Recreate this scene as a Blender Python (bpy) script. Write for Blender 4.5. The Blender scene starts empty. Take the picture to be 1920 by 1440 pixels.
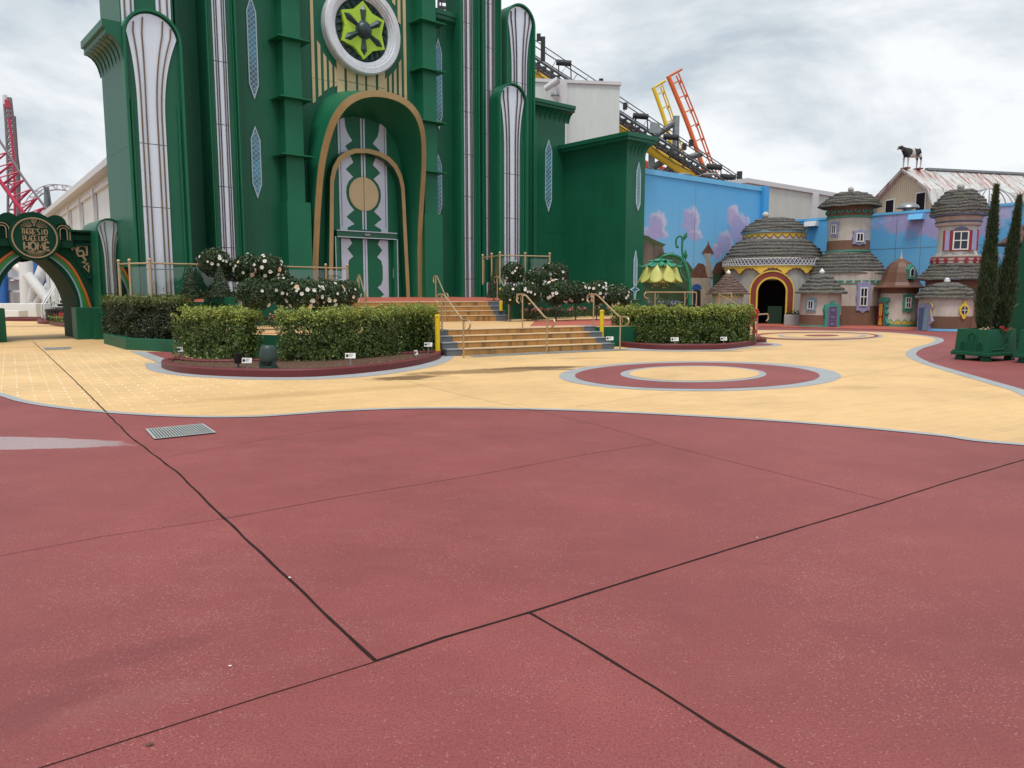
import bpy, bmesh, math, random
from mathutils import Vector, Matrix, noise
from mathutils.geometry import tessellate_polygon
rnd = random.Random(7)
S = bpy.context.scene
COL = S.collection
R = math.radians
pi = math.pi
# ------------------------------------------------------------------ measuring helpers
# camera: 1.6 m above the plaza, looking along +Y, pitched a little down
FO, HZ, EYE = 1440.0, 548.0, 1.6
PIT = math.atan((720 - HZ) / FO)
_c, _s = math.cos(PIT), math.sin(PIT)
AZ = R(49.8)                                   # heading of the palace front
EU = (math.sin(AZ), math.cos(AZ)); EV = (math.cos(AZ), -math.sin(AZ))
def ray(px, py):
    a = (px - 960) / FO; b = (720 - py) / FO
    return (a, _c + b * _s, -_s + b * _c)
def G(px, py, z=0.0):                          # point on a level plane
    r = ray(px, py); k = (z - EYE) / r[2]
    return Vector((r[0] * k, r[1] * k, z))
def D(px, py, Y):                              # point at a distance
    r = ray(px, py); k = Y / r[1]
    return Vector((r[0] * k, Y, EYE + r[2] * k))
def V(px, py, v):                              # point on a plane parallel to the palace front
    r = ray(px, py); k = v / (r[0] * EV[0] + r[1] * EV[1]); x, y = r[0] * k, r[1] * k
    return (x * EU[0] + y * EU[1], EYE + r[2] * k)
def U(px, py, u):                              # point on a plane at right angles to the palace front
    r = ray(px, py); k = u / (r[0] * EU[0] + r[1] * EU[1]); x, y = r[0] * k, r[1] * k
    return (x * EV[0] + y * EV[1], EYE + r[2] * k)
def C(u, v, z=0.0): return Vector((u * EU[0] + v * EV[0], u * EU[1] + v * EV[1], z))
def uvof(p): return (p[0] * EU[0] + p[1] * EU[1], p[0] * EV[0] + p[1] * EV[1])
# ------------------------------------------------------------------ mesh builder
class MB:
    def __init__(s): s.v = []; s.f = []; s.tip = {}
    def add(s, vs, fs):
        o = len(s.v); s.v += [Vector(p) for p in vs]; s.f += [tuple(i + o for i in f) for f in fs]; return s
    def quad(s, a, b, c, d): return s.add([a, b, c, d], [(0, 1, 2, 3)])
    def box(s, c, sz, rz=0.0, taper=1.0):
        c = Vector(c); x, y, z = [t / 2 for t in sz]; m = Matrix.Rotation(rz, 3, 'Z'); vs = []
        for k, t in ((-z, 1.0), (z, taper)):
            for i, j in ((-x, -y), (x, -y), (x, y), (-x, y)): vs.append(c + m @ Vector((i * t, j * t, k)))
        return s.add(vs, [(3, 2, 1, 0), (4, 5, 6, 7), (0, 1, 5, 4), (1, 2, 6, 5), (2, 3, 7, 6), (3, 0, 4, 7)])
    def loft(s, loops, closed=True, cap0=False, cap1=False):
        n = len(loops[0]); vs = [p for l in loops for p in l]; fs = []
        for k in range(len(loops) - 1):
            for i in range(n if closed else n - 1):
                j = (i + 1) % n; fs.append((k * n + i, k * n + j, (k + 1) * n + j, (k + 1) * n + i))
        s.add(vs, fs)
        if cap0: s.poly(loops[0])
        if cap1: s.poly(loops[-1])
        return s
    def poly(s, pts):
        pts = [Vector(p) for p in pts]
        tris = tessellate_polygon([pts]); return s.add(pts, [tuple(t) for t in tris])
    def prism(s, a, b):                        # two matching loops, closed solid
        s.loft([a, b]); s.poly(a); s.poly(b); return s
    def tube(s, path, r, n=8, cap=True):
        path = [Vector(p) for p in path]; rs = r if isinstance(r, (list, tuple)) else [r] * len(path)
        t0 = (path[1] - path[0]).normalized(); up = Vector((0, 0, 1)) if abs(t0.z) < .9 else Vector((1, 0, 0))
        nx = t0.cross(up).normalized(); loops = []
        for i, p in enumerate(path):
            a = path[max(i - 1, 0)]; b = path[min(i + 1, len(path) - 1)]; t = (b - a).normalized()
            nx = (nx - t * nx.dot(t)).normalized(); ny = t.cross(nx)
            loops.append([p + (nx * math.cos(2 * pi * k / n) + ny * math.sin(2 * pi * k / n)) * rs[i] for k in range(n)])
        s.loft(loops)
        if cap: s.add(loops[0], [tuple(range(n))]); s.add(loops[-1], [tuple(range(n))])
        return s
    def lathe(s, prof, c, n=32, a0=0.0, a1=2 * pi, sx=1.0, sy=1.0, wob=0.0):
        c = Vector(c); full = abs(a1 - a0 - 2 * pi) < 1e-6; m = n if full else n + 1; loops = []
        for q, (r, z) in enumerate(prof):
            l = []
            for k in range(m):
                a = a0 + (a1 - a0) * k / n
                rr = r * (1 + (wob * math.sin(3 * a + q * .7) if wob else 0))
                l.append(c + Vector((math.cos(a) * rr * sx, math.sin(a) * rr * sy, z)))
            loops.append(l)
        return s.loft(loops, closed=full)
    def ball(s, c, r, n=12, sz=1.0):
        prof = [(max(r * math.sin(pi * k / n), 1e-4), -r * sz * math.cos(pi * k / n)) for k in range(n + 1)]
        return s.lathe(prof, c, n + 4)
    def beam(s, a, b, w, h=None):              # rectangular bar between two points
        a, b = Vector(a), Vector(b); h = h or w; t = (b - a).normalized()
        up = Vector((0, 0, 1)) if abs(t.z) < .95 else Vector((0, 1, 0))
        x = t.cross(up).normalized() * w / 2; y = x.normalized().cross(t) * h / 2
        l0 = [a - x - y, a + x - y, a + x + y, a - x + y]; l1 = [p + (b - a) for p in l0]
        s.loft([l0, l1]); s.add(l0, [(0, 1, 2, 3)]); return s.add(l1, [(3, 2, 1, 0)])
    def leaf(s, p, n, size, tip=0.0, asp=.55):
        # one leaf: a small folded blade
        n = n.normalized(); t = n.cross(Vector((rnd.uniform(-1, 1), rnd.uniform(-1, 1), rnd.uniform(-1, 1))))
        if t.length < 1e-3: t = Vector((1, 0, 0))
        t.normalize(); b = n.cross(t); o = len(s.v)
        s.v += [p - t * size * .5, p + b * size * asp * .5 + n * size * .1, p + t * size * .5, p - b * size * asp * .5 + n * size * .1]
        s.f += [(o, o + 1, o + 2), (o, o + 2, o + 3)]
        if tip:
            for k in range(4): s.tip[o + k] = tip
    def build(s, name, mat, parent=None, smooth=False, bevel=0.0, seg=2):
        off = Vector((0, 0, 0)); q = parent
        while q is not None: off += q.location; q = q.parent
        me = bpy.data.meshes.new(name)
        me.from_pydata([tuple(p - off) for p in s.v], [], s.f); me.validate(); me.update()
        if s.tip:
            at = me.attributes.new('tip', 'FLOAT', 'POINT'); vals = [0.0] * len(me.vertices)
            for k, t in s.tip.items(): vals[k] = t
            at.data.foreach_set('value', vals)
        if not s.tip and len(s.v) < 60000:
            bm = bmesh.new(); bm.from_mesh(me); bmesh.ops.remove_doubles(bm, verts=bm.verts, dist=1e-5)
            bmesh.ops.recalc_face_normals(bm, faces=bm.faces); bm.to_mesh(me); bm.free()
        if smooth:
            for p in me.polygons: p.use_smooth = True
            try: me.set_sharp_from_angle(angle=R(38))
            except Exception: pass
        ob = bpy.data.objects.new(name, me); COL.objects.link(ob); me.materials.append(mat)
        if parent is not None: ob.parent = parent
        if bevel:
            m = ob.modifiers.new('bevel', 'BEVEL'); m.width = bevel; m.segments = seg; m.limit_method = 'ANGLE'; m.angle_limit = R(40)
        return ob
def tag(o, label, cat, group=None, kind=None):
    o['label'] = label; o['category'] = cat
    if group: o['group'] = group
    if kind: o['kind'] = kind
    return o
def thing(name, loc, label, cat, group=None):
    o = bpy.data.objects.new(name, None); COL.objects.link(o); o.location = Vector(loc); o.empty_display_size = .2
    return tag(o, label, cat, group)
def struct(o):
    o['kind'] = 'structure'; return o
def dup(src, loc, label, rz=0.0, sc=None):
    r = src.copy(); COL.objects.link(r); r.location = Vector(loc); r.rotation_euler = (0, 0, rz); r['label'] = label
    if sc: r.scale = (sc, sc, sc)
    def rec(a, b):
        for ch in a.children:
            c = ch.copy(); COL.objects.link(c); c.parent = b; rec(ch, c)
    rec(src, r); return r
def smooth_path(pts, n=8, closed=False):
    pts = [Vector(p) for p in pts]; out = []; m = len(pts)
    for i in range(m if closed else m - 1):
        g = (lambda k: pts[k % m]) if closed else (lambda k: pts[min(max(k, 0), m - 1)])
        a, b, c, d = g(i - 1), g(i), g(i + 1), g(i + 2)
        for k in range(n):
            t = k / n
            out.append(.5 * ((2 * b) + (c - a) * t + (2 * a - 5 * b + 4 * c - d) * t * t + (3 * b - a - 3 * c + d) * t ** 3))
    if not closed: out.append(pts[-1])
    return out
def offset_path(pts, w):                       # level offset to the left of the walking direction
    out = []; n = len(pts)
    for i in range(n):
        t = pts[min(i + 1, n - 1)] - pts[max(i - 1, 0)]; t.z = 0; t.normalize()
        out.append(pts[i] + Vector((-t.y, t.x, 0)) * w)
    return out
def ellipse_px(l, r, t, b, z, n=72):
    cx, cy, a, e = (l + r) / 2, (t + b) / 2, (r - l) / 2, (b - t) / 2
    return [G(cx + a * math.cos(2 * pi * k / n), cy + e * math.sin(2 * pi * k / n), 0).xyz * 1 + Vector((0, 0, z)) for k in range(n)]
# ------------------------------------------------------------------ materials
def srgb(r, g, b):
    f = lambda c: (c / 255 / 12.92) if c <= 10 else ((c / 255 + .055) / 1.055) ** 2.4
    return (f(r), f(g), f(b))
class NT:
    def __init__(s, name):
        s.m = bpy.data.materials.new(name); s.m.use_nodes = True; s.t = s.m.node_tree; s.n = s.t.nodes; s.l = s.t.links
        s.b = s.n['Principled BSDF']; s.co = s.n.new('ShaderNodeTexCoord')
    def node(s, typ, **kw):
        n = s.n.new(typ)
        for k, v in kw.items():
            if k[0] == '_': setattr(n, k[1:], v)
            else:
                i = n.inputs[int(k[1:])] if k[0] == 'i' and k[1:].isdigit() else n.inputs[k]
                if hasattr(v, 'is_linked') or hasattr(v, 'links'): s.l.new(v, i)
                else: i.default_value = v
        return n
    def noise(s, scale, detail=4, rough=.6, vec=None, dist=0.0):
        n = s.node('ShaderNodeTexNoise'); n.inputs['Scale'].default_value = scale; n.inputs['Detail'].default_value = detail
        n.inputs['Roughness'].default_value = rough; n.inputs['Distortion'].default_value = dist
        s.l.new(vec or s.co.outputs['Object'], n.inputs['Vector']); return n.outputs['Fac']
    def ramp(s, fac, a, b, ca=(0, 0, 0, 1), cb=(1, 1, 1, 1)):
        n = s.node('ShaderNodeValToRGB'); e = n.color_ramp.elements; e[0].position = a; e[1].position = b
        e[0].color = tuple(ca) + ((1,) if len(ca) == 3 else ()); e[1].color = tuple(cb) + ((1,) if len(cb) == 3 else ())
        s.l.new(fac, n.inputs['Fac']); return n.outputs['Color']
    def mix(s, fac, a, b, mode='MIX'):
        n = s.n.new('ShaderNodeMix'); n.data_type = 'RGBA'; n.blend_type = mode
        for i, v in ((0, fac), (6, a), (7, b)):
            if hasattr(v, 'links'): s.l.new(v, n.inputs[i])
            else: n.inputs[i].default_value = v if i == 0 else (tuple(v) + (1,) if len(v) == 3 else v)
        return n.outputs[2]
    def math(s, op, a, b=0.0, clamp=False):
        n = s.n.new('ShaderNodeMath'); n.operation = op; n.use_clamp = clamp
        for i, v in ((0, a), (1, b)):
            if hasattr(v, 'links'): s.l.new(v, n.inputs[i])
            else: n.inputs[i].default_value = v
        return n.outputs[0]
    def mapping(s, scale=(1, 1, 1), rot=(0, 0, 0), loc=(0, 0, 0), vec=None):
        n = s.node('ShaderNodeMapping'); n.inputs['Scale'].default_value = scale; n.inputs['Rotation'].default_value = rot
        n.inputs['Location'].default_value = loc; s.l.new(vec or s.co.outputs['Object'], n.inputs['Vector']); return n.outputs[0]
    def set(s, **kw):
        for k, v in kw.items():
            k = {'col': 'Base Color', 'rough': 'Roughness', 'metal': 'Metallic', 'spec': 'Specular IOR Level', 'coat': 'Coat Weight'}.get(k, k)
            i = s.b.inputs[k]
            if hasattr(v, 'links'): s.l.new(v, i)
            else: i.default_value = (tuple(v) + (1,)) if (k == 'Base Color' and len(v) == 3) else v
    def bump(s, h, strength=.3, dist=.01):
        n = s.node('ShaderNodeBump'); n.inputs['Strength'].default_value = strength; n.inputs['Distance'].default_value = dist
        s.l.new(h, n.inputs['Height']); s.l.new(n.outputs[0], s.b.inputs['Normal'])
def sc(c, k): return tuple(min(1, x * k) for x in c)
def paint(name, col, rough=.5, var=.12, scale=1.3, spec=.5, metal=0.0, bump=.05, streak=0.0, streakcol=(.03, .03, .025), bscale=60):
    t = NT(name); n = t.noise(scale, 5, .62)
    c = t.mix(t.ramp(n, .3, .72), sc(col, 1 - var), sc(col, 1 + var))
    if streak:
        v = t.noise(1.0, 5, .65, t.mapping((3.5, 3.5, .28)))
        c = t.mix(t.math('MULTIPLY', t.ramp(v, .50, .70), streak), c, streakcol)
    fine = t.noise(bscale, 3, .6)
    t.set(col=c, rough=t.math('ADD', rough - .06, t.math('MULTIPLY', n, .12)), spec=spec, metal=metal)
    if bump: t.bump(fine, bump, .01)
    return t.m
def dist_mask(t, p, rx, ry, rot, soft=.35, ns=1.2, na=.5):      # stain of its own shape lying on the ground
    vec = t.mapping((1 / rx, 1 / ry, 1), (0, 0, 0), (0, 0, 0), t.mapping((1, 1, 1), (0, 0, -rot), (0, 0, 0), t.mapping((1, 1, 0), (0, 0, 0), (-p[0], -p[1], 0))))
    l = t.node('ShaderNodeVectorMath', _operation='LENGTH'); t.l.new(vec, l.inputs[0])
    d = t.math('ADD', l.outputs['Value'], t.math('MULTIPLY', t.math('SUBTRACT', t.noise(ns, 5, .65), .5), na * 2))
    return t.ramp(d, 1 - soft, 1 + soft, (1, 1, 1), (0, 0, 0))
# ================================================================== palace
M = {}
GREEN = (.0075, .112, .057)
M['green'] = paint('green_paint', GREEN, .42, .10, .45, .36, 0, .03, .35, (.008, .055, .03))
M['green2'] = paint('green_paint_fresh', (.010, .136, .068), .46, .08, .8, .28, 0, .03)
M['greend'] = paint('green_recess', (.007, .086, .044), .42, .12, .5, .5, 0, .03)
M['gold'] = paint('gold_paint', (.37, .265, .115), .42, .10, 1.5, .5, .25, .03, .25, (.22, .14, .05))
M['cream_gold'] = paint('pale_gold', (.54, .45, .255), .5, .06, 1.0, .4, 0, .03, .2, (.4, .3, .14))
M['bronze'] = paint('bronze_strip', (.16, .11, .06), .4, .2, 3, .5, .3, .02)
M['brown_strip'] = paint('dark_strip', (.07, .055, .05), .45, .2, 3, .4, 0, .02)
M['lime'] = paint('lime_paint', (.36, .60, .03), .45, .06, 2)
M['green3'] = paint('green_wall_paint', (.008, .088, .045), .5, .1, .8, .25, 0, .04, .3, (.006, .05, .03))
M['navy'] = paint('deep_teal', (.008, .035, .04), .42, .2, 2, .6)
M['stone_white'] = paint('ring_white', (.60, .65, .70), .5, .08, 2.5, .5, 0, .08, .45, (.36, .37, .40))
M['black'] = paint('black_metal', (.012, .012, .013), .5, .2, 5)
M['steel'] = paint('grey_steel', (.25, .27, .28), .4, .12, 4, .5, .6)
def mirror_mat():
    t = NT('mirror_cladding'); n = t.noise(.9, 4, .6, t.mapping((1, 1, .35)))
    t.set(col=t.mix(n, (.62, .68, .77), (.75, .80, .88)), metal=.3, rough=t.math('ADD', .2, t.math('MULTIPLY', n, .16)))  # bluish base colour carries the sky these panels would reflect
    t.bump(t.noise(1.3, 2, .5), .02, .05); return t.m
M['mirror'] = mirror_mat()
M['silver'] = paint('silver_grey', (.50, .57, .67), .42, .05, 1.2, .5, .2, .02)
def lattice_mat():
    t = NT('lattice_glass'); 
    g = t.noise(.9, 3, .5); c = t.mix(t.ramp(g, .35, .65), (.035, .13, .20), (.05, .33, .50))
    t.set(col=c, rough=.25, spec=.6); return t.m
M['lattice'] = lattice_mat()
M['lattice_bar'] = paint('lattice_white', (.45, .58, .66), .5, .05, 3)
CU, VM = 16.4, -29.0
palace = thing('green_palace', C(CU, VM, 0), 'tall emerald green art deco palace with a round lime star window above its arched doorway', 'palace')
def pz(pts, v0, v1, mb=None):                  # outline in (u, z) pushed from one depth to another
    mb = mb or MB(); return mb.prism([C(u, v0, z) for u, z in pts], [C(u, v1, z) for u, z in pts])
def slab(u0, u1, v0, v1, z0, z1, mb=None):
    return pz([(u0, z0), (u1, z0), (u1, z1), (u0, z1)], v0, v1, mb)
def band(outer, inner, v0, v1, mb=None, closed=True):
    mb = mb or MB(); n = len(outer)
    lo = [[C(u, v1, z) for u, z in outer], [C(u, v0, z) for u, z in outer], [C(u, v0, z) for u, z in inner], [C(u, v1, z) for u, z in inner]]
    mb.loft(lo + [lo[0]], closed=closed); return mb
def arch_pts(c, hw, z0, zs, rise=None, n=20, p=1.0):
    rise = rise or hw; pts = [(c - hw, z0)]
    pts += [(c - hw * math.cos(pi * k / n), zs + rise * math.sin(pi * k / n)) for k in range(n + 1)]
    return pts + [(c + hw, z0)]
def strip_ribbon(path, w, v0, v1, mb=None):
    mb = mb or MB(); L = []; 
    for i, (u, z) in enumerate(path):
        a = path[max(i - 1, 0)]; b = path[min(i + 1, len(path) - 1)]; t = Vector((b[0] - a[0], b[1] - a[1])).normalized(); nx = Vector((t.y, -t.x)) * w / 2
        L.append([C(u - nx.x, v0, z - nx.y), C(u + nx.x, v0, z + nx.y), C(u + nx.x, v1, z + nx.y), C(u - nx.x, v1, z - nx.y)])
    mb.loft(L); mb.poly(L[0]); mb.poly(L[-1]); return mb
def arch_tower(u0, u1, vf, vb, zs, pu0, pu1, seams, stripmat, z0=1.0, parent=palace, rim=.11, strips=(-.74, -.4, .4, .74)):
    c, hw = (u0 + u1) / 2, (u1 - u0) / 2; rim = hw * .085
    out = arch_pts(c, hw, z0, zs); inn = arch_pts(c, hw - rim, z0 + .001, zs, hw - rim); in2 = arch_pts(c, hw - rim * 2.2, z0 + .001, zs, hw - rim * 2.2)
    body = pz(out, vf - .16, vb).build('tower', M['green'], parent)
    b = band(out, inn, vf, vf - .158, closed=False); b.build('rim', M['green2'], body)
    for s_ in (-1, 1): slab(c + s_ * hw * .80 - hw * .03, c + s_ * hw * .80 + hw * .03, vf - .09, vf - .158, z0, zs - 2.2 * hw).build('moulding', M['green2'], body)
    w0 = (pu1 - pu0) / 2; cc = (pu0 + pu1) / 2; R0 = hw * .865
    zf = zs - 2.9 * hw; a1 = R(9)
    w1, zt = R0 * math.cos(a1), zs + R0 * math.sin(a1)
    def hwz(z, f=1.0):
        t = max(0, min(1, (z - zf) / (zt - zf))); return (w0 + (w1 - w0) * t ** 2.5) * f
    ztop = lambda x: zs + math.sqrt(max(R0 * R0 - x * x, 0))
    mb = MB(); zz = [z0] + [s for s in seams if z0 < s < zf] + [None]
    for k in range(len(zz) - 1):
        a = zz[k] + .012
        if zz[k + 1] is not None:
            slab(cc - w0, cc + w0, vf - .158, vf - .115, a, zz[k + 1] - .012, mb)
        else:
            ctr = lambda z: cc + (c - cc) * max(0, (z - zf) / (zt - zf)) ** 2
            lp = [(ctr(z) - hwz(z), z) for z in [zf + (zt - zf) * i / 14 for i in range(15)]]
            arc = [(c - R0 * math.cos(a1 + (pi - 2 * a1) * i / 12), zs + R0 * math.sin(a1 + (pi - 2 * a1) * i / 12)) for i in range(1, 12)]
            rp = [(2 * ctr(z) - u, z) for u, z in lp[::-1]]
            pz([(cc - w0, a)] + lp + arc + rp + [(cc + w0, a)], vf - .158, vf - .115, mb)
    mb.build('mirror_panel', M['mirror'], body)
    for f in strips:
        path = [(cc + w0 * f, z0)]
        z = zf
        while True:
            x = hwz(z, abs(f)) * (1 if f > 0 else -1); 
            if z >= ztop(x) - .03 or z > zs + R0: break
            path.append((cc + (c - cc) * max(0, (z - zf) / (zt - zf)) ** 2 + x, z)); z += .06
        strip_ribbon(path, .034 if hw > .8 else .019, vf - .06, vf - .114).build('trim_strip', stripmat, body)
    return body
# main walls
def wall_plane(u0, u1, v, z0, z1, thick=.6, mb=None):
    return slab(u0, u1, v, v - thick, z0, z1, mb)
mw = MB(); wall_plane(8.4, 19.9, VM, .9, 19, 2.0, mw); wall_plane(19.9, 28.04, VM, .9, 10.7, 1.5, mw); wall_plane(19.9, 22.6, VM, 10.7, 13.4, 1.5, mw)
mw.build('wall', M['green'], palace)
# rear core of the left tower with its light side face
lt = pz([(6.97, .2), (8.58, .2), (8.58, 19), (6.97, 19)], -27.4, -29.85).build('tower', M['green'], palace)
tw = arch_tower(6.89, 8.66, -26.9, -29.8, 9.62, 7.24, 8.06, [2.35, 4.35, 6.35, 8.0], M['bronze'], .2)
# taller back panels above the left tower
for a, b in ((7.0, 7.38), (8.05, 8.5)):
    slab(a, b, -27.35, -27.397, 10.0, 19).build('mirror_panel', M['mirror'], lt)
    for f in (.25, .75): slab(a + (b - a) * f - .02, a + (b - a) * f + .02, -27.3, -27.348, 10.0, 19).build('trim_strip', M['bronze'], lt)
slab(7.5, 7.85, -27.33, -27.398, 11.15, 13.2).build('vent', M['black'], lt)
def cove_cornice(a, b, n, z0, z1, d, ribs, parent, mat, face):
    # a, b: (u, v) ends along the wall; n: outward direction in (u, v); hollow profile with ribs, flat crown on top
    h = z1 - z0; prof = [(0.0, z0)] + [(d * .82 * (1 - math.cos(t * pi / 2 / 6)), z0 + h * .62 * math.sin(t * pi / 2 / 6)) for t in range(1, 7)]
    prof += [(d * .85, z0 + h * .66), (d * .85, z0 + h * .78), (d, z0 + h * .8), (d, z1), (0.0, z1)]
    mb = MB(); L = Vector((b[0] - a[0], b[1] - a[1])); l = L.length; t = L / l
    la = [C(a[0] - t.x * q * .0 + n[0] * q, a[1] + n[1] * q, z) for q, z in prof]; lb = [C(b[0] + n[0] * q, b[1] + n[1] * q, z) for q, z in prof]
    mb.prism(la, lb); o = mb.build('cornice', mat, parent)
    rb = MB()
    for k in range(ribs + 1):
        f = min(max(k / ribs, .01), .99); e = .025 / l
        pr = [(q + (.03 if z < z0 + h * .64 else 0), z - .0) for q, z in prof[1:7]]
        p0 = [C(a[0] + L.x * (f - e) + n[0] * q, a[1] + L.y * (f - e) + n[1] * q, z) for q, z in [(.002, z0)] + pr + [(.002, z1 - .1)]]
        p1 = [C(a[0] + L.x * (f + e) + n[0] * q, a[1] + L.y * (f + e) + n[1] * q, z) for q, z in [(.002, z0)] + pr + [(.002, z1 - .1)]]
        rb.prism(p0, p1)
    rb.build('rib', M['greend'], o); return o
cove_cornice((6.888, -27.0), (6.888, -29.95), (-1, 0), 8.85, 9.95, .55, 7, palace, M['green'], None)
# slim mirrored towers
slim_seams = [2.2, 4.05, 5.9, 7.75, 9.6, 11.5, 13.4]
arch_tower(9.86, 10.9, -28.0, -28.98, 17.5, 10.12, 10.58, [3.2, 5.35, 7.5, 9.65, 11.8, 14], M['brown_strip'], 1.0)
arch_tower(20.98, 22.02, -28.3, -29.4, 17.5, 21.22, 21.71, slim_seams, M['brown_strip'], 1.0)
arch_tower(22.22, 23.3, -28.32, -29.4, 17.0, 22.5, 22.98, [3.1, 5, 6.9, 8.8, 10.7, 12.6, 14.5], M['brown_strip'], 1.0)
arch_tower(23.7, 25.46, -28.4, -29.6, 14.05, 24.1, 25.0, [3.6, 6.2, 8.8, 11.4], M['brown_strip'], 1.0)
arch_tower(22.6, 24.28, -27.6, -28.3, 10.2, 22.98, 23.87, [3.0, 5.0, 7.0, 8.0], M['brown_strip'], 1.0)
# side mouldings beside the arched tower
for u in (24.6, 25.62): slab(u, u + .16, -28.2 if u < 25 else -28.6, -29.2, 1.0, 9.9).build('moulding', M['green2'], palace)
# fluted edge mouldings next to the left towers
for u, v in ((8.9, -28.8), (9.1, -28.85), (11.05, -28.75), (11.2, -28.85)): slab(u, u + .09, v, -28.99, 1.0, 17).build('moulding', M['green2'], palace)
# pilasters with stacked bands and a wider foot
for u0, u1, zb, zt in ((12.8, 13.52, (13.2, 11.0, 8.85, 6.75, 15.4), 5.05), (19.06, 19.75, (12.95, 10.98, 8.85, 6.75, 15.2), 5.0)):
    vf = -28.42
    p = slab(u0, u1, vf, VM + .002, 1.0, 18).build('pilaster', M['green2'], palace)
    slab(u0 - .09, u1 + .16, vf + .12, VM + .003, 1.0, zt).build('foot', M['green2'], p)
    for z in zb:
        mb = MB(); o = .30
        a = [C(u0 - .01, vf + .01, z + .10), C(u1 + .01, vf + .01, z + .10), C(u1 + .01, VM + .004, z + .10), C(u0 - .01, VM + .004, z + .10)]
        b = [C(u0 - o, vf + o, z), C(u1 + o, vf + o, z), C(u1 + o, VM + .004, z), C(u0 - o, VM + .004, z)]
        if z < 0: a = [q - Vector((0, 0, .05)) for q in a]
        c2 = [q + Vector((0, 0, .045)) for q in b]
        mb.loft([b, c2, a]); mb.poly(b); mb.poly(a); mb.build('band', M['green2'], p)
# cornices of the wall stretches
cove_cornice((19.9, VM + .002), (21.2, VM + .002), (0, 1), 12.75, 13.75, .4, 3, palace, M['green'], None)
cove_cornice((25.3, VM + .002), (28.3, VM + .002), (0, 1), 10.1, 10.9, .5, 9, palace, M['green'], None)
# wing wall at the right end
wv, wu0, wu1 = -24.75, 27.95, 29.28
wing = slab(wu0, wu1, wv, VM + .01, .3, 8.75).build('wing_wall', M['green'], palace)
def ring_cornice(u0, u1, v0, v1, z0, z1, d, parent):
    h = z1 - z0; prof = [(.004, z0)] + [(d * .8 * (1 - math.cos(t * pi / 12)), z0 + h * .62 * math.sin(t * pi / 12)) for t in range(1, 7)] + [(d * .84, z0 + h * .66), (d * .84, z0 + h * .78), (d, z0 + h * .8), (d, z1)]
    mb = MB(); L = [[C(u0 - q, v0 + q, z), C(u1 + q, v0 + q, z), C(u1 + q, v1, z), C(u0 - q, v1, z)] for q, z in prof]
    mb.loft(L); mb.poly(L[-1]); o = mb.build('cornice', M['green'], parent); rb = MB()
    for k in range(1, 5):
        u = u0 + (u1 - u0) * k / 5
        p0 = [C(u - .02, v0 + q + .03, z) for q, z in prof[:7]] + [C(u - .02, v0 + .003, z0 + h * .64)]; p1 = [q + Vector((EU[0], EU[1], 0)) * .04 for q in p0]; rb.prism(p0, p1)
    rb.build('rib', M['greend'], o)
ring_cornice(wu0, wu1, wv, VM + .02, 8.0, 8.95, .42, wing)
slab(wu0 - .12, wu1 + .12, wv + .14, VM + .02, .25, 1.12).build('plinth', M['green2'], wing)
slab(wu0 - .3, wu1 - .35, wv + .3, wv - 1.2, .25, .95).build('plinth', M['green2'], wing)
# lattice windows: narrow pointed panes with a white frame and crossing bars
def lattice_window(u0, u1, z0, z1, v, parent, tipb=.5, tipt=.5, name='lattice_window'):
    c = (u0 + u1) / 2
    o = [(c, z0), (u1, z0 + tipb), (u1, z1 - tipt), (c, z1), (u0, z1 - tipt), (u0, z0 + tipb)]
    e = .035; i = [(c, z0 + e * 3), (u1 - e, z0 + tipb + e * .3), (u1 - e, z1 - tipt - e * .3), (c, z1 - e * 3), (u0 + e, z1 - tipt - e * .3), (u0 + e, z0 + tipb + e * .3)]
    w = band(o, i, v + .05, v + .002).build(name, M['lattice_bar'], parent)
    pz(o, v + .018, v + .003).build('pane', M['lattice'], w)
    mb = MB(); wd = u1 - u0; z = z0 + tipb * .5
    def inside(u, zz):
        if zz < z0 + tipb: return abs(u - c) < (zz - z0) / tipb * wd / 2
        if zz > z1 - tipt: return abs(u - c) < (z1 - zz) / tipt * wd / 2
        return abs(u - c) < wd / 2
    st = wd * .5
    zz = z0
    while zz < z1:
        for sgn in (1, -1):
            a = (c - sgn * wd / 2, zz); b = (c + sgn * wd / 2, zz + wd * 1.0)
            pts = [(a[0] + (b[0] - a[0]) * k / 12, a[1] + (b[1] - a[1]) * k / 12) for k in range(13)]; pts = [q for q in pts if inside(*q)]
            if len(pts) > 1: strip_ribbon([pts[0], pts[-1]], .013, v + .035, v + .019, mb)
        zz += st
    mb.build('glazing_bar', M['lattice_bar'], w); return w
lattice_window(11.68, 12.05, 8.75, 12.45, VM, palace, .55, .55)
lattice_window(11.66, 12.03, 5.12, 7.8, VM, palace, .55, .5)
lattice_window(20.05, 20.42, 8.75, 12.65, VM, palace, .6, .6)
lattice_window(20.0, 20.36, 4.9, 7.7, VM, palace, .6, .5)
lattice_window(26.66, 27.1, 5.6, 9.16, VM, palace, .6, .55)
wf = wing
lattice_window(28.62, 28.93, 5.45, 7.75, wv, wing, .35, .5)
# sword shaped lattice with a four pointed star at its foot
sw = lattice_window(28.55, 28.8, 1.9, 3.6, wv, wing, .05, .5)
star = []
for k in range(8):
    a = pi / 2 * (k // 2) ; 
    star.append(((.0, -.62), (.1, -.1), (.35, .0), (.1, .1), (.0, .34), (-.1, .1), (-.35, .0), (-.1, -.1))[k])
so = [(28.66 + x, 1.72 + z) for x, z in star]; si = [(28.66 + x * .72, 1.72 + z * .72) for x, z in star]
ss = band(so, si, wv + .05, wv + .002).build('star_frame', M['lattice_bar'], wing); pz(si, wv + .02, wv + .003).build('pane', M['lattice'], ss)
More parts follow.
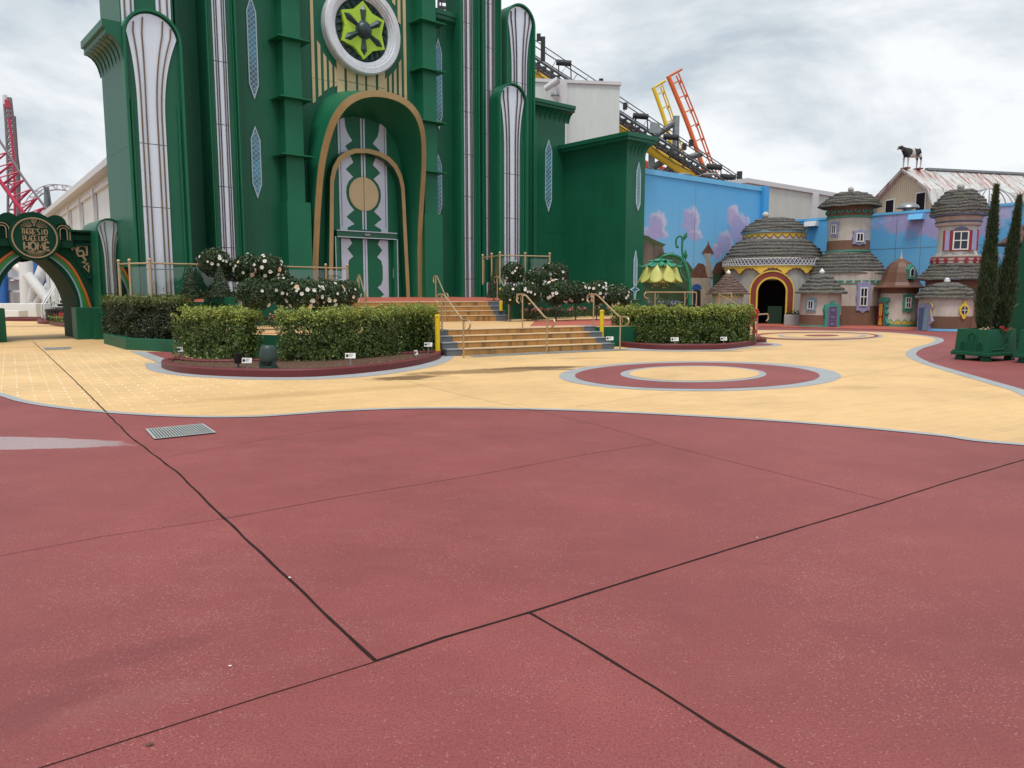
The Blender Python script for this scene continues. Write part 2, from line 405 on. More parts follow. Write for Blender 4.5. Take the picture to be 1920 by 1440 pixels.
# gold organ pipe strips and central planks
gs = [(14.28, 9.07, 18), (14.54, 9.36, 11.4), (14.79, 9.62, 10.98), (15.03, 9.78, 10.74), (15.26, 9.86, 10.56)]
gs += [(2 * CU - u, a, b) for u, a, b in gs] + [(2 * CU - 14.54, 12.9, 18), (2 * CU - 14.79, 13.6, 18), (14.54, 13.3, 18), (14.79, 13.9, 18)]
for u, a, b in gs:
    mb = MB(); sgn = 1 if u < CU else -1; w = .062
    for z0, z1 in (((a, min(b, 9.93)), (9.945, b)) if a < 9.9 else ((a, b),)):
        if z1 - z0 < .05: continue
        s0 = .1 if z0 == a else 0; s1 = .16 if z1 == b else 0
        pz([(u - w * sgn, z0 - s0), (u + w * sgn, z0), (u + w * sgn, z1 - s1), (u - w * sgn, z1)], VM + .05, VM + .002, mb)
    mb.build('gold_strip', M['cream_gold'], palace)
for a, b in ((15.3, 15.62), (15.74, 16.14), (16.24, 16.56), (16.66, 17.06), (17.18, 17.5)):
    mb = MB(); slab(a, b, VM + .06, VM + .002, 9.2, 10.05, mb); slab(a, b, VM + .06, VM + .002, 10.07, 11.3, mb); mb.build('gold_plank', M['cream_gold'], palace)
# sheet joints and rain grime on the flat walls
for u0, u1, v, zl in ((11.25, 12.78, VM, (4.0, 8.3, 12.6)), (13.6, 19.0, VM, (9.93, 13.0)), (19.9, 21.0, VM, (4.2, 8.3)), (25.6, 27.9, VM, (4.6, 9.4)), (8.7, 9.85, VM, (5.6, 10.0)), (wu0 + .02, wu1 - .02, wv, (4.7,))):
    for z in zl: slab(u0, u1, v + .0035, v + .001, z - .008, z + .008).build('sheet_joint', M['greend'], palace)
mb = MB()
for z in (3.6, 6.2): mb.prism([C(6.886, v, q) for v, q in ((-26.95, z - .008), (-29.8, z - .008), (-29.8, z + .008), (-26.95, z + .008))], [C(6.889, v, q) for v, q in ((-26.95, z - .008), (-29.8, z - .008), (-29.8, z + .008), (-26.95, z + .008))])
mb.build('sheet_joint', M['greend'], palace)
# round window
RZ, RR = 12.12, 1.72
def circ(r, n=64, c=CU, z=RZ): return [(c + r * math.cos(2 * pi * k / n), z + r * math.sin(2 * pi * k / n)) for k in range(n)]
rw = pz(circ(RR - .3), VM + .12, VM + .003).build('round_window', M['navy'], palace)
mb = MB(); pr = [(RR, .003), (RR, .34), (RR - .05, .40), (RR - .26, .40), (RR - .28, .36), (RR - .36, .36), (RR - .37, .30), (RR - .44, .30), (RR - .45, .24), (RR - .5, .22), (RR - .5, .12)]
mb.loft([[C(u, VM + d, z) for u, z in circ(r, 72)] for r, d in pr]); mb.build('ring', M['stone_white'], rw, smooth=True)
fc = MB()
for k in range(24):
    a = 2 * pi * k / 24; b = 2 * pi * (k + 1) / 24; r0, r1 = .7, RR - .5; m_ = (a + b) / 2
    P = lambda r, t, d: C(CU + r * math.cos(t), VM + d, RZ + r * math.sin(t))
    fc.add([P(r1, a, .121), P(r1, b, .121), P(r0, m_, .121), P(r1 * .82, m_, .26)], [(0, 1, 3), (1, 2, 3), (2, 0, 3)])
fc.build('facet', M['navy'], rw)
st = []
for k in range(12):
    a = pi / 2 + 2 * pi * k / 12; r = 1.13 if k % 2 == 0 else .84; st.append((CU + r * math.cos(a), RZ + r * math.sin(a)))
pz(st, VM + .30, VM + .121).build('star', M['lime'], rw)
for k in range(6):
    a = pi / 2 + 2 * pi * k / 6; ca, sa = math.cos(a), math.sin(a)
    Q = lambda r, w, d: C(CU + r * ca - w * sa, VM + d, RZ + r * sa + w * ca)
    mb = MB(); mb.add([Q(.28, -.08, .301), Q(.78, -.15, .301), Q(1.0, 0, .301), Q(.78, .15, .301), Q(.28, .08, .301), Q(.74, 0, .44), Q(.28, 0, .4)], [(0, 1, 5, 6), (1, 2, 5), (2, 3, 5), (3, 4, 6, 5), (0, 6, 4)])
    mb.build('petal', M['navy'], rw)
mb = MB(); mb.loft([[C(u, VM + d, z) for u, z in circ(max(r, .001), 32)] for r, d in ((.36, .301), (.36, .35), (.33, .38), (.31, .38), (.30, .42), (.25, .49), (.16, .54), (.001, .56))]); mb.build('boss', M['navy'], rw, smooth=True)
# portal hood leaning forward at its head, gold edged
prof = [(1.3, 2.62), (2.5, 2.60), (3.76, 2.55), (5.26, 2.51), (6.4, 2.47), (7.2, 2.38), (7.9, 2.23), (8.4, 2.04), (8.85, 1.72), (9.15, 1.30), (9.32, .85), (9.40, .4), (9.42, 0)]
_pp = smooth_path([Vector((w_, z_, 0)) for z_, w_ in prof], 3); prof = [(p.y, max(p.x, 0)) for p in _pp]
def vrim(z): 
    t = max(0, (z - 1.3) / 8.1); return -28.62 + 1.5 * t ** 2.2
def loop(sc_, dz, v, f=1.0):
    pts = [(w * sc_, z) for z, w in prof]; pts = [(-w, z) for w, z in pts] + [(w, z) for w, z in pts[-2::-1]]
    ztop = 9.42 + dz
    return [C(CU + w, (vrim(z) if v is None else v), 1.3 + (z - 1.3) * (ztop - 1.3) / 8.12) for w, z in pts]
fo = loop(1, 0, None); fi = loop(.905, -.24, None); bo = loop(1.0, .34, VM + .003); bi = loop(.80, -.66, VM + .003)
hood = MB().loft([bo, fo], closed=False); hood.loft([fi, bi], closed=False); hood = hood.build('portal_hood', M['green2'], palace, smooth=True)
nrm = Vector((EV[0], EV[1], .12)) * .03
g = MB(); g.loft([fo, [p + nrm for p in fo], [p + nrm for p in fi], fi], closed=False); g.build('gold_edge', M['gold'], hood)
# inner arch
def iarch(hw, top, z0=1.3):
    pr2 = [(z0, 1.92), (2.6, 1.87), (4.0, 1.81), (5.3, 1.76), (6.1, 1.72), (6.55, 1.60), (6.95, 1.36), (7.22, 1.02), (7.38, .6), (7.44, 0)]
    pts = [(w * hw, z0 + (z - z0) * top) for z, w in pr2]; pts = [(-w, z) for w, z in pts] + [(w, z) for w, z in pts[-2::-1]]; return [(CU + w, z) for w, z in pts]
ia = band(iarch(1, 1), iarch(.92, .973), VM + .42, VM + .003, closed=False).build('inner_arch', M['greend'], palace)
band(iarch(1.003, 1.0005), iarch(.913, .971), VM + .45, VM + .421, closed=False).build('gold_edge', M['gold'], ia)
# doorway leaf with silver cut-out ornament
dw = 1.17
def mir(pts): return [(2 * CU - u, z) for u, z in pts]
T = lambda px, py: V(px, py, VM)
def pxw(lst): return [T(*q) for q in lst]
off = -0.05
sil = [(634, 222), (645, 222), (646.5, 236), (650, 248), (656, 258), (659.7, 264), (653, 269), (646.3, 274), (652, 282), (661.7, 305), (654, 311), (647.5, 317.5), (654, 324), (661.3, 331.7), (653, 340), (649, 350), (648.3, 361), (650, 372), (655, 384), (663.3, 394), (656, 400), (649, 406.7), (656, 413), (664, 420.4), (651, 426.7), (651, 436), (640.5, 436)]
su = pxw(sil); x0 = CU - 1.13
edge = [(x0, su[0][1]), (x0, su[-1][1])]
left = [(max(u, x0 + .2), z) for u, z in su[1:-1]]; left = [(u + (CU - 16.4), z) for u, z in left]
orn = [(x0, 8.72)] + [(u, min(z, 8.72)) for u, z in left] + [(x0, left[-1][1])]
dmb = MB(); pz(orn, VM + .03, VM + .002, dmb); pz(mir(orn), VM + .03, VM + .002, dmb)
door = slab(CU - 1.9, CU + 1.9, VM + .0015, VM - .01, 1.3, 8.5).build('door_panel', M['green2'], palace)
dmb.build('silver_ornament', M['silver'], door)
for a, b in ((-.1, -.03), (.03, .1)): 
    for z0, z1 in ((6.36, 8.7), (4.2, 4.96)): slab(CU + a, CU + b, VM + .034, VM + .002, z0, z1).build('silver_bar', M['silver'], door)
for s_ in (-1, 1):
    slab(CU + s_ * 1.03 - .012, CU + s_ * 1.03 + .012, VM + .036, VM + .031, 4.3, 8.5).build('groove', M['greend'], door)
pz(circ(.69, 48, CU, 5.66), VM + .045, VM + .002).build('gold_disc', M['cream_gold'], door)
slab(CU - .012, CU + .012, VM + .048, VM + .046, 4.98, 6.34).build('groove', M['greend'], door)
ent = slab(CU - 1.36, CU + 1.36, VM + .012, VM + .003, 1.3, 4.0).build('entrance', M['green2'], palace)
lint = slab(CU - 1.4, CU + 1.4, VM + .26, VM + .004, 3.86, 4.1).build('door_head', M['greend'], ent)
slab(CU - 1.42, CU + 1.42, VM + .29, VM + .27, 4.085, 4.12).build('edge_strip', M['silver'], lint); slab(CU - 1.4, CU + 1.4, VM + .285, VM + .262, 3.83, 3.865).build('edge_strip', M['silver'], lint)
slab(CU - .16, CU + .1, VM + .31, VM + .262, 3.93, 4.02).build('sensor', M['steel'], lint)
for s_ in (-1, 1):
    a = CU + s_ * 1.38; j = slab(a - .09, a + .09, VM + .22, VM + .004, 1.3, 3.86).build('door_jamb', M['green2'], ent)
    slab(a - .02 + s_ * .08, a + .02 + s_ * .08, VM + .24, VM + .222, 1.3, 3.85).build('edge_strip', M['silver'], j)
lo = [(x0 + .02, 3.8), (x0 + .42, 3.8), (x0 + .52, 3.62), (x0 + .3, 3.38), (x0 + .56, 3.08), (x0 + .36, 2.92), (x0 + .3, 2.66), (x0 + .3, 2.15), (x0 + .38, 1.92), (x0 + .56, 1.8), (x0 + .26, 1.5), (x0 + .5, 1.31), (x0 + .02, 1.31)]
mb = MB(); pz(lo, VM + .04, VM + .013, mb); pz(mir(lo), VM + .04, VM + .013, mb); mb.build('silver_ornament', M['silver'], ent)
for a, b in ((-.1, -.015), (.015, .1)): slab(CU + a, CU + b, VM + .04, VM + .013, 1.31, 3.82).build('silver_bar', M['silver'], ent)
slab(CU + 1.21, CU + 1.24, VM + .26, VM + .225, 2.2, 2.6).build('door_handle', M['steel'], ent)
# ================================================================== ground, terraces, steps
RED = (.315, .082, .080); YEL = (.69, .45, .208); GREY = (.33, .345, .36)
def red_mat():
    t = NT('red_plaza_coating'); o = t.co.outputs['Object']
    big = t.noise(.5, 6, .65); mid = t.noise(1.7, 6, .7, t.mapping((1, 2.2, 1), (0, 0, R(35)))); fine = t.noise(95, 4, .85); sp = t.noise(30, 5, .8)
    c = t.mix(t.ramp(big, .32, .70), sc(RED, .72), sc(RED, 1.14))
    c = t.mix(t.math('MULTIPLY', t.ramp(t.noise(.17, 4, .55), .42, .60), .30), c, sc(RED, .66))
    c = t.mix(t.math('MULTIPLY', t.ramp(mid, .48, .72), .32), c, (.36, .135, .12))
    c = t.mix(t.math('SUBTRACT', 1.0, t.math('MULTIPLY', t.ramp(fine, .40, .57, (1, 1, 1), (0, 0, 0)), .85)), sc(RED, .52), c)
    # pale scuffs where the coating is worn, gathered in patches
    wear = t.math('MULTIPLY', t.ramp(sp, .60, .72), t.ramp(t.noise(.7, 5, .7), .40, .60))
    c = t.mix(t.math('MULTIPLY', wear, .85), c, (.58, .34, .31))
    vo = t.node('ShaderNodeTexVoronoi'); t.l.new(t.co.outputs['Object'], vo.inputs['Vector']); vo.inputs['Scale'].default_value = 85; vo.inputs['Randomness'].default_value = 1
    vs_ = t.node('ShaderNodeSeparateColor'); t.l.new(vo.outputs['Color'], vs_.inputs[0])
    spk = t.math('MULTIPLY', t.ramp(vo.outputs['Distance'], .26, .40, (1, 1, 1), (0, 0, 0)), t.ramp(t.math('ADD', vs_.outputs[0], t.math('MULTIPLY', t.math('SUBTRACT', t.noise(.8, 5, .75), .5), 2.4)), .86, .94))
    c = t.mix(t.math('MULTIPLY', spk, .45), c, (.50, .28, .245))
    spd = t.math('MULTIPLY', t.ramp(vo.outputs['Distance'], .22, .36, (1, 1, 1), (0, 0, 0)), t.ramp(vs_.outputs[1], .80, .86))
    c = t.mix(t.math('MULTIPLY', spd, .5), c, (.09, .025, .025))
    # damp patches of their own shape
    d1 = dist_mask(t, G(225, 1235), .14, .42, R(-62), .45, 4.5, .75); d2 = dist_mask(t, G(45, 1340), .16, .40, R(-35), .45, 4.5, .75)
    damp = t.math('MAXIMUM', d1, d2)
    c = t.mix(t.math('MULTIPLY', damp, .3), c, (.13, .033, .04))
    pale = dist_mask(t, G(250, 1315), .13, .40, R(-62), .5, 4.5, .8)
    c = t.mix(t.math('MULTIPLY', pale, .12), c, (.30, .16, .145))
    P = G(60, 829); wet = dist_mask(t, (P.x - .9, P.y), 2.1, .36, R(-4), .10, 1.6, .22)
    c = t.mix(wet, c, (.40, .235, .235))  # pale tint paints in the bright sky mirrored by the wet film
    rough = t.math('ADD', .58, t.math('MULTIPLY', mid, .2)); rough = t.math('SUBTRACT', rough, t.math('MULTIPLY', wet, .40), True)
    rough = t.math('MAXIMUM', rough, .05)
    t.set(col=c, rough=rough, spec=.32, coat=wet); t.b.inputs['Coat Roughness'].default_value = .30; t.b.inputs['Coat IOR'].default_value = 1.8
    h = t.math('ADD', t.math('MULTIPLY', fine, .6), t.math('MULTIPLY', sp, .4)); h = t.math('MULTIPLY', h, t.math('SUBTRACT', 1.0, wet))
    t.bump(h, .7, .008); return t.m
def yel_mat(name='yellow_paving', base=YEL, brick=True):
    t = NT(name); big = t.noise(.45, 5, .6); fine = t.noise(70, 3, .65)
    c = t.mix(t.ramp(big, .3, .7), sc(base, .84), sc(base, 1.09)); c = t.mix(t.math('MULTIPLY', t.ramp(t.noise(2.2, 5, .7, t.mapping((1, 2.5, 1), (0, 0, R(20)))), .5, .72), .22), c, sc(base, .7))
    if brick:
        b = t.node('ShaderNodeTexBrick'); t.l.new(t.mapping((1, 1, 1), (0, 0, R(-33))), b.inputs['Vector'])
        b.inputs['Scale'].default_value = 1.0; b.inputs['Brick Width'].default_value = .44; b.inputs['Row Height'].default_value = .21; b.inputs['Mortar Size'].default_value = .012; b.inputs['Mortar Smooth'].default_value = .3
        b.inputs['Color1'].default_value = (.94, .94, .94, 1); b.inputs['Color2'].default_value = (1.03, 1.03, 1.03, 1); b.inputs['Mortar'].default_value = (1, 1, 1, 1)
        c = t.mix(1.0, c, b.outputs['Color'], 'MULTIPLY')
        # mortar lines scuffed pale on the left, faded on the right
        P = G(200, 700); m = dist_mask(t, (P.x - 1, P.y + 1), 6.5, 9, 0, .5, .6, .3)
        m = t.math('MULTIPLY', t.math('MULTIPLY', b.outputs['Fac'], t.math('ADD', .2, t.math('MULTIPLY', m, .8))), t.ramp(t.noise(3.5, 3, .6), .35, .6))
        c = t.mix(m, c, (.88, .76, .55))
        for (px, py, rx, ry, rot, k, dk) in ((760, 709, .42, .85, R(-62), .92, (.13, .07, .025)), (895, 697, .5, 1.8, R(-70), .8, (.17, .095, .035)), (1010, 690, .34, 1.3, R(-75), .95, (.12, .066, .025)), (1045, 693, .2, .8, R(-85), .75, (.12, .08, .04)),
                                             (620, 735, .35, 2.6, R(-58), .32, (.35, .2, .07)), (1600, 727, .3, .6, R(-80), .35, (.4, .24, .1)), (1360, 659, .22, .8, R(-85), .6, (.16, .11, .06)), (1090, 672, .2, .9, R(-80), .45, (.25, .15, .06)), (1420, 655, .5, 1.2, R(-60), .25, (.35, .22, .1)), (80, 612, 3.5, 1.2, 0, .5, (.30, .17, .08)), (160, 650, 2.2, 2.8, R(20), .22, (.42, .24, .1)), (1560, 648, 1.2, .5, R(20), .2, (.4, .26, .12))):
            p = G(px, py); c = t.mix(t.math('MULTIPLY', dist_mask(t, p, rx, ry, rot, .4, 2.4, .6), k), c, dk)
        t.bump(t.math('SUBTRACT', t.math('MULTIPLY', fine, .35), t.math('MULTIPLY', b.outputs['Fac'], .8)), .25, .006)
    else: t.bump(fine, .2, .006)
    c = t.mix(t.math('MULTIPLY', t.ramp(fine, .4, .7), .18), c, sc(base, .72))
    t.set(col=c, rough=.66, spec=.4); return t.m
M['red'] = red_mat(); M['yel'] = yel_mat(); M['yel2'] = yel_mat('terrace_paving', (.66, .42, .20), False)
M['pink'] = paint('terrace_red', (.42, .11, .075), .6, .12, 1.5, .4, 0, .1)
M['grey'] = paint('grey_border', GREY, .6, .10, 1.6, .4, 0, .12, .2, (.22, .22, .2))
M['kerb'] = paint('kerb_maroon', (.125, .020, .022), .5, .12, 2.0, .4, 0, .1, .25, (.07, .014, .014))
M['crack'] = paint('joint_dark', (.022, .010, .009), .9, .3, 6, .2)
M['soil'] = paint('bark_mulch', (.105, .062, .04), .95, .45, 22, .2, 0, .9, 0, (0, 0, 0), 45)
M['stepf'] = paint('step_ochre', (.36, .19, .06), .65, .18, 2.2, .35, 0, .15, .95, (.06, .033, .014))
M['stept'] = paint('step_tread', (.62, .45, .27), .65, .10, 2, .35, 0, .1)
M['stepg'] = paint('step_grey', (.11, .125, .14), .6, .10, 2, .4, 0, .1)
g = MB(); g.quad((-900, -60, 0), (900, -60, 0), (900, 1500, 0), (-900, 1500, 0)); struct(g.build('ground', M['red']))
def sheet(name, pts, z, mat):
    mb = MB(); mb.poly([(p[0], p[1], z) for p in pts]); return struct(mb.build(name, mat))
# front edge of the yellow way, from far left to far right
fe_px = [(0, 742), (40, 754), (100, 764), (180, 772.5), (280, 779.5), (380, 783), (480, 782), (560, 777), (640, 771.5), (740, 767.5), (860, 766.5), (1000, 768.5), (1150, 773.5), (1300, 781), (1450, 790), (1600, 802), (1760, 817.5), (1920, 835.5)]
fe = [G(*p) for p in fe_px]; fe = [G(-420, 640), G(-220, 678), G(-90, 714)] + fe + [Vector((8.5, 6.6, 0)), Vector((14, 4.6, 0)), Vector((30, 2, 0))]
fe = smooth_path(fe, 6)
re_px = [(1920, 733), (1850, 713), (1790, 695.5), (1745, 682), (1719, 670), (1714, 662), (1728, 653), (1752, 646), (1766, 640), (1762, 634.5), (1735, 629.5), (1690, 625), (1640, 622.2), (1560, 620.3), (1480, 619.5), (1415, 619)]
re_ = [Vector((30, 5.5, 0)), Vector((13, 7.6, 0)), Vector((8.7, 9.4, 0)), Vector((7.95, 11.0, 0))] + [G(*p) for p in re_px]; re_ = smooth_path(re_, 6)
yel = fe + re_ + [G(1400, 603), Vector((8, 47, 0)), Vector((-40, 52, 0)), Vector((-40, 20, 0))]
sheet('yellow_path', yel, .004, M['yel'])
def strip_sheet(name, path, w0, w1, z, mat):
    a, b = offset_path(path, w0), offset_path(path, w1); mb = MB(); mb.loft([[Vector((p.x, p.y, z)) for p in a], [Vector((p.x, p.y, z)) for p in b]], closed=False); return struct(mb.build(name, mat))
strip_sheet('grey_border', fe, -.02, .11, .008, M['grey'])
strip_sheet('grey_border', re_, -.05, .20, .008, M['grey'])
far = [Vector((p.x, p.y, 0)) for p in re_ if p.y > 26]
# swirl rings on the yellow way
def ring_px(outer, inner, z, mat, name):
    mb = MB(); o = ellipse_px(*outer, z)
    if inner: mb.loft([o, ellipse_px(*inner, z)])
    else: mb.poly(o)
    return struct(mb.build(name, mat))
ring_px((1048, 1577, 677.5, 734), None, .008, M['grey'], 'ring_border'); ring_px((1078, 1537, 680.5, 730), None, .012, M['red'], 'ring_band')
ring_px((1163, 1437, 687, 718.5), None, .016, M['grey'], 'ring_border'); ring_px((1180, 1424, 688.5, 716), None, .020, M['yel'], 'ring_centre')
ring_px((1412, 1656, 622.3, 638.5), None, .008, M['grey'], 'ring_border'); ring_px((1405, 1648, 622.6, 638), None, .012, M['red'], 'ring_band')
ring_px((1425, 1640, 624.6, 636.2), None, .016, M['yel'], 'ring_centre'); ring_px((1458, 1626, 625.6, 635.3), None, .020, M['grey'], 'ring_border'); ring_px((1468, 1616, 626.2, 634.6), None, .024, M['yel'], 'ring_centre'); ring_px((1508, 1573, 628.6, 632.2), None, .028, M['red'], 'ring_dot')
ring_px((1330, 1467, 642.5, 651), None, .008, M['grey'], 'ring_border'); ring_px((1320, 1450, 643.5, 649.5), None, .012, M['red'], 'ring_band')
# orange red apron at the foot of the cottages
sheet('cottage_pavement', [Vector((9.5, 38.2, 0)), Vector((13.6, 35.0, 0)), Vector((17.0, 32.6, 0)), Vector((18.6, 30.2, 0)), Vector((21, 28, 0)), Vector((34, 34, 0)), Vector((20, 50, 0)), Vector((9.5, 48, 0))], .012, M['pink'])
# joints and cracks
def crack(pts, w, name='pavement_joint', jit=0.0, z=.0022):
    q = [G(*p) for p in pts]; path = []
    for i in range(len(q) - 1):
        n = max(2, int((q[i + 1] - q[i]).length / .12))
        for k in range(n): path.append(q[i].lerp(q[i + 1], k / n))
    path.append(q[-1])
    if jit: path = [p + Vector((noise.noise(p * 2.2) * jit, noise.noise(p * 2.2 + Vector((9, 9, 9))) * jit, 0)) for p in path]
    a = []; b = []
    for i, p in enumerate(path):
        t = path[min(i + 1, len(path) - 1)] - path[max(i - 1, 0)]; t.normalize(); n = Vector((-t.y, t.x, 0)); ww = w / 2 * (1 + .45 * noise.noise(p * 7))
        a.append(p + n * ww + Vector((0, 0, z))); b.append(p - n * ww + Vector((0, 0, z)))
    struct(MB().loft([a, b], closed=False).build(name, M['crack']))
crack([(62, 641), (100, 676), (140, 714), (199, 774)], .017, jit=.012, z=.0095)
crack([(197, 772), (250, 824), (330, 884), (420, 972), (540, 1084), (625, 1167), (705, 1240)], .018, jit=.012)
crack([(705, 1240), (830, 1196), (995, 1148), (1200, 1082), (1430, 1011), (1665, 940), (1800, 897), (1925, 861)], .0165, jit=.004)
crack([(995, 1150), (1100, 1212), (1230, 1290), (1340, 1362), (1475, 1445)], .015, jit=.004)
crack([(70, 1442), (300, 1368), (500, 1304), (705, 1241)], .0065, jit=.002)
crack([(425, 972), (640, 932), (900, 890), (1100, 852), (1235, 831)], .005, jit=.003)
crack([(1235, 831), (1130, 800), (1000, 770), (880, 745), (760, 715)], .005, jit=.003, z=.0095)
crack([(1235, 832), (1340, 858), (1480, 893), (1665, 940)], .0045, jit=.003)
crack([(0, 1043), (200, 1005), (425, 972)], .004, jit=.003)
crack([(285, 862), (520, 820), (720, 790), (800, 775)], .004, jit=.003)
crack([(1080, 765), (1240, 740), (1570, 710), (1740, 682), (1800, 660)], .006, jit=.004, z=.0215)
crack([(735, 708), (800, 699), (862, 709), (790, 714), (735, 708)], .008, jit=.004, z=.0095)
# drain grates
def grate(c4, nb, label, lng=True):
    a, b, c, d = [Vector((p.x, p.y, 0)) for p in c4]; ctr = (a + b + c + d) / 4
    root = thing('drain_grate', ctr, label, 'drain grate')
    MB().add([p + Vector((0, 0, .0135)) for p in (a, b, c, d)], [(0, 1, 2, 3)]).build('pit', M['black'], root)
    mb = MB()
    for k in range(nb):
        f = (k + .5) / nb; e = .26 / nb
        mb.quad(*[q + Vector((0, 0, .018)) for q in (a.lerp(b, f - e), a.lerp(b, f + e), d.lerp(c, f + e), d.lerp(c, f - e))])
    mb.build('bar', M['galv'], root)
    fr = MB(); L4 = [a, b, c, d]
    for i in range(4): fr.beam(L4[i] + Vector((0, 0, .016)), L4[(i + 1) % 4] + Vector((0, 0, .016)), .012, .006)
    fr.build('frame', M['galv'], root)
M['galv'] = paint('galvanised', (.50, .54, .53), .42, .15, 8, .5, .3)
grate([G(274, 807), G(380, 797), G(404, 813), G(290, 825)], 21, 'bright slotted metal drain grate set in the red paving beside the long crack')
grate([G(80, 653), G(134, 651.5), G(132, 655), G(84, 657)], 17, 'thin metal drain grate in the yellow paving in front of the archway')
# lower steps --------------------------------------------------------
def steps(name, P1, P2, zs, tread, label, grey=.42, left_grey=True):
    P1, P2 = Vector(P1), Vector(P2); t = (P2 - P1).normalized(); n = Vector((-t.y, t.x, 0)); Lw = (P2 - P1).length
    root = thing(name, (P1 + P2) / 2, label, 'steps'); z0 = P1.z
    for k, z in enumerate(zs):
        zb = z0 if k == 0 else zs[k - 1]; q = n * tread * k; ex = .16 * (len(zs) - 1 - k)
        a, b = P1 + q - t * 0, P2 + q; back = n * (tread if k < len(zs) - 1 else .6)
        def blk(s0, s1, mat, nm, top):
            mb = MB(); p0, p1 = a + t * s0, a + t * s1
            lo = [Vector((p.x, p.y, zb - (.0 if k else .05))) for p in (p0, p1, p1 + back, p0 + back)]; hi = [Vector((p.x, p.y, z)) for p in (p0, p1, p1 + back, p0 + back)]
            mb.loft([lo, hi]); mb.poly(hi); o = mb.build(nm, mat, root, bevel=.012)
            if top:
                m2 = MB(); hh = [Vector((p.x, p.y, z + .006)) for p in (p0 - n * .012, p1 - n * .012, p1 + back, p0 + back)]; h2 = [p + Vector((0, 0, .022)) for p in hh]
                m2.prism(hh, h2).build('nosing', top, o)
        gl = grey; run = (len(zs) - 1 - k) * .10
        blk(0, gl, M['stepg'], 'grey_block', M['stepg2']); blk(gl + .003, Lw - gl - .003, M['stepf'], 'step', M['stept']); blk(Lw - gl, Lw, M['stepg'], 'grey_block', M['stepg2'])
    return root
M['stepg2'] = paint('step_grey_top', (.24, .27, .30), .6, .10, 2, .4, 0, .1)
sl, sr = G(838, 668.5), G(1152, 655)
steps('stone_steps', sl, sr, [.15, .30, .45, .60], .30, 'lower flight of four ochre stone steps with grey end blocks and three gold handrails')
Zm, Zu = .628, 1.25
us_r = Vector((-.15, 27.15, Zm)); ud = Vector((math.sin(R(70)), math.cos(R(70)), 0)); us_l = us_r - ud * 5.75
steps('stone_steps', us_l, us_r, [.78, .935, 1.09, 1.245], .30, 'upper flight of four ochre stone steps rising to the palace door')
# long drain at the foot of the lower steps
td = (sr - sl).normalized(); tn = Vector((-td.y, td.x, 0))
grate([sl + td * .55 - tn * .52, sr + td * .1 - tn * .52, sr + td * .1 - tn * .06, sl + td * .55 - tn * .06], 90, 'long grey drain grate along the foot of the lower steps')
# middle terrace: paved slab at 0.6 m with green retaining face
tl = Vector((-5.4, 18.0, 0)); sb = tn * 1.2
mt = [tl + Vector((-1.6, .8, 0)), tl, sl + tn * .8 + td * .02, sl + td * .1 + sb, sr - td * .1 + sb, sr + tn * .8 - td * .02, Vector((7.2, 24.9, 0)), Vector((8.0, 27.0, 0)), Vector((9.6, 32.5, 0)), Vector((8.5, 37, 0)), Vector((-12, 30, 0)), Vector((-9.3, 22.3, 0))]
mb = MB(); mb.loft([[Vector((p.x, p.y, -.05)) for p in mt], [Vector((p.x, p.y, .6)) for p in mt]])
struct(mb.build('terrace_edge', M['green3'], bevel=.01))
sheet('terrace_paving', mt, .6, M['yel2'])
mw_ = offset_path(mt + [mt[0]], .0)
# red bands on the terrace
sheet('terrace_band', [sr + sb + td * -2.0 + tn * .2, sr + sb - td * .2, Vector((7.0, 25.1, 0)), Vector((7.8, 27.2, 0)), Vector((9.4, 32.0, 0)), Vector((6, 31.5, 0)), Vector((.8, 27.0, 0))], .604, M['pink'])
sheet('terrace_band', [tl + Vector((-1.5, .9, 0)), tl + Vector((.3, .55, 0)), sl + tn * 1.0, sl + tn * 1.0 + Vector((-.05, .25, 0)), tl + Vector((.3, .85, 0)), tl + Vector((-1.5, 1.2, 0))], .604, M['pink'])
# upper terrace, sloping a little up to the palace
us_lt, us_rt = us_l + Vector((-ud.y, ud.x, 0)) * .92, us_r + Vector((-ud.y, ud.x, 0)) * .92
ut = [C(8.2, -22.4), us_lt - ud * .05, us_lt, us_rt, us_rt + ud * .05, C(27.8, -23.6), C(27.8, -30), C(6.95, -30), C(7.2, -27), C(8.2, -24.6)]
def zt(p): 
    u, v = uvof(p); return 1.245 + max(0, min(1, (-v - 22.6) / 6)) * .16
mb = MB(); mb.loft([[Vector((p.x, p.y, .55)) for p in ut], [Vector((p.x, p.y, zt(p))) for p in ut]]); struct(mb.build('upper_terrace_edge', M['green3'], bevel=.01))
mb = MB(); mb.poly([Vector((p.x, p.y, zt(p))) for p in ut]); struct(mb.build('upper_terrace', M['pink']))
# low walls that hold the upper planting beds
def wall_run(name, pts, z0, z1, th, mat, label=None, cap=True):
    root = thing(name, pts[0], label, 'wall'); b = offset_path([Vector(p) for p in pts], th)
    mb = MB(); a = [Vector(p) for p in pts]
    lo = [Vector((p.x, p.y, z0)) for p in a + b[::-1]]; hi = [Vector((p.x, p.y, z1)) for p in a + b[::-1]]
    mb.prism(lo, hi); mb.build('wall_body', mat, root, bevel=.012); return root
wall_run('planter_wall', [C(8.2, -24.6), C(8.2, -22.4), C(12.1, -22.62)], .58, 1.46, .22, M['green3'], 'green rendered planter wall behind the camellia balls left of the upper steps')
wall_run('planter_wall', [us_rt + ud * .25 + Vector((0, 0, 0)), C(21.5, -22.55), C(26.9, -23.3)], .58, 1.46, .22, M['green3'], 'green rendered planter wall behind the camellia balls right of the upper steps')
sheet('planting_soil', [C(8.5, -24.4), C(8.5, -22.7), C(12.0, -22.9), C(12.6, -23.9)], 1.41, M['soil'])
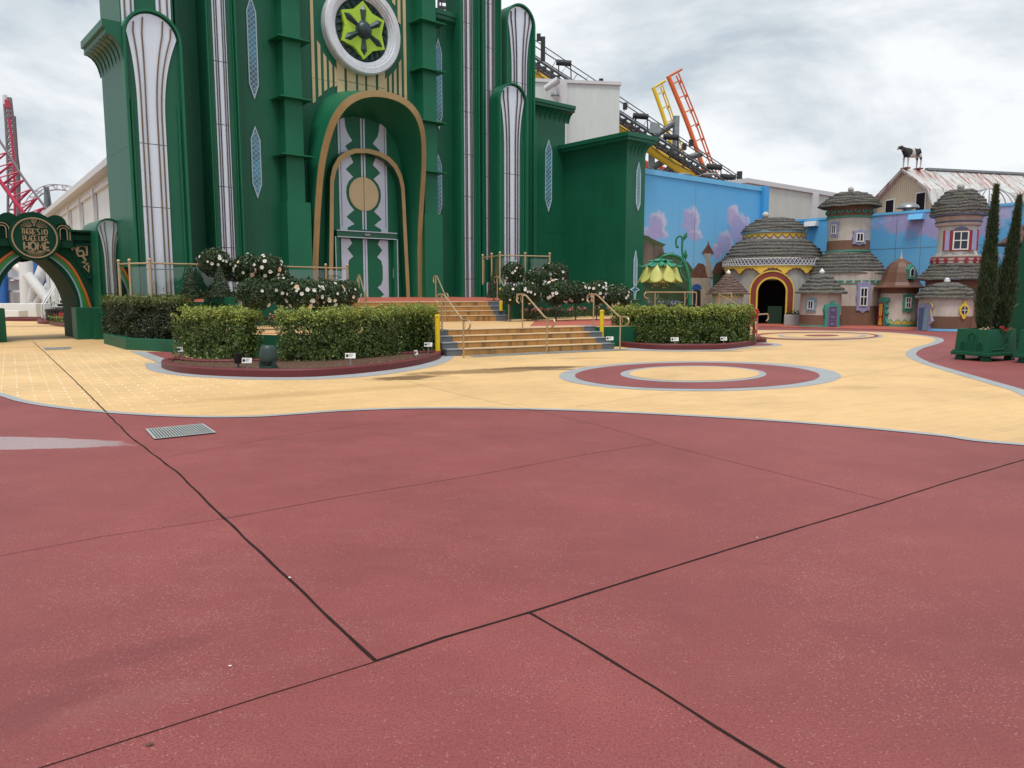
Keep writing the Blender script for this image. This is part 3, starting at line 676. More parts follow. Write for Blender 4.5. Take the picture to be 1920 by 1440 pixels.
sheet('planting_soil', [us_rt + ud * .6, C(21.5, -22.85), C(26.8, -23.6), C(26.8, -25), C(19, -24)], 1.41, M['soil'])
# kerbed beds --------------------------------------------------------
def kerbed_bed(name, pts, label, kw=.17, kh=.16, soil_rise=.1, closed=True):
    root = thing(name, (sum((Vector(p) for p in pts), Vector()) / len(pts)).xy.to_3d(), label, 'garden bed')
    o = smooth_path(pts, 8, True); cen = sum(o, Vector()) / len(o)
    if sum((o[i].x * o[(i + 1) % len(o)].y - o[(i + 1) % len(o)].x * o[i].y) for i in range(len(o))) < 0: o = o[::-1]
    n = len(o); inn = []
    for i in range(n):
        t = o[(i + 1) % n] - o[i - 1]; t.z = 0; t.normalize(); inn.append(o[i] + Vector((-t.y, t.x, 0)) * kw)
    Z = lambda l, z: [Vector((p.x, p.y, z)) for p in l]
    lerp = lambda f: [a.lerp(b, f) for a, b in zip(o, inn)]
    mb = MB(); mb.loft([Z(o, -.02), Z(o, kh - .025), Z(lerp(.16), kh), Z(lerp(.84), kh), Z(inn, kh - .025), Z(inn, .02)]); mb.build('kerb', M['kerb'], root, smooth=True)
    mb = MB(); mb.poly(Z(inn, kh - .05)); so_ = mb.build('soil', M['soil'], root)
    ch = MB()
    for k in range(int(420 * min(1.5, n / 80))):
        a, b = rnd.choice(inn), rnd.choice(inn); p = a.lerp(b, rnd.uniform(.0, .22)); 
        ch.leaf(Vector((p.x, p.y, kh - .035 + rnd.uniform(0, .02))), Vector((rnd.uniform(-.5, .5), rnd.uniform(-.5, .5), 1)), rnd.uniform(.03, .07))
    ch.build('mulch_chips', M['chips'], so_)['kind'] = 'stuff'
    return root, o
M['chips'] = paint('mulch_chip', (.17, .10, .065), .9, .5, 14, .2)
bl = [G(303, 688), G(330, 698.5), G(400, 705), G(500, 708), G(600, 706.5), G(700, 698), G(780, 686), G(824, 673), G(822, 664), Vector((-2.05, 19.25, 0)), Vector((-4.2, 17.55, 0)), Vector((-6.4, 16.6, 0)), Vector((-7.4, 17.2, 0))]
bedL, bo_ = kerbed_bed('garden_bed', bl, 'curved maroon kerbed bed holding the two front hedges left of the steps')
br = [Vector((3.15, 23.0, 0)), G(1220, 655.5), G(1300, 656.5), G(1360, 655), G(1410, 648.5), G(1421, 641), Vector((7.9, 24.6, 0)), Vector((6.8, 24.6, 0)), Vector((4.6, 24.0, 0))]
bedR, bo2 = kerbed_bed('garden_bed', br, 'curved maroon kerbed bed holding the long hedge right of the steps')
# grey apron round the left bed
ap = smooth_path([G(273, 686), G(282, 695), G(330, 704), G(420, 710.5), G(520, 713), G(620, 711), G(720, 703), G(800, 690), G(843, 676), G(838, 665), G(700, 672), G(400, 680), G(285, 681)], 6, True)
sheet('grey_apron', ap, .008, M['grey'])
sheet('grey_apron', [G(1150, 657), G(1280, 659.5), G(1370, 657.5), G(1421, 650), G(1440, 642), G(1400, 640), G(1200, 650)], .0088, M['grey'])
sheet('red_wedge', [G(271, 660), G(345, 660), G(345, 680), G(322, 678)], .008, M['red']); sheet('grey_apron', [G(243, 659), G(272, 660), G(330, 681), G(300, 682)], .012, M['grey'])
# low green planter wall in front of the dark hedge
pw = [C(6.45, -28.6), C(5.75, -26.6), G(236, 656), G(335, 661.5), Vector((-6.9, 18.9, 0))]
wall_run('planter_wall', pw[::-1], -.02, .33, -.2, M['green3'], 'low green planter wall round the dark hedge beside the archway')
sheet('planting_soil', [C(6.75, -28.6), C(6.2, -26.4), G(246, 652), G(335, 656), C(8.0, -21.5), C(8.1, -25), C(7, -28)], .24, M['soil'])
# ================================================================== planting and small furniture
def leaf_mat(name, dark, light, tipc, rough=.42, tr=.18):
    t = NT(name); geo = t.node('ShaderNodeNewGeometry'); r = geo.outputs['Random Per Island']
    at = t.node('ShaderNodeAttribute'); at.attribute_name = 'tip'
    cl = t.ramp(t.noise(4.5, 3, .6), .35, .68)
    c = t.mix(t.math('ADD', t.math('MULTIPLY', r, .65), t.math('MULTIPLY', cl, .35)), dark, light)
    c = t.mix(t.math('MULTIPLY', at.outputs['Fac'], t.math('ADD', .45, t.math('MULTIPLY', r, .55))), c, tipc)
    t.set(col=c, rough=rough, spec=.45)
    tl = t.node('ShaderNodeBsdfTranslucent'); t.l.new(c, tl.inputs['Color']); ms = t.node('ShaderNodeMixShader'); ms.inputs[0].default_value = tr
    t.l.new(t.b.outputs[0], ms.inputs[1]); t.l.new(tl.outputs[0], ms.inputs[2]); t.l.new(ms.outputs[0], t.n['Material Output'].inputs['Surface']); return t.m
M['leaf'] = leaf_mat('hedge_leaf', (.028, .058, .011), (.135, .20, .040), (.42, .46, .075))
M['leafd'] = leaf_mat('dark_hedge_leaf', (.010, .019, .008), (.036, .056, .018), (.20, .24, .05))  # tip colour is new growth and also paints in the lit hedge top
M['camel'] = leaf_mat('camellia_leaf', (.012, .030, .010), (.045, .085, .026), (.10, .15, .03), .3, .1)
M['cyp'] = leaf_mat('cypress_leaf', (.016, .034, .016), (.058, .092, .036), (.12, .15, .05), .6, .1)
M['bark'] = paint('bark', (.10, .075, .05), .9, .3, 9, .2, 0, .6)
M['petal'] = paint('white_petal', (.78, .77, .70), .55, .06, 20, .3); M['petalp'] = paint('peach_petal', (.78, .55, .40), .55, .1, 20, .3); M['petalr'] = paint('pink_petal', (.70, .25, .22), .55, .1, 20, .3)
def rv(): return Vector((rnd.gauss(0, 1), rnd.gauss(0, 1), rnd.gauss(0, 1)))
def hedge(name, path, wd, z0, z1, n, size, mat, label, clump=.5, stems=.22, tipd=.16, lumps=.10, group=None, core=False):
    path = smooth_path(path, 8); cum = [0]
    for i in range(1, len(path)): cum.append(cum[-1] + (path[i] - path[i - 1]).length)
    Lt = cum[-1]; root = thing(name, path[len(path) // 2].xy.to_3d(), label, 'hedge', group)
    def at(s):
        s = max(0, min(Lt, s)); i = 1
        while i < len(cum) - 1 and cum[i] < s: i += 1
        f = (s - cum[i - 1]) / max(cum[i] - cum[i - 1], 1e-6); t = (path[i] - path[i - 1]).normalized(); return path[i - 1].lerp(path[i], f), Vector((-t.y, t.x, 0))
    mb = MB(); k = 0
    while k < n:
        s = rnd.uniform(-.12, Lt + .12); p, nrm = at(s); f = rnd.uniform(-1, 1); h = rnd.random()
        if rnd.random() < .55: 
            if rnd.random() < .6: f = math.copysign(1 - abs(rnd.gauss(0, .14)), f)
            else: h = 1 - abs(rnd.gauss(0, .05))
        ht = z1 + lumps * noise.noise(Vector((s * 1.9, 3.1, z1))) + lumps * .35 * math.cos(2 * pi * s / .47) + lumps * .6 * noise.noise(Vector((s * 5.1, f, 8)))
        z = z0 + (ht - z0) * h; wob = 1 + .20 * noise.noise(Vector((s * 2.6, z * 2.2, f))) + .10 * math.cos(2 * pi * s / .47)
        q = p + nrm * (f * wd / 2 * wob * (1 - .12 * max(0, h - .8) / .2)); q.z = z
        if s < 0 or s > Lt: q += (path[-1] - path[-2] if s > Lt else path[0] - path[1]).normalized() * (abs(s if s < 0 else s - Lt))
        dn = noise.noise(q * 3.1) + .5 * noise.noise(q * 7.3)
        if dn < -clump + .75 * clump * rnd.random() - (.35 if h > .8 else 0): k += .35; continue
        tip = 0.0
        dtop = ht - z
        if dtop < tipd * rnd.uniform(.5, 1.6): tip = rnd.uniform(.35, 1.0)
        elif rnd.random() < .10: tip = rnd.uniform(.1, .5)
        q += rv() * .012 + (Vector((0, 0, abs(rnd.gauss(0, .05)))) if dtop < .06 else Vector((0, 0, 0)))
        nn = nrm * f * 1.1 + Vector((0, 0, .15 + (.9 if h > .88 else 0))) + rv() * .7
        mb.leaf(q, nn, size * rnd.uniform(.6, 1.35), tip); k += 1
    for j in range(n // 7):                    # old inner growth
        s = rnd.uniform(0, Lt); p, nrm = at(s); q = p + nrm * rnd.uniform(-.45, .45) * wd * .6; q.z = z0 + (z1 - z0) * rnd.uniform(.02, .86)
        if noise.noise(q * 2.3) > -.28: mb.leaf(q, nrm * rnd.choice((-1, 1)) + rv() * .5, size * rnd.uniform(1.6, 2.4), 0, .8)
    for j in range(int(Lt * 22)):               # stray new shoots above the clipped top
        s = rnd.uniform(0, Lt); p, nrm = at(s); q = p + nrm * rnd.uniform(-.5, .5) * wd * .9; q.z = z1 + lumps * noise.noise(Vector((s * 1.9, 3.1, z1))) - .03; hh = abs(rnd.gauss(0, .055)) * size / .06; lean = rv() * .3
        for i in range(5): mb.leaf(q + (Vector((0, 0, 1)) + lean) * hh * (i + 1) / 4 + rv() * .01, rv() + Vector((0, 0, .5)), size * rnd.uniform(.5, .95), rnd.uniform(.6, 1))
    mb.build('foliage', mat, root)
    s = .15; sm = MB()
    while s < Lt:
        p, nrm = at(s); q = p + nrm * rnd.uniform(-.12, .12) * wd
        sm.tube([(q.x, q.y, z0 - .12), (q.x + rnd.uniform(-.03, .03), q.y, z0 + (z1 - z0) * .4), (q.x + rnd.uniform(-.05, .05), q.y, z0 + (z1 - z0) * .75)], [.012, .010, .006], 5)
        s += stems * rnd.uniform(.7, 1.4)
    sm.build('stems', M['bark'], root); return root
hb = [G(352, 676), G(420, 683), G(472, 686)]
hedge('hedge', [Vector((p.x, p.y + .04, 0)) for p in hb], .62, .10, 1.17, 15000, .058, M['leaf'], 'short clipped hedge with yellow green tips at the left end of the front kerbed bed', .42)
hb = [G(534, 686), G(620, 684), G(720, 675), G(795, 661)]; hb = [Vector((p.x - .05, p.y + .08, 0)) for p in hb] + [Vector((-2.15, 19.25, 0))]
hedge('hedge', hb, .62, .10, 1.17, 25000, .058, M['leaf'], 'longer clipped hedge with yellow green tips between the dark speaker and the steps', .50)
hb = [Vector((3.25, 23.6, 0)), Vector((4.6, 22.75, 0)), Vector((6.0, 22.75, 0)), Vector((7.1, 23.4, 0))]
hedge('hedge', hb, .62, .14, 1.10, 24000, .066, M['leaf'], 'long clipped hedge in the kerbed bed right of the steps', .50)
hb = [C(6.55, -27.6), C(6.35, -25.4), C(6.45, -24.0), C(6.75, -23.1), C(6.95, -22.75)]
hedge('hedge', hb, 1.15, .26, 1.42, 20000, .07, M['leafd'], 'wide dark hedge in the low green planter beside the archway', .32, .4, .15, .05)
hedge('hedge', [C(7.35, -26.8), C(7.45, -24.9), C(7.5, -24.3)], .8, .3, 1.42, 5000, .075, M['leafd'], 'dark hedge tucked between the green planter wall and the left tower', .3, .5, .12, .05)
hd = Vector((-28.6, 49, 0)); 
hedge('hedge', [hd, hd + Vector((2.8, -.8, 0)), hd + Vector((3.2, -1.2, 0))], 1.2, .2, 1.25, 3200, .13, M['leaf'], 'bright green hedge seen through the archway below the white supports', .35, .5, .2)
# ground cover under the camellias
def cover(pts, n, z, h, size, mat, name, flowers=0, fm=None):
    mb = MB(); fl = MB()
    for k in range(n):
        i = rnd.randrange(len(pts) - 1); p = pts[i].lerp(pts[i + 1], rnd.random()) + Vector((rnd.gauss(0, .2), rnd.gauss(0, .2), 0)); hh = h * (.5 + .5 * (noise.noise(p * 2.5) + 1) / 2) * rnd.random() ** .6
        mb.leaf(Vector((p.x, p.y, z + hh)), Vector((0, 0, .6)) + rv() * .7, size * rnd.uniform(.6, 1.4), rnd.choice((0, 0, .2, .5)))
    for k in range(flowers):
        i = rnd.randrange(len(pts) - 1); p = pts[i].lerp(pts[i + 1], rnd.random()) + Vector((rnd.gauss(0, .2), rnd.gauss(0, .2), 0))
        for j in range(4): fl.leaf(Vector((p.x, p.y, z + h * rnd.uniform(.7, 1.0))) + rv() * .02, rv(), .07, 0, .9)
    o = mb.build(name, mat); o['kind'] = 'stuff'; tag(o, 'low leafy ground cover with small flowers ' + {0: 'under the camellia balls left of the steps', 1: 'under the camellia balls right of the steps', 2: 'round the cone shrubs above the dark hedge', 3: '', 4: ''}[COVERS[0]], 'plants'); COVERS[0] += 1
    if flowers: fl.build('flowers', fm, o)
COVERS = [0]
cover([C(8.0, -21.7), C(10, -21.8), C(13.2, -22.3)], 2400, .6, .38, .07, M['leafd'], 'ground_cover', 24, M['petalr'])
cover([us_rt + Vector((1.0, -1.4, 0)), C(20, -21.7), C(23, -22.0), C(26, -22.6)], 3600, .6, .42, .075, M['leafd'], 'ground_cover', 46, M['petalr'])
cover([C(7.5, -24.2), C(8.6, -23.3), C(9.6, -23.0), C(12.8, -23.3)], 2400, 1.4, .3, .07, M['leafd'], 'ground_cover', 12, M['petal'])
# camellia balls on stems ------------------------------------------------
def flower_mesh(mat, r=.05):
    mb = MB()
    for ring, (rr, tilt, m_) in enumerate(((r, .25, 6), (r * .65, .6, 5), (r * .3, .9, 3))):
        for k in range(m_):
            a = 2 * pi * k / m_ + ring * .5; d = Vector((math.cos(a), math.sin(a), 0)); b = Vector((-d.y, d.x, 0)); c0 = d * rr * .12
            mb.add([c0, d * rr * .7 + b * rr * .42 + Vector((0, 0, tilt * rr * .55)), d * rr + Vector((0, 0, tilt * rr)), d * rr * .7 - b * rr * .42 + Vector((0, 0, tilt * rr * .55))], [(0, 1, 2), (0, 2, 3)])
    return mb.build('flower', mat)
fproto = [flower_mesh(M['petal'], .055), flower_mesh(M['petalp'], .058), flower_mesh(M['petalr'], .05)]
def camellia(seed, r, stem, nleaf, fl, label, loc, base='camellia_ball'):
    rn = random.Random(seed); global rnd; keep, rnd = rnd, rn
    root = thing(base, (0, 0, 0), label, 'topiary tree', 'camellia balls in bloom round the steps')
    cz = stem + r * .85; mb = MB()
    for k in range(nleaf):
        d = rv().normalized(); q = d * r * (rnd.random() ** .22 if rnd.random() < .8 else rnd.random()) * (1 + .16 * noise.noise(d * 2.2 + Vector((seed, 0, 0))) + .07 * noise.noise(d * 6 + Vector((0, seed, 0)))); q.z *= .88
        mb.leaf(q + Vector((0, 0, cz)), d + rv() * .6, rnd.uniform(.05, .10), .8 * rnd.random() if (d.z > .45 and rnd.random() < .35) else 0, .5)
    mb.build('crown', M['camel'], root)
    MB().tube([(0, 0, 0), (.012, .01, stem * .5), (-.01, 0, cz)], [.022, .018, .015], 7).build('trunk', M['bark'], root)
    for k in range(fl):
        d = rv(); 
        d = d.normalized(); d.z = d.z * .7 - .12; d.normalize()
        src = fproto[0] if rnd.random() < .84 else (fproto[1] if rnd.random() < .9 else fproto[2])
        f = src.copy(); COL.objects.link(f); f.parent = root; f.location = Vector((d.x * r, d.y * r, d.z * r * .88 + cz)) * 1.0 + d * .02
        f.rotation_euler = d.to_track_quat('Z', 'Y').to_euler(); s_ = rnd.uniform(.65, 1.2); f.scale = (s_,) * 3
    rnd = keep; root.location = loc; return root
protos = [camellia(11, .5, .55, 3000, 32, 'x', (0, 0, 0)), camellia(23, .47, .58, 2800, 26, 'x', (0, 0, 0)), camellia(37, .52, .5, 3200, 56, 'x', (0, 0, 0)), camellia(5, .46, .6, 2700, 15, 'x', (0, 0, 0))]
used = [False] * 4
def ball(i, px, py, Y, zb, scl, label, rz):
    p = D(px, py, Y); c0 = [.55 + .425, .58 + .4, .5 + .442, .6 + .391][i] * scl
    loc = (p.x, p.y, p.z - c0)                 # the ball's middle sits where it hangs over its bed
    if not used[i]:
        used[i] = True; o = protos[i]; o.location = loc; o['label'] = label; o.rotation_euler = (0, 0, rz); o.scale = (scl,) * 3
    else: o = dup(protos[i], loc, label, rz, scl)
    if p.z - c0 > zb + .02:                    # carry the stem down into the soil
        for ch in o.children:
            if ch.name.startswith('trunk'):
                ch.data = ch.data.copy(); k = (p.z - c0 - zb) / scl
                for v_ in ch.data.vertices:
                    if v_.co.z < .01: v_.co.z -= k
balls = [(0, 402, 492, 23.6, 1.4, 1.0, 'camellia ball in front of the left gold balustrade, leftmost of the upper row', 0), (3, 440, 508, 24.2, 1.4, .92, 'small camellia ball behind the leftmost one of the upper row', 1), (1, 468, 503, 23.8, 1.4, 1.05, 'dark camellia ball third along the upper row left of the steps', 2), (2, 503, 503, 23.9, 1.4, .98, 'camellia ball thick with white blooms at the right end of the left upper row', 3.4),
         (3, 478, 552, 20.4, .6, 1.12, 'camellia ball at the left end of the lower row, over the gap between the hedges', 4), (0, 537, 546, 21.2, .6, 1.0, 'camellia ball second along the left lower row with a reddish stem shadow', 5), (2, 574, 554, 20.9, .6, 1.02, 'camellia ball with peach and white blooms in the middle of the left lower row', .6), (2, 612, 553, 21.3, .6, 1.0, 'camellia ball heavy with peach blooms second from the upper steps', 2.2), (1, 647, 550, 22.0, .6, .92, 'camellia ball beside the yellow bollard left of the upper steps', 1.1),
         (1, 962, 511, 28.5, 1.3, .96, 'camellia ball right of the door steps, against the mirrored tower', 2.7), (0, 1009, 526, 28.4, 1.3, 1.02, 'camellia ball in the upper row below the small wooden box', 3.9), (3, 1042, 514, 29.0, 1.3, 1.1, 'camellia ball at the right end of the right upper row', .3),
         (3, 957, 552, 26.4, .6, .9, 'camellia ball behind the middle handrail, leftmost of the right lower row', 1.9), (0, 990, 549, 26.8, .6, .92, 'camellia ball second along the right lower row', 5.4), (1, 1043, 549, 27.0, .6, 1.12, 'camellia ball with one pink bloom in the middle of the right lower row', 4.4), (3, 1080, 550, 27.6, .6, 1.05, 'camellia ball third from the right end of the right lower row', 2.4), (2, 1119, 548, 27.8, .6, 1.0, 'camellia ball behind the right handrail, second from the right end', 5.9), (1, 1158, 557, 27.4, .6, 1.05, 'camellia ball at the right end of the right lower row, beside the wing wall', 3.2)]
for b in balls: ball(*b)
for f in fproto: bpy.data.objects.remove(f)
# clipped cones
def cone_shrub(px, py, Y, zb, h, r, label, n=1700):
    p = D(px, py, Y); root = thing('cone_shrub', (p.x, p.y, zb), label, 'shrub', 'clipped cone shrubs'); mb = MB()
    for k in range(n):
        t = 1 - math.sqrt(rnd.random()); a = rnd.uniform(0, 2 * pi); rr = r * (1 - t) ** .85 * (1 + .12 * noise.noise(Vector((math.cos(a), math.sin(a), t * 6)))) * rnd.uniform(.75, 1.05) + .015
        mb.leaf(Vector((p.x + rr * math.cos(a), p.y + rr * math.sin(a), zb + .1 + t * h)), Vector((math.cos(a), math.sin(a), .5)) + rv() * .5, rnd.uniform(.035, .075))
    mb.build('foliage', M['cyp'], root); MB().tube([(p.x, p.y, zb), (p.x, p.y, zb + h * .6)], [.025, .012], 6).build('stem', M['bark'], root)
cone_shrub(357, 530, 23.0, 1.38, .95, .28, 'dark cone shrub left of the camellia balls, in front of the glass balustrade'); cone_shrub(413, 535, 22.9, 1.38, .9, .3, 'dark cone shrub under the leftmost upper camellia ball'); cone_shrub(537, 520, 24.0, 1.38, .95, .24, 'thin dark cone shrub right of the white bloomed upper ball')
cone_shrub(926, 530, 28.6, 1.3, 1.0, .26, 'dark cone shrub behind the yellow bollard right of the upper steps'); cone_shrub(990, 530, 29.0, 1.3, .95, .3, 'brownish cone shrub between the two right upper camellia balls'); cone_shrub(1062, 530, 29.6, 1.3, 1.0, .28, 'dark cone shrub at the right end of the right upper bed')
# cypress trees in the planter ------------------------------------------
def cypress(base, top, r, label, n, seed):
    b, t = Vector(base), Vector(top); ax = t - b; h = ax.length; root = thing('cypress_tree', b, label, 'tree', 'cypress trees in the green planter'); mb = MB()
    off_ = seed * 7.7
    for k in range(n):
        f = rnd.random() ** 1.05; a = rnd.uniform(0, 2 * pi)
        env = r * min(1, .62 + f * 2.2) * (1 - max(0, f - .3) / .7 * .985) ** .8 * (1 + .38 * noise.noise(Vector((math.cos(a) * 1.2, math.sin(a) * 1.2, f * 9 + off_))) + .2 * noise.noise(Vector((math.cos(a) * 3, math.sin(a) * 3, f * 26 + off_))))
        rr = env * (rnd.random() ** .35) * (1.3 if rnd.random() < .08 else 1); q = b + ax * f + Vector((math.cos(a) * rr, math.sin(a) * rr, 0))
        up = Vector((math.cos(a) * .35, math.sin(a) * .35, 1)) + rv() * .24; up.normalize(); sd_ = up.cross(rv()).normalized(); l = rnd.uniform(.05, .15); w_ = rnd.uniform(.008, .016); o = len(mb.v)
        mb.v += [q - sd_ * w_, q + sd_ * w_, q + up * l]; mb.f.append((o, o + 1, o + 2))
        if f > .9 or rnd.random() < .12: 
            for j in range(3): mb.tip[o + j] = rnd.random()
        elif not mb.tip: mb.tip[o] = .01
    mb.build('crown', M['cyp'], root); MB().tube([b - Vector((0, 0, .12)), b + ax * .3, b + ax * .8], [.035, .028, .01], 7).build('trunk', M['bark'], root)
    return root
cypress((11.14, 18.2, .72), (11.22, 18.2, 4.02), .172, 'tall dark cypress standing left in the green planter', 15000, 1)
cypress((11.62, 18.28, .72), (11.84, 18.3, 3.78), .178, 'leaning dark cypress on the right side of the green planter', 14000, 2)
MB().tube([(11.27, 18.12, .7), (11.27, 18.12, 1.9)], .012, 6).build('stake', M['bark'], [o for o in bpy.data.objects if o.name == 'cypress_tree'][0])
# green planter boxes -----------------------------------------------------
def planter_box(corner, la, lb, h, label, rz, scroll=True):
    root = thing('planter_box', (corner[0], corner[1], 0), label, 'planter', 'green planter boxes')
    c = Vector((corner[0], corner[1], 0)); A = Vector((-.45, .893, 0)); B = Vector((.88, .475, 0))
    if rz: m = Matrix.Rotation(rz, 3, 'Z'); A, B = m @ A, m @ B
    def rect(e, z): return [c - A * e - B * e + Vector((0, 0, z)), c + B * (lb + e) - A * e + Vector((0, 0, z)), c + B * (lb + e) + A * (la + e) + Vector((0, 0, z)), c + A * (la + e) - B * e + Vector((0, 0, z))]
    mb = MB(); mb.loft([rect(.03, .2), rect(-.0, h), rect(-.05, h), rect(-.05, h - .09)]); mb.build('box', M['green3'], root, bevel=.008)
    mb = MB(); mb.prism(rect(.085, .12), rect(.085, .205)); mb.build('plinth', M['green3'], root, bevel=.012)
    MB().prism(rect(.06, .205), rect(.06, .235)).build('moulding', M['green3'], root)
    for f in ((c + A * .07 + B * .07), (c + A * (la - .07) + B * .07), (c + A * .07 + B * (lb - .07)), (c + A * (la - .07) + B * (lb - .07))):
        f = Vector((f.x, f.y, 0)); mb = MB(); loops = []
        for s_ in (-1, 1):
            l = []
            for k in range(14):
                a = pi * k / 13; l.append(f + B * s_ * .075 - A * .1 + A * (.1 + .09 * math.cos(a)) + Vector((0, 0, .001 + .12 * min(1, 1.25 * math.sin(a)))))
            loops.append(l)
        mb.loft(loops, closed=True); mb.poly(loops[0]); mb.poly(loops[1]); mb.build('foot', M['green3'], root, bevel=.006)
    mb = MB(); mb.poly(rect(-.05, h - .07)); mb.build('soil', M['soil'], root)
    def face(o, d, nrm, ln):
        # raised fan motif: a tall rounded panel between two short ones, each with grooves
        P = lambda x, z, e: o + d * x + nrm * (e + .03 * (h - z) / (h - .2) - .0) + Vector((0, 0, z))
        for x0, w_, zt_ in ((ln * .5, .115, h - .07), (ln * .5 - .205, .06, h - .30), (ln * .5 + .205, .06, h - .30)):
            out = [(x0 - w_, .24)] + [(x0 - w_ * math.cos(pi * k / 10), zt_ - w_ + w_ * math.sin(pi * k / 10)) for k in range(11)] + [(x0 + w_, .24)]
            inn = [(x0 + (x - x0) * .8, z - (.0 if z < .25 else w_ * .18)) for x, z in out]
            mb = MB(); mb.loft([[P(x, z, .002) for x, z in out], [P(x, z, .02) for x, z in out], [P(x, z, .02) for x, z in inn], [P(x, z, .004) for x, z in inn]], closed=False)
            for q in (-.36, .36):
                mb.beam(P(x0 + q * w_ * .7, .245, .012), P(x0 + q * w_ * 1.15, zt_ - w_ * .55, .012), .012, .016)
            mb.build('fan_relief', M['green3'], root)
    face(c + A * la - B * .0, -A, -B, la)
    # stepped scroll on the other side
    P = lambda x, z, e=.0: c + B * x - A * (.018 + .03 * (h - z) / (h - .2) + e) + Vector((0, 0, z))
    pts = smooth_path([P(.1, .27), P(.32, .275), P(.52, .29), P(.60, .36), P(.70, .40), P(.76, .52), P(.84, .60), P(.87, h - .05)], 5)
    if scroll: MB().tube(pts, .014, 6).build('scroll_relief', M['green3'], root)
    return root, c, A, B
pb, pc, pA, pB = planter_box((11.0, 17.72), .76, 1.08, .74, 'green planter box with fan relief holding the two cypresses', 0)
pb2, *_r = planter_box((11.93, 16.78), .80, 1.0, .76, 'green planter box cut by the right edge of the view', 0)
def flowers_at(cx, cy, z, n, mat, name, label):
    root = thing(name, (cx, cy, z), label, 'flowers'); mb = MB(); lf = MB()
    for k in range(n):
        q = Vector((cx + rnd.gauss(0, .1), cy + rnd.gauss(0, .06), z + rnd.uniform(.02, .11)))
        for j in range(5): mb.leaf(q + rv() * .012, rv(), .035, 0, .9)
        for j in range(4): lf.leaf(q + rv() * .04 - Vector((0, 0, .05)), rv() + Vector((0, 0, 1)), .06, .2)
    mb.build('blossom', mat, root); lf.build('leaves', M['camel'], root)
M['geranium'] = paint('red_petal', (.55, .03, .035), .5, .15, 20, .3)
flowers_at(11.5, 17.95, .70, 12, M['geranium'], 'flower_clump', 'red flowers at the foot of the leaning cypress'); flowers_at(11.02, 18.0, .69, 7, M['petalp'], 'flower_clump', 'pale flowers at the foot of the left cypress'); flowers_at(11.95, 17.2, .72, 16, M['geranium'], 'flower_clump', 'red flowers in the planter box at the right edge')
# green obelisk with a round eye emblem at the right edge
ob = thing('obelisk', (13.75, 20.0, 0), 'tapering green obelisk with a round eye emblem at the right edge of the view', 'obelisk')
mb = MB(); 
for z0, z1, w0, w1 in ((0, .35, 1.5, 1.5), (.35, 6.0, 1.22, .3)):
    mb.loft([[Vector((13.75 + sx * w / 2, 20.0 + sy * w / 2, z)) for sx, sy in ((-1, -1), (1, -1), (1, 1), (-1, 1))] for z, w in ((z0, w0), (z1, w1))])
mb.build('shaft', M['green3'], ob, bevel=.01)
ex, ez = 13.29, 1.10
mb = MB(); mb.loft([[Vector((ex + r * math.cos(a), 19.44 - d, ez + r * math.sin(a))) for a in [2 * pi * k / 24 for k in range(24)]] for r, d in ((.20, -.01), (.20, .02), (.165, .02), (.165, -.01))]); mb.build('emblem_ring', M['petal'], ob)
mb = MB(); e = [(-.12, 0), (-.05, .06), (.05, .06), (.12, 0), (.05, -.06), (-.05, -.06)]; mb.prism([Vector((ex + x, 19.42, ez + z)) for x, z in e], [Vector((ex + x, 19.46, ez + z)) for x, z in e]); mb.build('emblem_eye', M['petal'], ob)
# handrails ---------------------------------------------------------------
M['rail'] = paint('gold_rail', (.46, .34, .20), .34, .10, 6, .5, .45, .02, .2, (.25, .17, .09))
def handrail(base_pt, dirn, run, drop, zlow, label, hook_top=.12, r=.022):
    # from the bottom post up along the steps; dirn points up the steps
    b = Vector((base_pt.x, base_pt.y, 0)); d = Vector((dirn.x, dirn.y, 0)).normalized(); Z = lambda z: Vector((0, 0, z)); H = .93
    zt_ = zlow + drop
    root = thing('handrail', b + Z(zlow), label, 'handrail', 'gold tube handrails on the steps')
    p = [b - d * .20 + Z(zlow + H - .235), b - d * .32 + Z(zlow + H - .19), b - d * .37 + Z(zlow + H - .10), b - d * .30 + Z(zlow + H - .02), b - d * .17 + Z(zlow + H), b + d * .02 + Z(zlow + H), b + d * .14 + Z(zlow + H + .03)]
    q = b + d * run
    p += [q - d * .14 + Z(zt_ + H - .03), q + Z(zt_ + H), q + d * .22 + Z(zt_ + H), q + d * .34 + Z(zt_ + H - .03), q + d * .39 + Z(zt_ + H - .11), q + d * .36 + Z(zt_ + H - .2), q + d * .26 + Z(zt_ + H - .24)]
    lo, hi = p[:7], p[7:]
    path = smooth_path(lo, 5)[:-1] + smooth_path([p[6], p[7]], 6)[:-1] + smooth_path(hi, 5)
    MB().tube(path, r, 9).build('rail', M['rail'], root, smooth=True)
    for c_, z0, sgn in ((b + d * .02, zlow, -1), (q + d * .05, zt_, 1)):
        MB().tube([c_ + Z(z0 - .02), c_ + Z(z0 + H - .01)], r * .95, 9).build('post', M['rail'], root, smooth=True)
        br_ = smooth_path([c_ + Z(z0 + H - .26), c_ + d * .09 * sgn + Z(z0 + H - .18), c_ + d * .10 * sgn + Z(z0 + H - .06), c_ + d * .02 * sgn + Z(z0 + H - .02)], 4)
        MB().tube(br_, .007, 6).build('brace', M['rail'], root, smooth=True)
    return root
for px, py, w_ in ((870, 671.5, 'left'), (1026, 663, 'middle'), (1163, 656.5, 'right')):
    handrail(G(px, py), tn, 1.28, .615, 0, f'gold tube handrail down the {"left side of the" if w_ == "left" else "middle of the" if w_ == "middle" else "right side of the"} lower steps')
un = Vector((-ud.y, ud.x, 0))
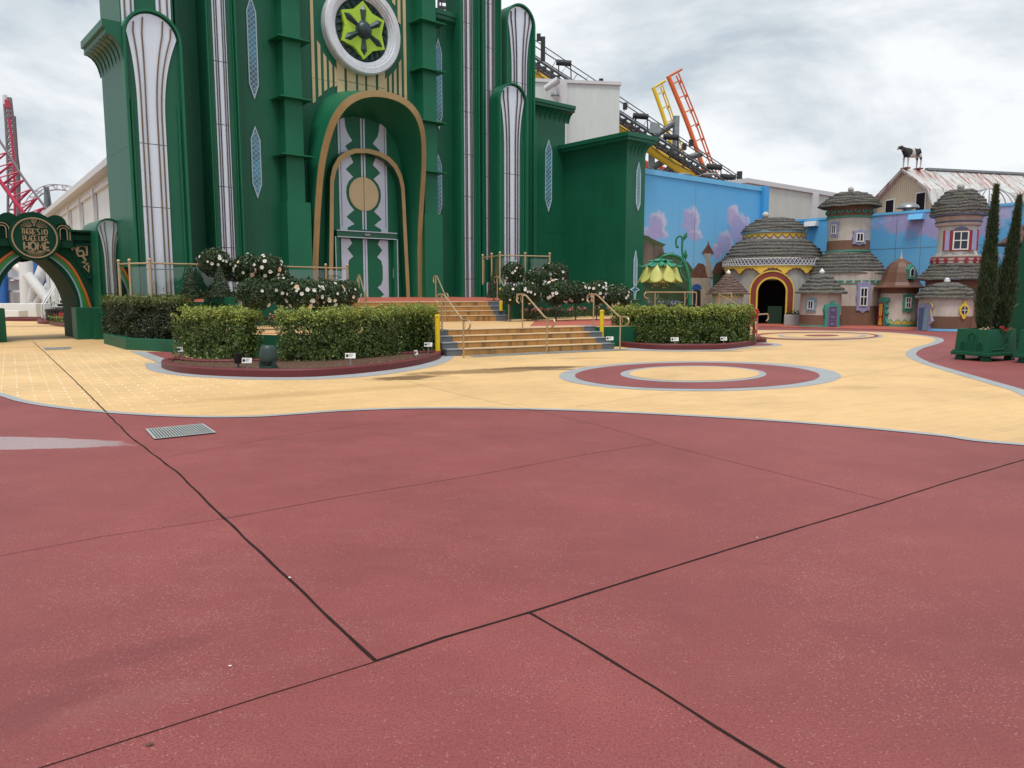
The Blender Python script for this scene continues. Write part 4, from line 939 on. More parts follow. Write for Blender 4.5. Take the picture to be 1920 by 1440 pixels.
for f, w_ in ((.13, 'left side'), (.60, 'middle'), (1.0, 'right side')):
    handrail(us_l.lerp(us_r, f) - un * .12, un, 1.2, .62, Zm, f'gold tube handrail on the {w_} of the upper steps to the palace door')
# level rails on the right of the terrace
def level_rail(a, b, z, label, h=.95, hooks=(1, 1), posts=2):
    a, b = Vector(a), Vector(b); d = (b - a); d.z = 0; d.normalize(); Z = lambda q: Vector((0, 0, q)); root = thing('handrail', a + Z(0), label, 'handrail', 'gold tube handrails on the terrace'); T_ = z + h
    za, zb2 = a.z, b.z
    path = []
    if hooks[0]: path += [a + d * .16 + Z(h - .24), a + d * .03 + Z(h - .2), a - d * .02 + Z(h - .1), a + d * .06 + Z(h - .01)]
    else: path += [a + Z(0), a + Z(h - .08), a + d * .03 + Z(h - .02)]
    path += [a + d * .2 + Z(h), b - d * .2 + Z(h)]
    if hooks[1] == 1: path += [b - d * .06 + Z(h - .01), b + d * .02 + Z(h - .1), b + Z(0)]
    else: path += [b - d * .03 + Z(h - .02), b + Z(h - .08), b + Z(0)]
    MB().tube(smooth_path(path, 5), .024, 9).build('rail', M['rail'], root, smooth=True)
    for k in range(posts):
        c_ = a.lerp(b, (.2, .78, .5)[k]); MB().tube([c_, c_ + Z(h - .01)], .024, 9).build('post', M['rail'], root, smooth=True)
        MB().tube(smooth_path([c_ + Z(h - .3), c_ + d * .1 + Z(h - .2), c_ + d * .14 + Z(h - .03)], 4), .007, 6).build('brace', M['rail'], root)
level_rail(D(1208, 590, 29.8).xy.to_3d() + Vector((0, 0, .6)), D(1304, 590, 30.4).xy.to_3d() + Vector((0, 0, .6)), .6, 'gold rail standing alone in front of the giant flower lamp', 1.0)
a_, b_ = D(1347, 590, 28.6).xy.to_3d(), D(1370, 590, 28.0).xy.to_3d()
level_rail(a_ + Vector((0, 0, .55)), b_ + Vector((0, 0, .55)), .55, 'short gold rail in front of the small round kiosk', 1.0, (0, 1), 0)
MB().tube([a_ + Vector((0, 0, 1.52)), D(1402, 590, 26.6).xy.to_3d() + Vector((0, 0, .98))], .022, 8).build('sloping_rail', M['rail'], [o for o in bpy.data.objects if o.get('label', '').startswith('short gold rail in front of')][0])
level_rail(D(1440, 600, 27.0).xy.to_3d(), D(1420, 600, 26.2).xy.to_3d(), 0, 'low gold rail end curling behind the red post', .85, (1, 0), 0)
# balustrades with glass --------------------------------------------------
def glass_mat():
    t = NT('clear_glass'); t.set(col=(.8, .95, .9), rough=.02); tr = t.node('ShaderNodeBsdfTransparent'); tr.inputs['Color'].default_value = (.82, .92, .88, 1)
    gl = t.node('ShaderNodeBsdfGlossy'); gl.inputs['Roughness'].default_value = .03; lw = t.node('ShaderNodeFresnel'); lw.inputs['IOR'].default_value = 1.5
    ms = t.node('ShaderNodeMixShader'); t.l.new(t.math('ADD', t.math('MULTIPLY', lw.outputs[0], 1.3), .05), ms.inputs[0]); t.l.new(tr.outputs[0], ms.inputs[1]); t.l.new(gl.outputs[0], ms.inputs[2]); t.l.new(ms.outputs[0], t.n['Material Output'].inputs['Surface']); return t.m
M['glass'] = glass_mat()
def balustrade(pts, z, label, h=1.08, gates=()):
    root = thing('glass_balustrade', pts[0], label, 'balustrade'); pts = [Vector(p) for p in pts]; Z = lambda q: Vector((0, 0, q))
    for i, p in enumerate(pts):
        MB().tube([p + Z(z), p + Z(z + h)], .038, 10).build('post', M['rail'], root, smooth=True); MB().ball(p + Z(z + h + .045), .052, 8).build('finial', M['rail'], root, smooth=True)
        if i < len(pts) - 1:
            a, b = p, pts[i + 1]; MB().tube([a + Z(z + h - .05), b + Z(z + h - .05)], .026, 8).build('rail', M['rail'], root, smooth=True)
            if (b - a).length > .5:
                d = (b - a).normalized() * .07; MB().quad(a + d + Z(z + .08), b - d + Z(z + .08), b - d + Z(z + h - .14), a + d + Z(z + h - .14)).build('glass_panel', M['glass'], root)
balustrade([C(6.0, -25.3), C(6.1, -24.5), C(6.45, -23.75), C(8.5, -23.9), C(10.5, -24.05), C(12.2, -24.25), C(13.1, -24.4)], 1.40, 'gold balustrade with glass panels in front of the left towers')
q0 = us_rt + ud * .12
balustrade([q0 + un * 2.3, q0 + un * 1.2, q0 + un * .25, q0 + un * .3 + ud * 1.0, q0 + un * .35 + ud * 2.0], 1.27, 'gold balustrade with glass panels right of the upper steps')
# bollards ----------------------------------------------------------------
M['yellow'] = paint('yellow_enamel', (.66, .47, .005), .35, .08, 3, .5, 0, .02)
M['redpost'] = paint('red_enamel', (.42, .012, .018), .35, .08, 3, .5)
def bollard(px, Y, zb, zt_, label):
    p = D(px, 600, Y); root = thing('bollard', (p.x, p.y, zb), label, 'bollard', 'yellow bollards beside the steps'); r = .062
    prof = [(r, 0), (r, zt_ - zb - .08), (r + .004, zt_ - zb - .075), (r + .004, zt_ - zb - .03), (r * .9, zt_ - zb - .01), (r * .5, zt_ - zb), (.001, zt_ - zb)]
    MB().lathe(prof, (p.x, p.y, zb), 20).build('post', M['yellow'], root, smooth=True)
    MB().box((p.x, p.y - r - .004, zt_ - .055), (.05, .006, .012)).build('slot', M['black'], root); MB().lathe([(.10, 0), (.10, .012), (.07, .02)], (p.x, p.y, zb), 16).build('base_plate', M['black'], root)
bollard(820, 19.0, .02, 1.06, 'yellow bollard at the right end of the left front hedge'); bollard(1128.5, 22.25, .15, 1.10, 'yellow bollard at the left end of the right hedge'); bollard(939.5, 27.3, .93, 1.76, 'yellow bollard right of the upper steps, under the handrail'); bollard(658.5, 26.4, .62, 1.5, 'yellow bollard left of the upper steps, half hidden by camellias')
p = D(1414.5, 640, 24.6); rp = thing('red_post', (p.x, p.y, 0), 'red metal post with a round ornament on its head beside the right hedge', 'post')
MB().lathe([(.085, 0), (.085, .1), (.07, .12), (.07, .78), (.085, .8), (.085, .85), (.02, .86)], (p.x, p.y, 0), 20).build('shaft', M['redpost'], rp, smooth=True)
mb = MB()
for k in range(7):
    a = 2 * pi * k / 7; mb.ball((p.x + .085 * math.cos(a), p.y, .965 + .085 * math.sin(a)), .045, 6)
mb.ball((p.x, p.y - .02, .965), .05, 8); mb.build('ornament', M['redpost'], rp, smooth=True)
MB().box((p.x, p.y - .073, .45), (.03, .01, .6)).build('stripe', M['petal'], rp)
# garden speakers and spot lamps -----------------------------------------
M['spk'] = paint('speaker_green', (.018, .042, .039), .5, .1, 4, .5)
def speaker(px, py, zb, w_, h, label, Y=None):
    p = G(px, py, zb) if Y is None else D(px, py, Y); root = thing('garden_speaker', (p.x, p.y, zb), label, 'speaker', 'dark garden speakers'); r = w_ / 2
    body = [(r, 0), (r, h * .12), (r * .97, h * .14)]
    MB().lathe([(r, 0), (r, h * .10), (r * .92, h * .12)], (p.x, p.y, zb), 24).build('base', M['spk'], root, smooth=True)
    for k in range(3):
        a = -pi / 2 + 1.0 + k * 2.1; MB().box((p.x + r * .62 * math.cos(a), p.y + r * .62 * math.sin(a), zb + h * .22), (r * .8, r * .45, h * .24), a).build('leg', M['spk'], root)
    MB().lathe([(.001, h * .3), (r * .95, h * .3), (r, h * .34), (r * .96, h * .62), (r * .84, h * .86), (r * .8, h * .9), (r * .62, h * .985), (.001, h)], (p.x, p.y, zb), 28).build('dome', M['spk'], root, smooth=True)
speaker(504, 691, .12, .35, .46, 'dark green mushroom garden speaker in the gap between the two front hedges'); speaker(626, 592, .6, .38, .34, 'dark green garden speaker under the camellia balls left of the steps', 21.0); speaker(1158, 650, .12, .36, .46, 'dark garden speaker at the left end of the right hedge', 23.2)
def spot(px, py, zb, label, sc_=1.0, Y=None):
    p = G(px, py, zb) if Y is None else D(px, py, Y); root = thing('spot_lamp', (p.x, p.y, zb), label, 'spot lamp')
    MB().tube([(p.x, p.y, zb - .03), (p.x, p.y, zb + .12 * sc_)], .015, 8).build('stake', M['black'], root)
    MB().lathe([(.001, 0), (.07 * sc_, 0), (.085 * sc_, .03 * sc_), (.09 * sc_, .2 * sc_), (.10 * sc_, .22 * sc_), (.08 * sc_, .225 * sc_), (.075 * sc_, .17 * sc_), (.001, .17 * sc_)], (p.x, p.y, zb + .08 * sc_), 18).build('lamp_head', M['black'], root, smooth=True)
spot(447, 688, .12, 'small dark spot lamp left of the garden speaker', .9); spot(1397, 640, .12, 'dark spot lamp at the right end of the right hedge', 1.5)
# plant name cards ----------------------------------------------------------
M['card'] = paint('white_card', (.72, .72, .70), .4, .04, 6, .4)
def card(px, py, pyb, label, rz=0.0, w_=.205, h=.105, Y=None):
    b = G(px, pyb, .11); Y = b.y; p = D(px, py, Y); root = thing('plant_label', b, label, 'sign', 'white plant name cards in the beds')
    m = Matrix.Rotation(rz, 3, 'Z'); X, N_ = m @ Vector((1, 0, 0)), m @ Vector((0, -1, .25)).normalized(); Up = X.cross(-N_).normalized() * -1
    Up = N_.cross(X).normalized(); 
    if Up.z < 0: Up = -Up
    def rect(x0, x1, y0, y1, e): return [p + X * x + Up * y + N_ * e for x, y in ((x0, y0), (x1, y0), (x1, y1), (x0, y1))]
    MB().prism(rect(-w_ / 2, w_ / 2, -h / 2, h / 2, 0), rect(-w_ / 2, w_ / 2, -h / 2, h / 2, .006)).build('card', M['card'], root)
    MB().box((p.x, p.y + .006, (b.z + p.z) / 2 - .02), (.03, .008, p.z - b.z + .06), rz).build('stake', M['steel'], root)
    mb = MB(); cx = -w_ * .3
    mb.add([p + X * (cx + .032 * math.cos(a)) + Up * .032 * math.sin(a) + N_ * .008 for a in [2 * pi * k / 10 for k in range(10)]], [tuple(range(10))]); mb.build('emblem', M['black'], root)
    mb = MB()
    for k, (y, l) in enumerate(((.026, .06), (.004, .075), (-.018, .055))):
        x = -.02
        while x < -.02 + l: 
            e = rnd.uniform(.008, .02); mb.add(rect(x, x + e, y, y + .010, .008), [(0, 1, 2, 3)]); x += e + .005
    mb.build('lettering', M['black'], root)
card(338, 655, 674, 'narrow white plant card at the far left end of the left bed', .9, .12); card(463, 676, 690, 'white plant card beside the spot lamp in the left bed', -.1); card(657, 667, 690, 'white plant card under the middle of the longer front hedge', 0); card(780, 661, 676, 'small turned white plant card near the right tip of the left bed', 1.1, .12); card(803, 646, 662, 'white plant card in front of the yellow bollard in the left bed', -.15)
card(1143.5, 634.5, 648, 'white plant card beside the lower steps in the right bed', 0, .2); card(1265, 636, 648, 'white plant card under the middle of the right hedge', 0, .22); card(1357, 635, 646, 'white plant card near the right end of the right bed', .2, .2)
# a few fallen leaves and chips on the paving
for px, py, z_, col, lab in ((281, 1396, .06, 'bark', 'small dark fallen leaf on the red paving at the bottom left'), (543, 1083, .05, 'chips2', 'pale stone chip lying in the long crack'), (432, 1249, .05, 'chips2', 'pale flake on the red paving left of the crack corner'), (372, 823, .05, 'bark', 'dark leaf bit beside the bright drain grate'), (1420, 1008, .04, 'chips2', 'pale chip on the long right hand joint')):
    p = G(px, py, .003); mb = MB(); n = 7; k_ = .55 if col == 'bark' else .34; rim = [p + Vector((math.cos(2 * pi * k / n) * z_ * k_ * rnd.uniform(.3, .55), math.sin(2 * pi * k / n) * z_ * k_ * rnd.uniform(.2, .35), rnd.uniform(0, .004))) for k in range(n)]
    mb.add(rim + [p + Vector((0, 0, .006))], [(k, (k + 1) % n, n) for k in range(n)]); tag(mb.build('fallen_leaf' if col == 'bark' else 'stone_chip', M['bark'] if col == 'bark' else M['card']), lab, 'leaf' if col == 'bark' else 'stone')
# small wooden box on a stake
p = D(959, 505, 29.6); p = D(1009, 507, 29.8); wb = thing('nest_box', (p.x, p.y, p.z - .1), 'small brown wooden box on a stake among the right camellia balls', 'box')
M['wood'] = paint('brown_wood', (.20, .10, .05), .7, .2, 6, .3)
MB().box((p.x, p.y, p.z), (.17, .17, .26)).build('box', M['wood'], wb, bevel=.01); MB().box((p.x, p.y, p.z + .14), (.22, .22, .03)).build('roof', M['wood'], wb); MB().tube([(p.x, p.y, 1.3), (p.x, p.y, p.z - .1)], .02, 6).build('stake', M['wood'], wb)
# ================================================================== mural walls, cottages, barn and the lift hill on the right
def plane_mask(t, vec, cx, cz, rx, rz, rot=0.0, soft=.35, ns=1.6, na=.45):
    v2 = t.mapping((1, 0, 1), (0, 0, 0), (-cx, 0, -cz), vec); v2 = t.mapping((1 / rx, 1, 1 / rz), (0, 0, 0), (0, 0, 0), t.mapping((1, 1, 1), (0, rot, 0), (0, 0, 0), v2))
    l = t.node('ShaderNodeVectorMath', _operation='LENGTH'); t.l.new(v2, l.inputs[0])
    d = t.math('ADD', l.outputs['Value'], t.math('MULTIPLY', t.math('SUBTRACT', t.noise(ns, 5, .6), .5), na * 2)); return t.ramp(d, 1 - soft, 1 + soft, (1, 1, 1), (0, 0, 0))
BLUE = (.075, .37, .72)
def mural_mat(name, ang, blobs, z0, z1, low, high, seams):
    t = NT(name); vec = t.mapping((1, 1, 1), (0, 0, ang)); sep = t.node('ShaderNodeSeparateXYZ'); t.l.new(vec, sep.inputs[0])
    f = t.ramp(t.math('DIVIDE', t.math('SUBTRACT', sep.outputs['Z'], z0), z1 - z0), 0, 1)
    c = t.mix(f, low, high); n = t.noise(.7, 5, .6); c = t.mix(t.math('MULTIPLY', n, .16), c, (.25, .55, .80))
    ma = mb2 = None
    for (cx, cz, rx, rz, rot, k, colr) in blobs:
        if colr == WHT: continue
        a_ = plane_mask(t, vec, cx, cz, rx, rz, rot, .28, 2.3, .62); b_ = plane_mask(t, vec, cx - .16, cz - .13, rx, rz, rot, .40, 2.3, .62)
        c = t.mix(t.math('MULTIPLY', a_, k), c, colr); ma = a_ if ma is None else t.math('MAXIMUM', ma, a_); mb2 = b_ if mb2 is None else t.math('MAXIMUM', mb2, b_)
    c = t.mix(t.math('MULTIPLY', t.math('SUBTRACT', ma, mb2, True), .65), c, (.66, .66, .78))
    c = t.mix(t.math('MULTIPLY', t.math('MULTIPLY', ma, t.ramp(t.noise(3.5, 4, .65), .55, .7)), .35), c, (.62, .58, .74))
    c = t.mix(t.math('MULTIPLY', t.ramp(t.noise(1, 4, .6, t.mapping((4, 4, .3))), .55, .8), .18), c, (.1, .16, .22))
    t.set(col=c, rough=.55, spec=.4); return t.m
ANG = -R(90 - 49.8)
VB, UM = -25.0, 40.2
LIL, PNK, WHT = (.38, .33, .58), (.50, .37, .55), (.66, .66, .78)
rootb = C(34.0, VB, 0)
def bl_(px, py, rx, rz, rot=0, k=.85, col=LIL): u, z = V(px, py, VB); return (u - 34.0, z, rx, rz, rot, k, col)
blobs = [bl_(1232, 418, .75, .65, 0), bl_(1228, 436, 1.1, .42), bl_(1296, 412, .8, .75, .3), bl_(1302, 440, .8, .35), bl_(1300, 404, .25, .18, .5, .6, WHT), bl_(1314, 425, .12, .5, .6, .6, WHT), bl_(1375, 405, .7, .65, .2, .85, PNK), bl_(1385, 425, .9, .9, 0), bl_(1360, 455, .9, .7, .3), bl_(1398, 445, .9, 1.2), bl_(1345, 470, .6, .5), bl_(1371, 415, .12, .45, .4, .6, WHT), bl_(1240, 425, .45, .12, -.6, .5, WHT), bl_(1355, 440, .3, .12, .7, .5, WHT)]
M['mural'] = mural_mat('mural_sky', ANG, blobs, 2.0, 7.5, (.22, .50, .76), BLUE, None)
ua, ub = V(1213, 400, VB)[0] - 1.2, UM
mwall = thing('mural_wall', rootb, 'tall bright blue wall painted with pink clouds, a cliff and small huts, right of the palace', 'wall')
slab(ua, ub - .55, VB, VB - .35, 0, 7.3).build('wall_body', M['mural'], mwall)
M['blue'] = paint('sky_blue', (.045, .33, .70), .5, .06, 1, .4); M['bluecap'] = paint('pale_blue_cap', (.14, .46, .76), .5, .06, 1, .4)
slab(ua, ub - .5, VB + .06, VB - .4, 7.3, 7.55).build('coping', M['bluecap'], mwall); slab(ub - .55, ub + .0, VB + .22, VB - .4, 0, 7.58).build('pier', M['blue'], mwall)
us_ = V(1303, 400, VB)[0]; slab(us_ - .012, us_ + .012, VB + .006, VB + .001, 1, 7.3).build('seam', M['steel'], mwall)
# painted landscape: flat shapes of paint on the wall
def painted(pts, mat, e, name, parent, plane='v'):
    q = [V(*p, VB) for p in pts]; return pz(q, VB + e, VB + .0005, None).build(name, mat, parent)
P_ = lambda n, c, s=2.2, v=.35: paint(n, c, .6, v, s, .3, 0, .0)
M['p_cliff'] = paint('painted_cliff', (.16, .12, .10), .6, .3, 1.2, .3, 0, 0, .8, (.05, .035, .03)); M['p_grass'] = P_('painted_grass', (.07, .10, .04)); M['p_hill'] = P_('painted_hill', (.030, .062, .026), 1.2); M['p_hill2'] = P_('painted_far_hill', (.055, .095, .05), 1.2); M['p_roof'] = paint('painted_roof', (.13, .065, .045), .6, .3, 4, .3); M['p_wall'] = P_('painted_hut_wall', (.36, .32, .26), 2, .18); M['p_dark'] = P_('painted_dark', (.015, .02, .02)); M['p_blue'] = P_('painted_awning', (.02, .09, .26), 2, .1)
painted([(1205, 450), (1222, 447), (1240, 455), (1246, 475), (1252, 490), (1262, 520), (1205, 530)], M['p_cliff'], .004, 'painted_cliff', mwall)
painted([(1205, 440), (1216, 443), (1230, 452), (1248, 458), (1243, 463), (1228, 460), (1226, 466), (1218, 455), (1205, 457)], M['p_grass'], .007, 'painted_grass', mwall)
painted([(1205, 500), (1240, 475), (1262, 474), (1290, 492), (1310, 520), (1320, 600), (1205, 600)], M['p_hill2'], .010, 'painted_hill', mwall)
painted([(1205, 530), (1230, 528), (1262, 530), (1290, 545), (1305, 560), (1310, 600), (1205, 600)], M['p_hill'], .013, 'painted_hill', mwall)
painted([(1205, 536), (1225, 548), (1250, 565), (1260, 600), (1205, 600)], M['p_hill2'], .016, 'painted_hill', mwall)
painted([(1294, 518), (1332, 518), (1335, 600), (1296, 600)], M['p_wall'], .019, 'painted_hut', mwall); painted([(1290, 521), (1300, 505), (1309, 493), (1318, 495), (1328, 508), (1336, 521)], M['p_roof'], .022, 'painted_roof', mwall)
painted([(1322, 505), (1323, 484), (1318, 474), (1333, 474), (1330, 485), (1336, 520), (1326, 520)], M['p_wall'], .025, 'painted_tower', mwall); painted([(1315, 475), (1326, 459), (1327.5, 452), (1329, 459), (1338, 475)], M['p_roof'], .028, 'painted_roof', mwall)
painted([(1336, 545), (1337, 505), (1368, 505), (1368, 590), (1336, 590)], M['p_hill2'], .019, 'painted_bush', mwall); painted([(1334, 512), (1342, 494), (1352, 489), (1368, 486), (1368, 512)], M['p_roof'], .022, 'painted_roof', mwall)
painted([(1299, 600), (1299, 545), (1303, 541), (1313, 545), (1313, 600)], M['p_dark'], .022, 'painted_door', mwall); painted([(1296, 543), (1299, 534), (1307, 532), (1314, 536), (1315, 543)], M['p_blue'], .025, 'painted_awning', mwall)
# lower mural wall, at right angles to the first
rootl = C(UM, -14.0, 0)
def bm_(px, py, rx, rz, rot=0, k=.8, col=LIL): v, z = U(px, py, UM); return (-(v + 14.0), z, rx, rz, rot, k, col)
blobs = [bm_(1500, 425, 2.2, .5, 0, .9, LIL), bm_(1640, 450, 1.1, .6, 0, .8, LIL), bm_(1655, 470, 1.6, .5, 0, .75, PNK), bm_(1710, 470, 1.3, .7, 0, .8, LIL), bm_(1640, 435, .5, .15, 0, .6, WHT), bm_(1712, 455, .6, .12, 0, .6, WHT), bm_(1690, 490, 2.2, .35, 0, .7, LIL), bm_(1890, 400, 3.5, 1.0, 0, .95, LIL), bm_(1850, 430, 1.5, .5, 0, .6, LIL)]
M['mural2'] = mural_mat('mural_sky_low', ANG + R(90), [(a, b, c, d, e, f, g_) for a, b, c, d, e, f, g_ in blobs], 1.5, 5.6, (.20, .50, .80), BLUE, None)
lwall = thing('mural_wall', rootl, 'lower blue and lilac painted wall behind the thatched cottages', 'wall')
def uslab(u0, u1, v0, v1, z0, z1, mb=None): return slab(u0, u1, v0, v1, z0, z1, mb)
uslab(UM, UM + .35, -2, VB + .2, 0, 5.5).build('wall_body', M['mural2'], lwall)
uslab(UM - .04, UM + .4, -2, VB + .2, 5.5, 5.62).build('coping', M['bluecap'], lwall)
for px in (1600, 1681, 1728, 1860):
    v = U(px, 430, UM)[0]; uslab(UM - .004, UM - .001, v - .012, v + .012, 1, 5.5).build('seam', M['steel'], lwall)
zs_ = U(1700, 465, UM)[1]; uslab(UM - .005, UM - .0015, -2.2, VB + .4, zs_ - .012, zs_ + .012).build('seam', M['steel'], lwall)
def painted_u(pts, mat, e, name, parent):
    q = [U(*p, UM) for p in pts]; mb = MB(); mb.prism([C(UM - e, v, z) for v, z in q], [C(UM - .0005, v, z) for v, z in q]); return mb.build(name, mat, parent)
painted_u([(1480, 625), (1480, 560), (1560, 545), (1650, 540), (1720, 550), (1800, 535), (1850, 510), (1990, 520), (1990, 640)], M['p_hill'], .008, 'painted_hill', lwall)
painted_u([(1826, 640), (1826, 508), (1870, 500), (1935, 505), (1935, 640)], M['p_cliff'], .012, 'painted_house', lwall); painted_u([(1840, 560), (1880, 545), (1935, 545), (1935, 640), (1840, 640)], M['p_dark'], .016, 'painted_shade', lwall)
painted_u([(1862, 533), (1876, 531), (1876, 552), (1862, 552)], M['p_blue'], .020, 'painted_window', lwall); painted_u([(1858, 556), (1880, 556), (1880, 560), (1858, 560)], M['yellow'], .020, 'painted_sill', lwall)
# wall lamps and vent on the lower wall
def wall_box(px, py, label, mat):
    v, z = U(px, py, UM); r = thing('wall_lamp', C(UM, v, z), label, 'wall lamp', None); mb = MB()
    lo = [C(UM - .001, v - .34, z - .12), C(UM - .42, v - .34, z - .12), C(UM - .42, v + .34, z - .12), C(UM - .001, v + .34, z - .12)]; hi = [C(UM - .001, v - .34, z + .16), C(UM - .3, v - .34, z + .16), C(UM - .3, v + .34, z + .16), C(UM - .001, v + .34, z + .16)]
    mb.prism(lo, hi).build('housing', mat, r, bevel=.02); mb = MB(); mb.prism([C(UM - .1, v - .28, z - .135), C(UM - .38, v - .28, z - .135), C(UM - .38, v + .28, z - .135), C(UM - .1, v + .28, z - .135)], [C(UM - .1, v - .28, z - .121), C(UM - .38, v - .28, z - .121), C(UM - .38, v + .28, z - .121), C(UM - .1, v + .28, z - .121)]).build('lens', M['steel'], r)
M['wbox'] = paint('white_housing', (.58, .58, .60), .5, .06, 3, .4)
wall_box(1524, 421, 'white box lamp on the lilac wall beside the round tower', M['wbox']); wall_box(1721, 408, 'blue painted box lamp on the blue wall below the barn', M['bluecap'])
v, z = U(1693, 402, UM); vt = thing('roof_vent', C(UM + .5, v, 5.3), 'grey mushroom vent above the wall in front of the barn', 'vent'); q = C(UM + .5, v, 0); MB().lathe([(.22, 0), (.22, .5), (.20, .52)], (q.x, q.y, 5.3), 16).build('pipe', M['steel'], vt); MB().lathe([(.55, .50), (.5, .62), (.3, .74), (.001, .78)], (q.x, q.y, 5.3), 20).build('cap', M['steel'], vt, smooth=True)
# ---- cottages
M['thatch'] = None
def thatch_mat():
    t = NT('thatch'); s1 = t.noise(9, 5, .7, t.mapping((1, 1, 5))); s2 = t.noise(26, 4, .7, t.mapping((1, 1, .5))); c = t.mix(t.ramp(s1, .35, .68), (.070, .067, .063), (.31, .30, .28)); c = t.mix(t.math('MULTIPLY', t.ramp(s2, .42, .68), .6), c, (.035, .03, .025)); c = t.mix(t.math('MULTIPLY', t.ramp(t.noise(1.2, 4, .6), .5, .7), .4), c, (.15, .15, .09))
    t.set(col=c, rough=.95, spec=.15); t.bump(t.math('ADD', s1, s2), 1.0, .06); return t.m
M['thatch'] = thatch_mat()
M['tile'] = paint('brown_tile_roof', (.13, .085, .07), .75, .35, 6, .3, 0, .5, .5, (.05, .03, .025), 12)
M['plaster'] = paint('aged_plaster', (.50, .47, .43), .8, .12, 1.4, .3, 0, .35, .5, (.26, .22, .18), 8); M['plasterp'] = paint('pink_plaster', (.49, .43, .385), .8, .12, 1.4, .3, 0, .35, .5, (.28, .21, .17), 8); M['mud'] = paint('brown_render', (.17, .095, .065), .8, .14, 1.5, .3, 0, .3, .4, (.09, .055, .04), 8); M['greyp'] = paint('grey_plaster', (.36, .36, .35), .8, .12, 1.1, .3, 0, .3, .6, (.2, .2, .19), 8)
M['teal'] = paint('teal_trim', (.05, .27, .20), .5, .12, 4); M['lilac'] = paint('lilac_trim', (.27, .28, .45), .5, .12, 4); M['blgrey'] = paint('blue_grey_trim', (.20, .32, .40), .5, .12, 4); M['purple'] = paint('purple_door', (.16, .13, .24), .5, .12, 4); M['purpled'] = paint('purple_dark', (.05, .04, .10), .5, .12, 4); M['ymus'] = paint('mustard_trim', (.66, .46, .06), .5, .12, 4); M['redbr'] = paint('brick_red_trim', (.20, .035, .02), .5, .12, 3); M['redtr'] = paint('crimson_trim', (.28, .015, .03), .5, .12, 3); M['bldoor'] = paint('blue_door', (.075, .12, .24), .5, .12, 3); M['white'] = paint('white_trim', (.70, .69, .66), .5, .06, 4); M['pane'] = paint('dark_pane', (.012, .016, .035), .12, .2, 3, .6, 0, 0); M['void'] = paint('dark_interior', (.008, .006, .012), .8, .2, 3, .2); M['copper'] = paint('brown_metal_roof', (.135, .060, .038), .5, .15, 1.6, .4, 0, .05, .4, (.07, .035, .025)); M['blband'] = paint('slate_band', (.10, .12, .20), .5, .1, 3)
class Loc:
    def __init__(s, px, Y, face=None):
        p = D(px, 600, Y); s.c = Vector((p.x, p.y, 0)); d = (Vector((0, 0, 0)) - s.c); d.z = 0; d.normalize()
        if face: d = Matrix.Rotation(R(face), 3, 'Z') @ d
        s.f = d; s.r = Vector((-d.y, d.x, 0)); s.k = Y / FO; s.px = px; s.Y = Y
        s.a = math.atan2(d.y, d.x)
    def P(s, x, d, z): return s.c + s.r * x + s.f * d + Vector((0, 0, z))
    def z(s, py): return EYE + (HZ - py) * s.k
    def x(s, px): return (px - s.px) * s.k
    def cyl(s, x, rr, dz=0.0):                 # frame on the round wall at side offset x
        a = math.asin(max(-1, min(1, x / rr))); return a
def thatch_roof(L, name, parent, r0, z0, r1, z1, n, bulge=.25, lip=.07, mat=None, seg=48, wob=.022):
    prof = []
    for k in range(n):
        for e, f in ((0, 0), (.0, .22), (1, 1)):
            pass
        t0, t1 = k / n, (k + 1) / n
        rr = lambda t: r0 + (r1 - r0) * t + bulge * (r0 - r1) * 4 * t * (1 - t) * .5; zz = lambda t: z0 + (z1 - z0) * t
        prof += [(rr(t0) - .015, zz(t0) - .005), (rr(t0) + lip, zz(t0) - .01), (rr(t0) + lip, zz(t0) + (z1 - z0) / n * .28), (rr(t1) + lip * .35, zz(t1) - .003)]
    prof = [(r0 * .6, z0 + .02)] + prof + [(max(r1 * .5, .001), z1 + .03), (.001, z1 + .04)]
    mb = MB(); loops = []
    for q, (r, z) in enumerate(prof):
        l = []
        for k in range(seg):
            a = 2 * pi * k / seg; w_ = (noise.noise(Vector((math.cos(a) * 2.5, math.sin(a) * 2.5, q // 4 * 1.7 + r0 * 9))) * wob * 3 if 0 < q < len(prof) - 2 else 0)
            l.append(L.c + Vector((math.cos(a) * (r + w_), math.sin(a) * (r + w_), z + w_ * .9)))
        loops.append(l)
    mb.loft(loops); return mb.build(name, mat or M['thatch'], parent, smooth=True)
def body(L, prof, mat, parent, name='wall', a0=0, a1=2 * pi, n=40, smooth=True): return MB().lathe(prof, L.c, n, a0, a1).build(name, mat, parent, smooth=smooth)
def on_wall(L, x, rr):                         # local frame tangent to the round wall
    a = math.asin(max(-1, min(1, x / rr))); f = L.f * math.cos(a) + L.r * math.sin(a); r = L.r * math.cos(a) - L.f * math.sin(a); o = L.c + f * rr
    return lambda q, d, z: o + r * q + f * d + Vector((0, 0, z))
def plate(W, pts, d0, d1, mb=None): mb = mb or MB(); return mb.prism([W(x, d0, z) for x, z in pts], [W(x, d1, z) for x, z in pts])
def wavy(w_, h, n=28, amp=.06, f=5, top=.0):
    out = []
    for k in range(n):
        a = 2 * pi * k / n; c_, s_ = math.cos(a), math.sin(a); m = max(abs(c_), abs(s_)) ** .8; e = 1 + amp * math.cos(f * a * 2)
        out.append((w_ / 2 * c_ / m * e, h / 2 * s_ / m * e + (top if s_ > .85 else (-top if s_ < -.85 else 0))))
    return out
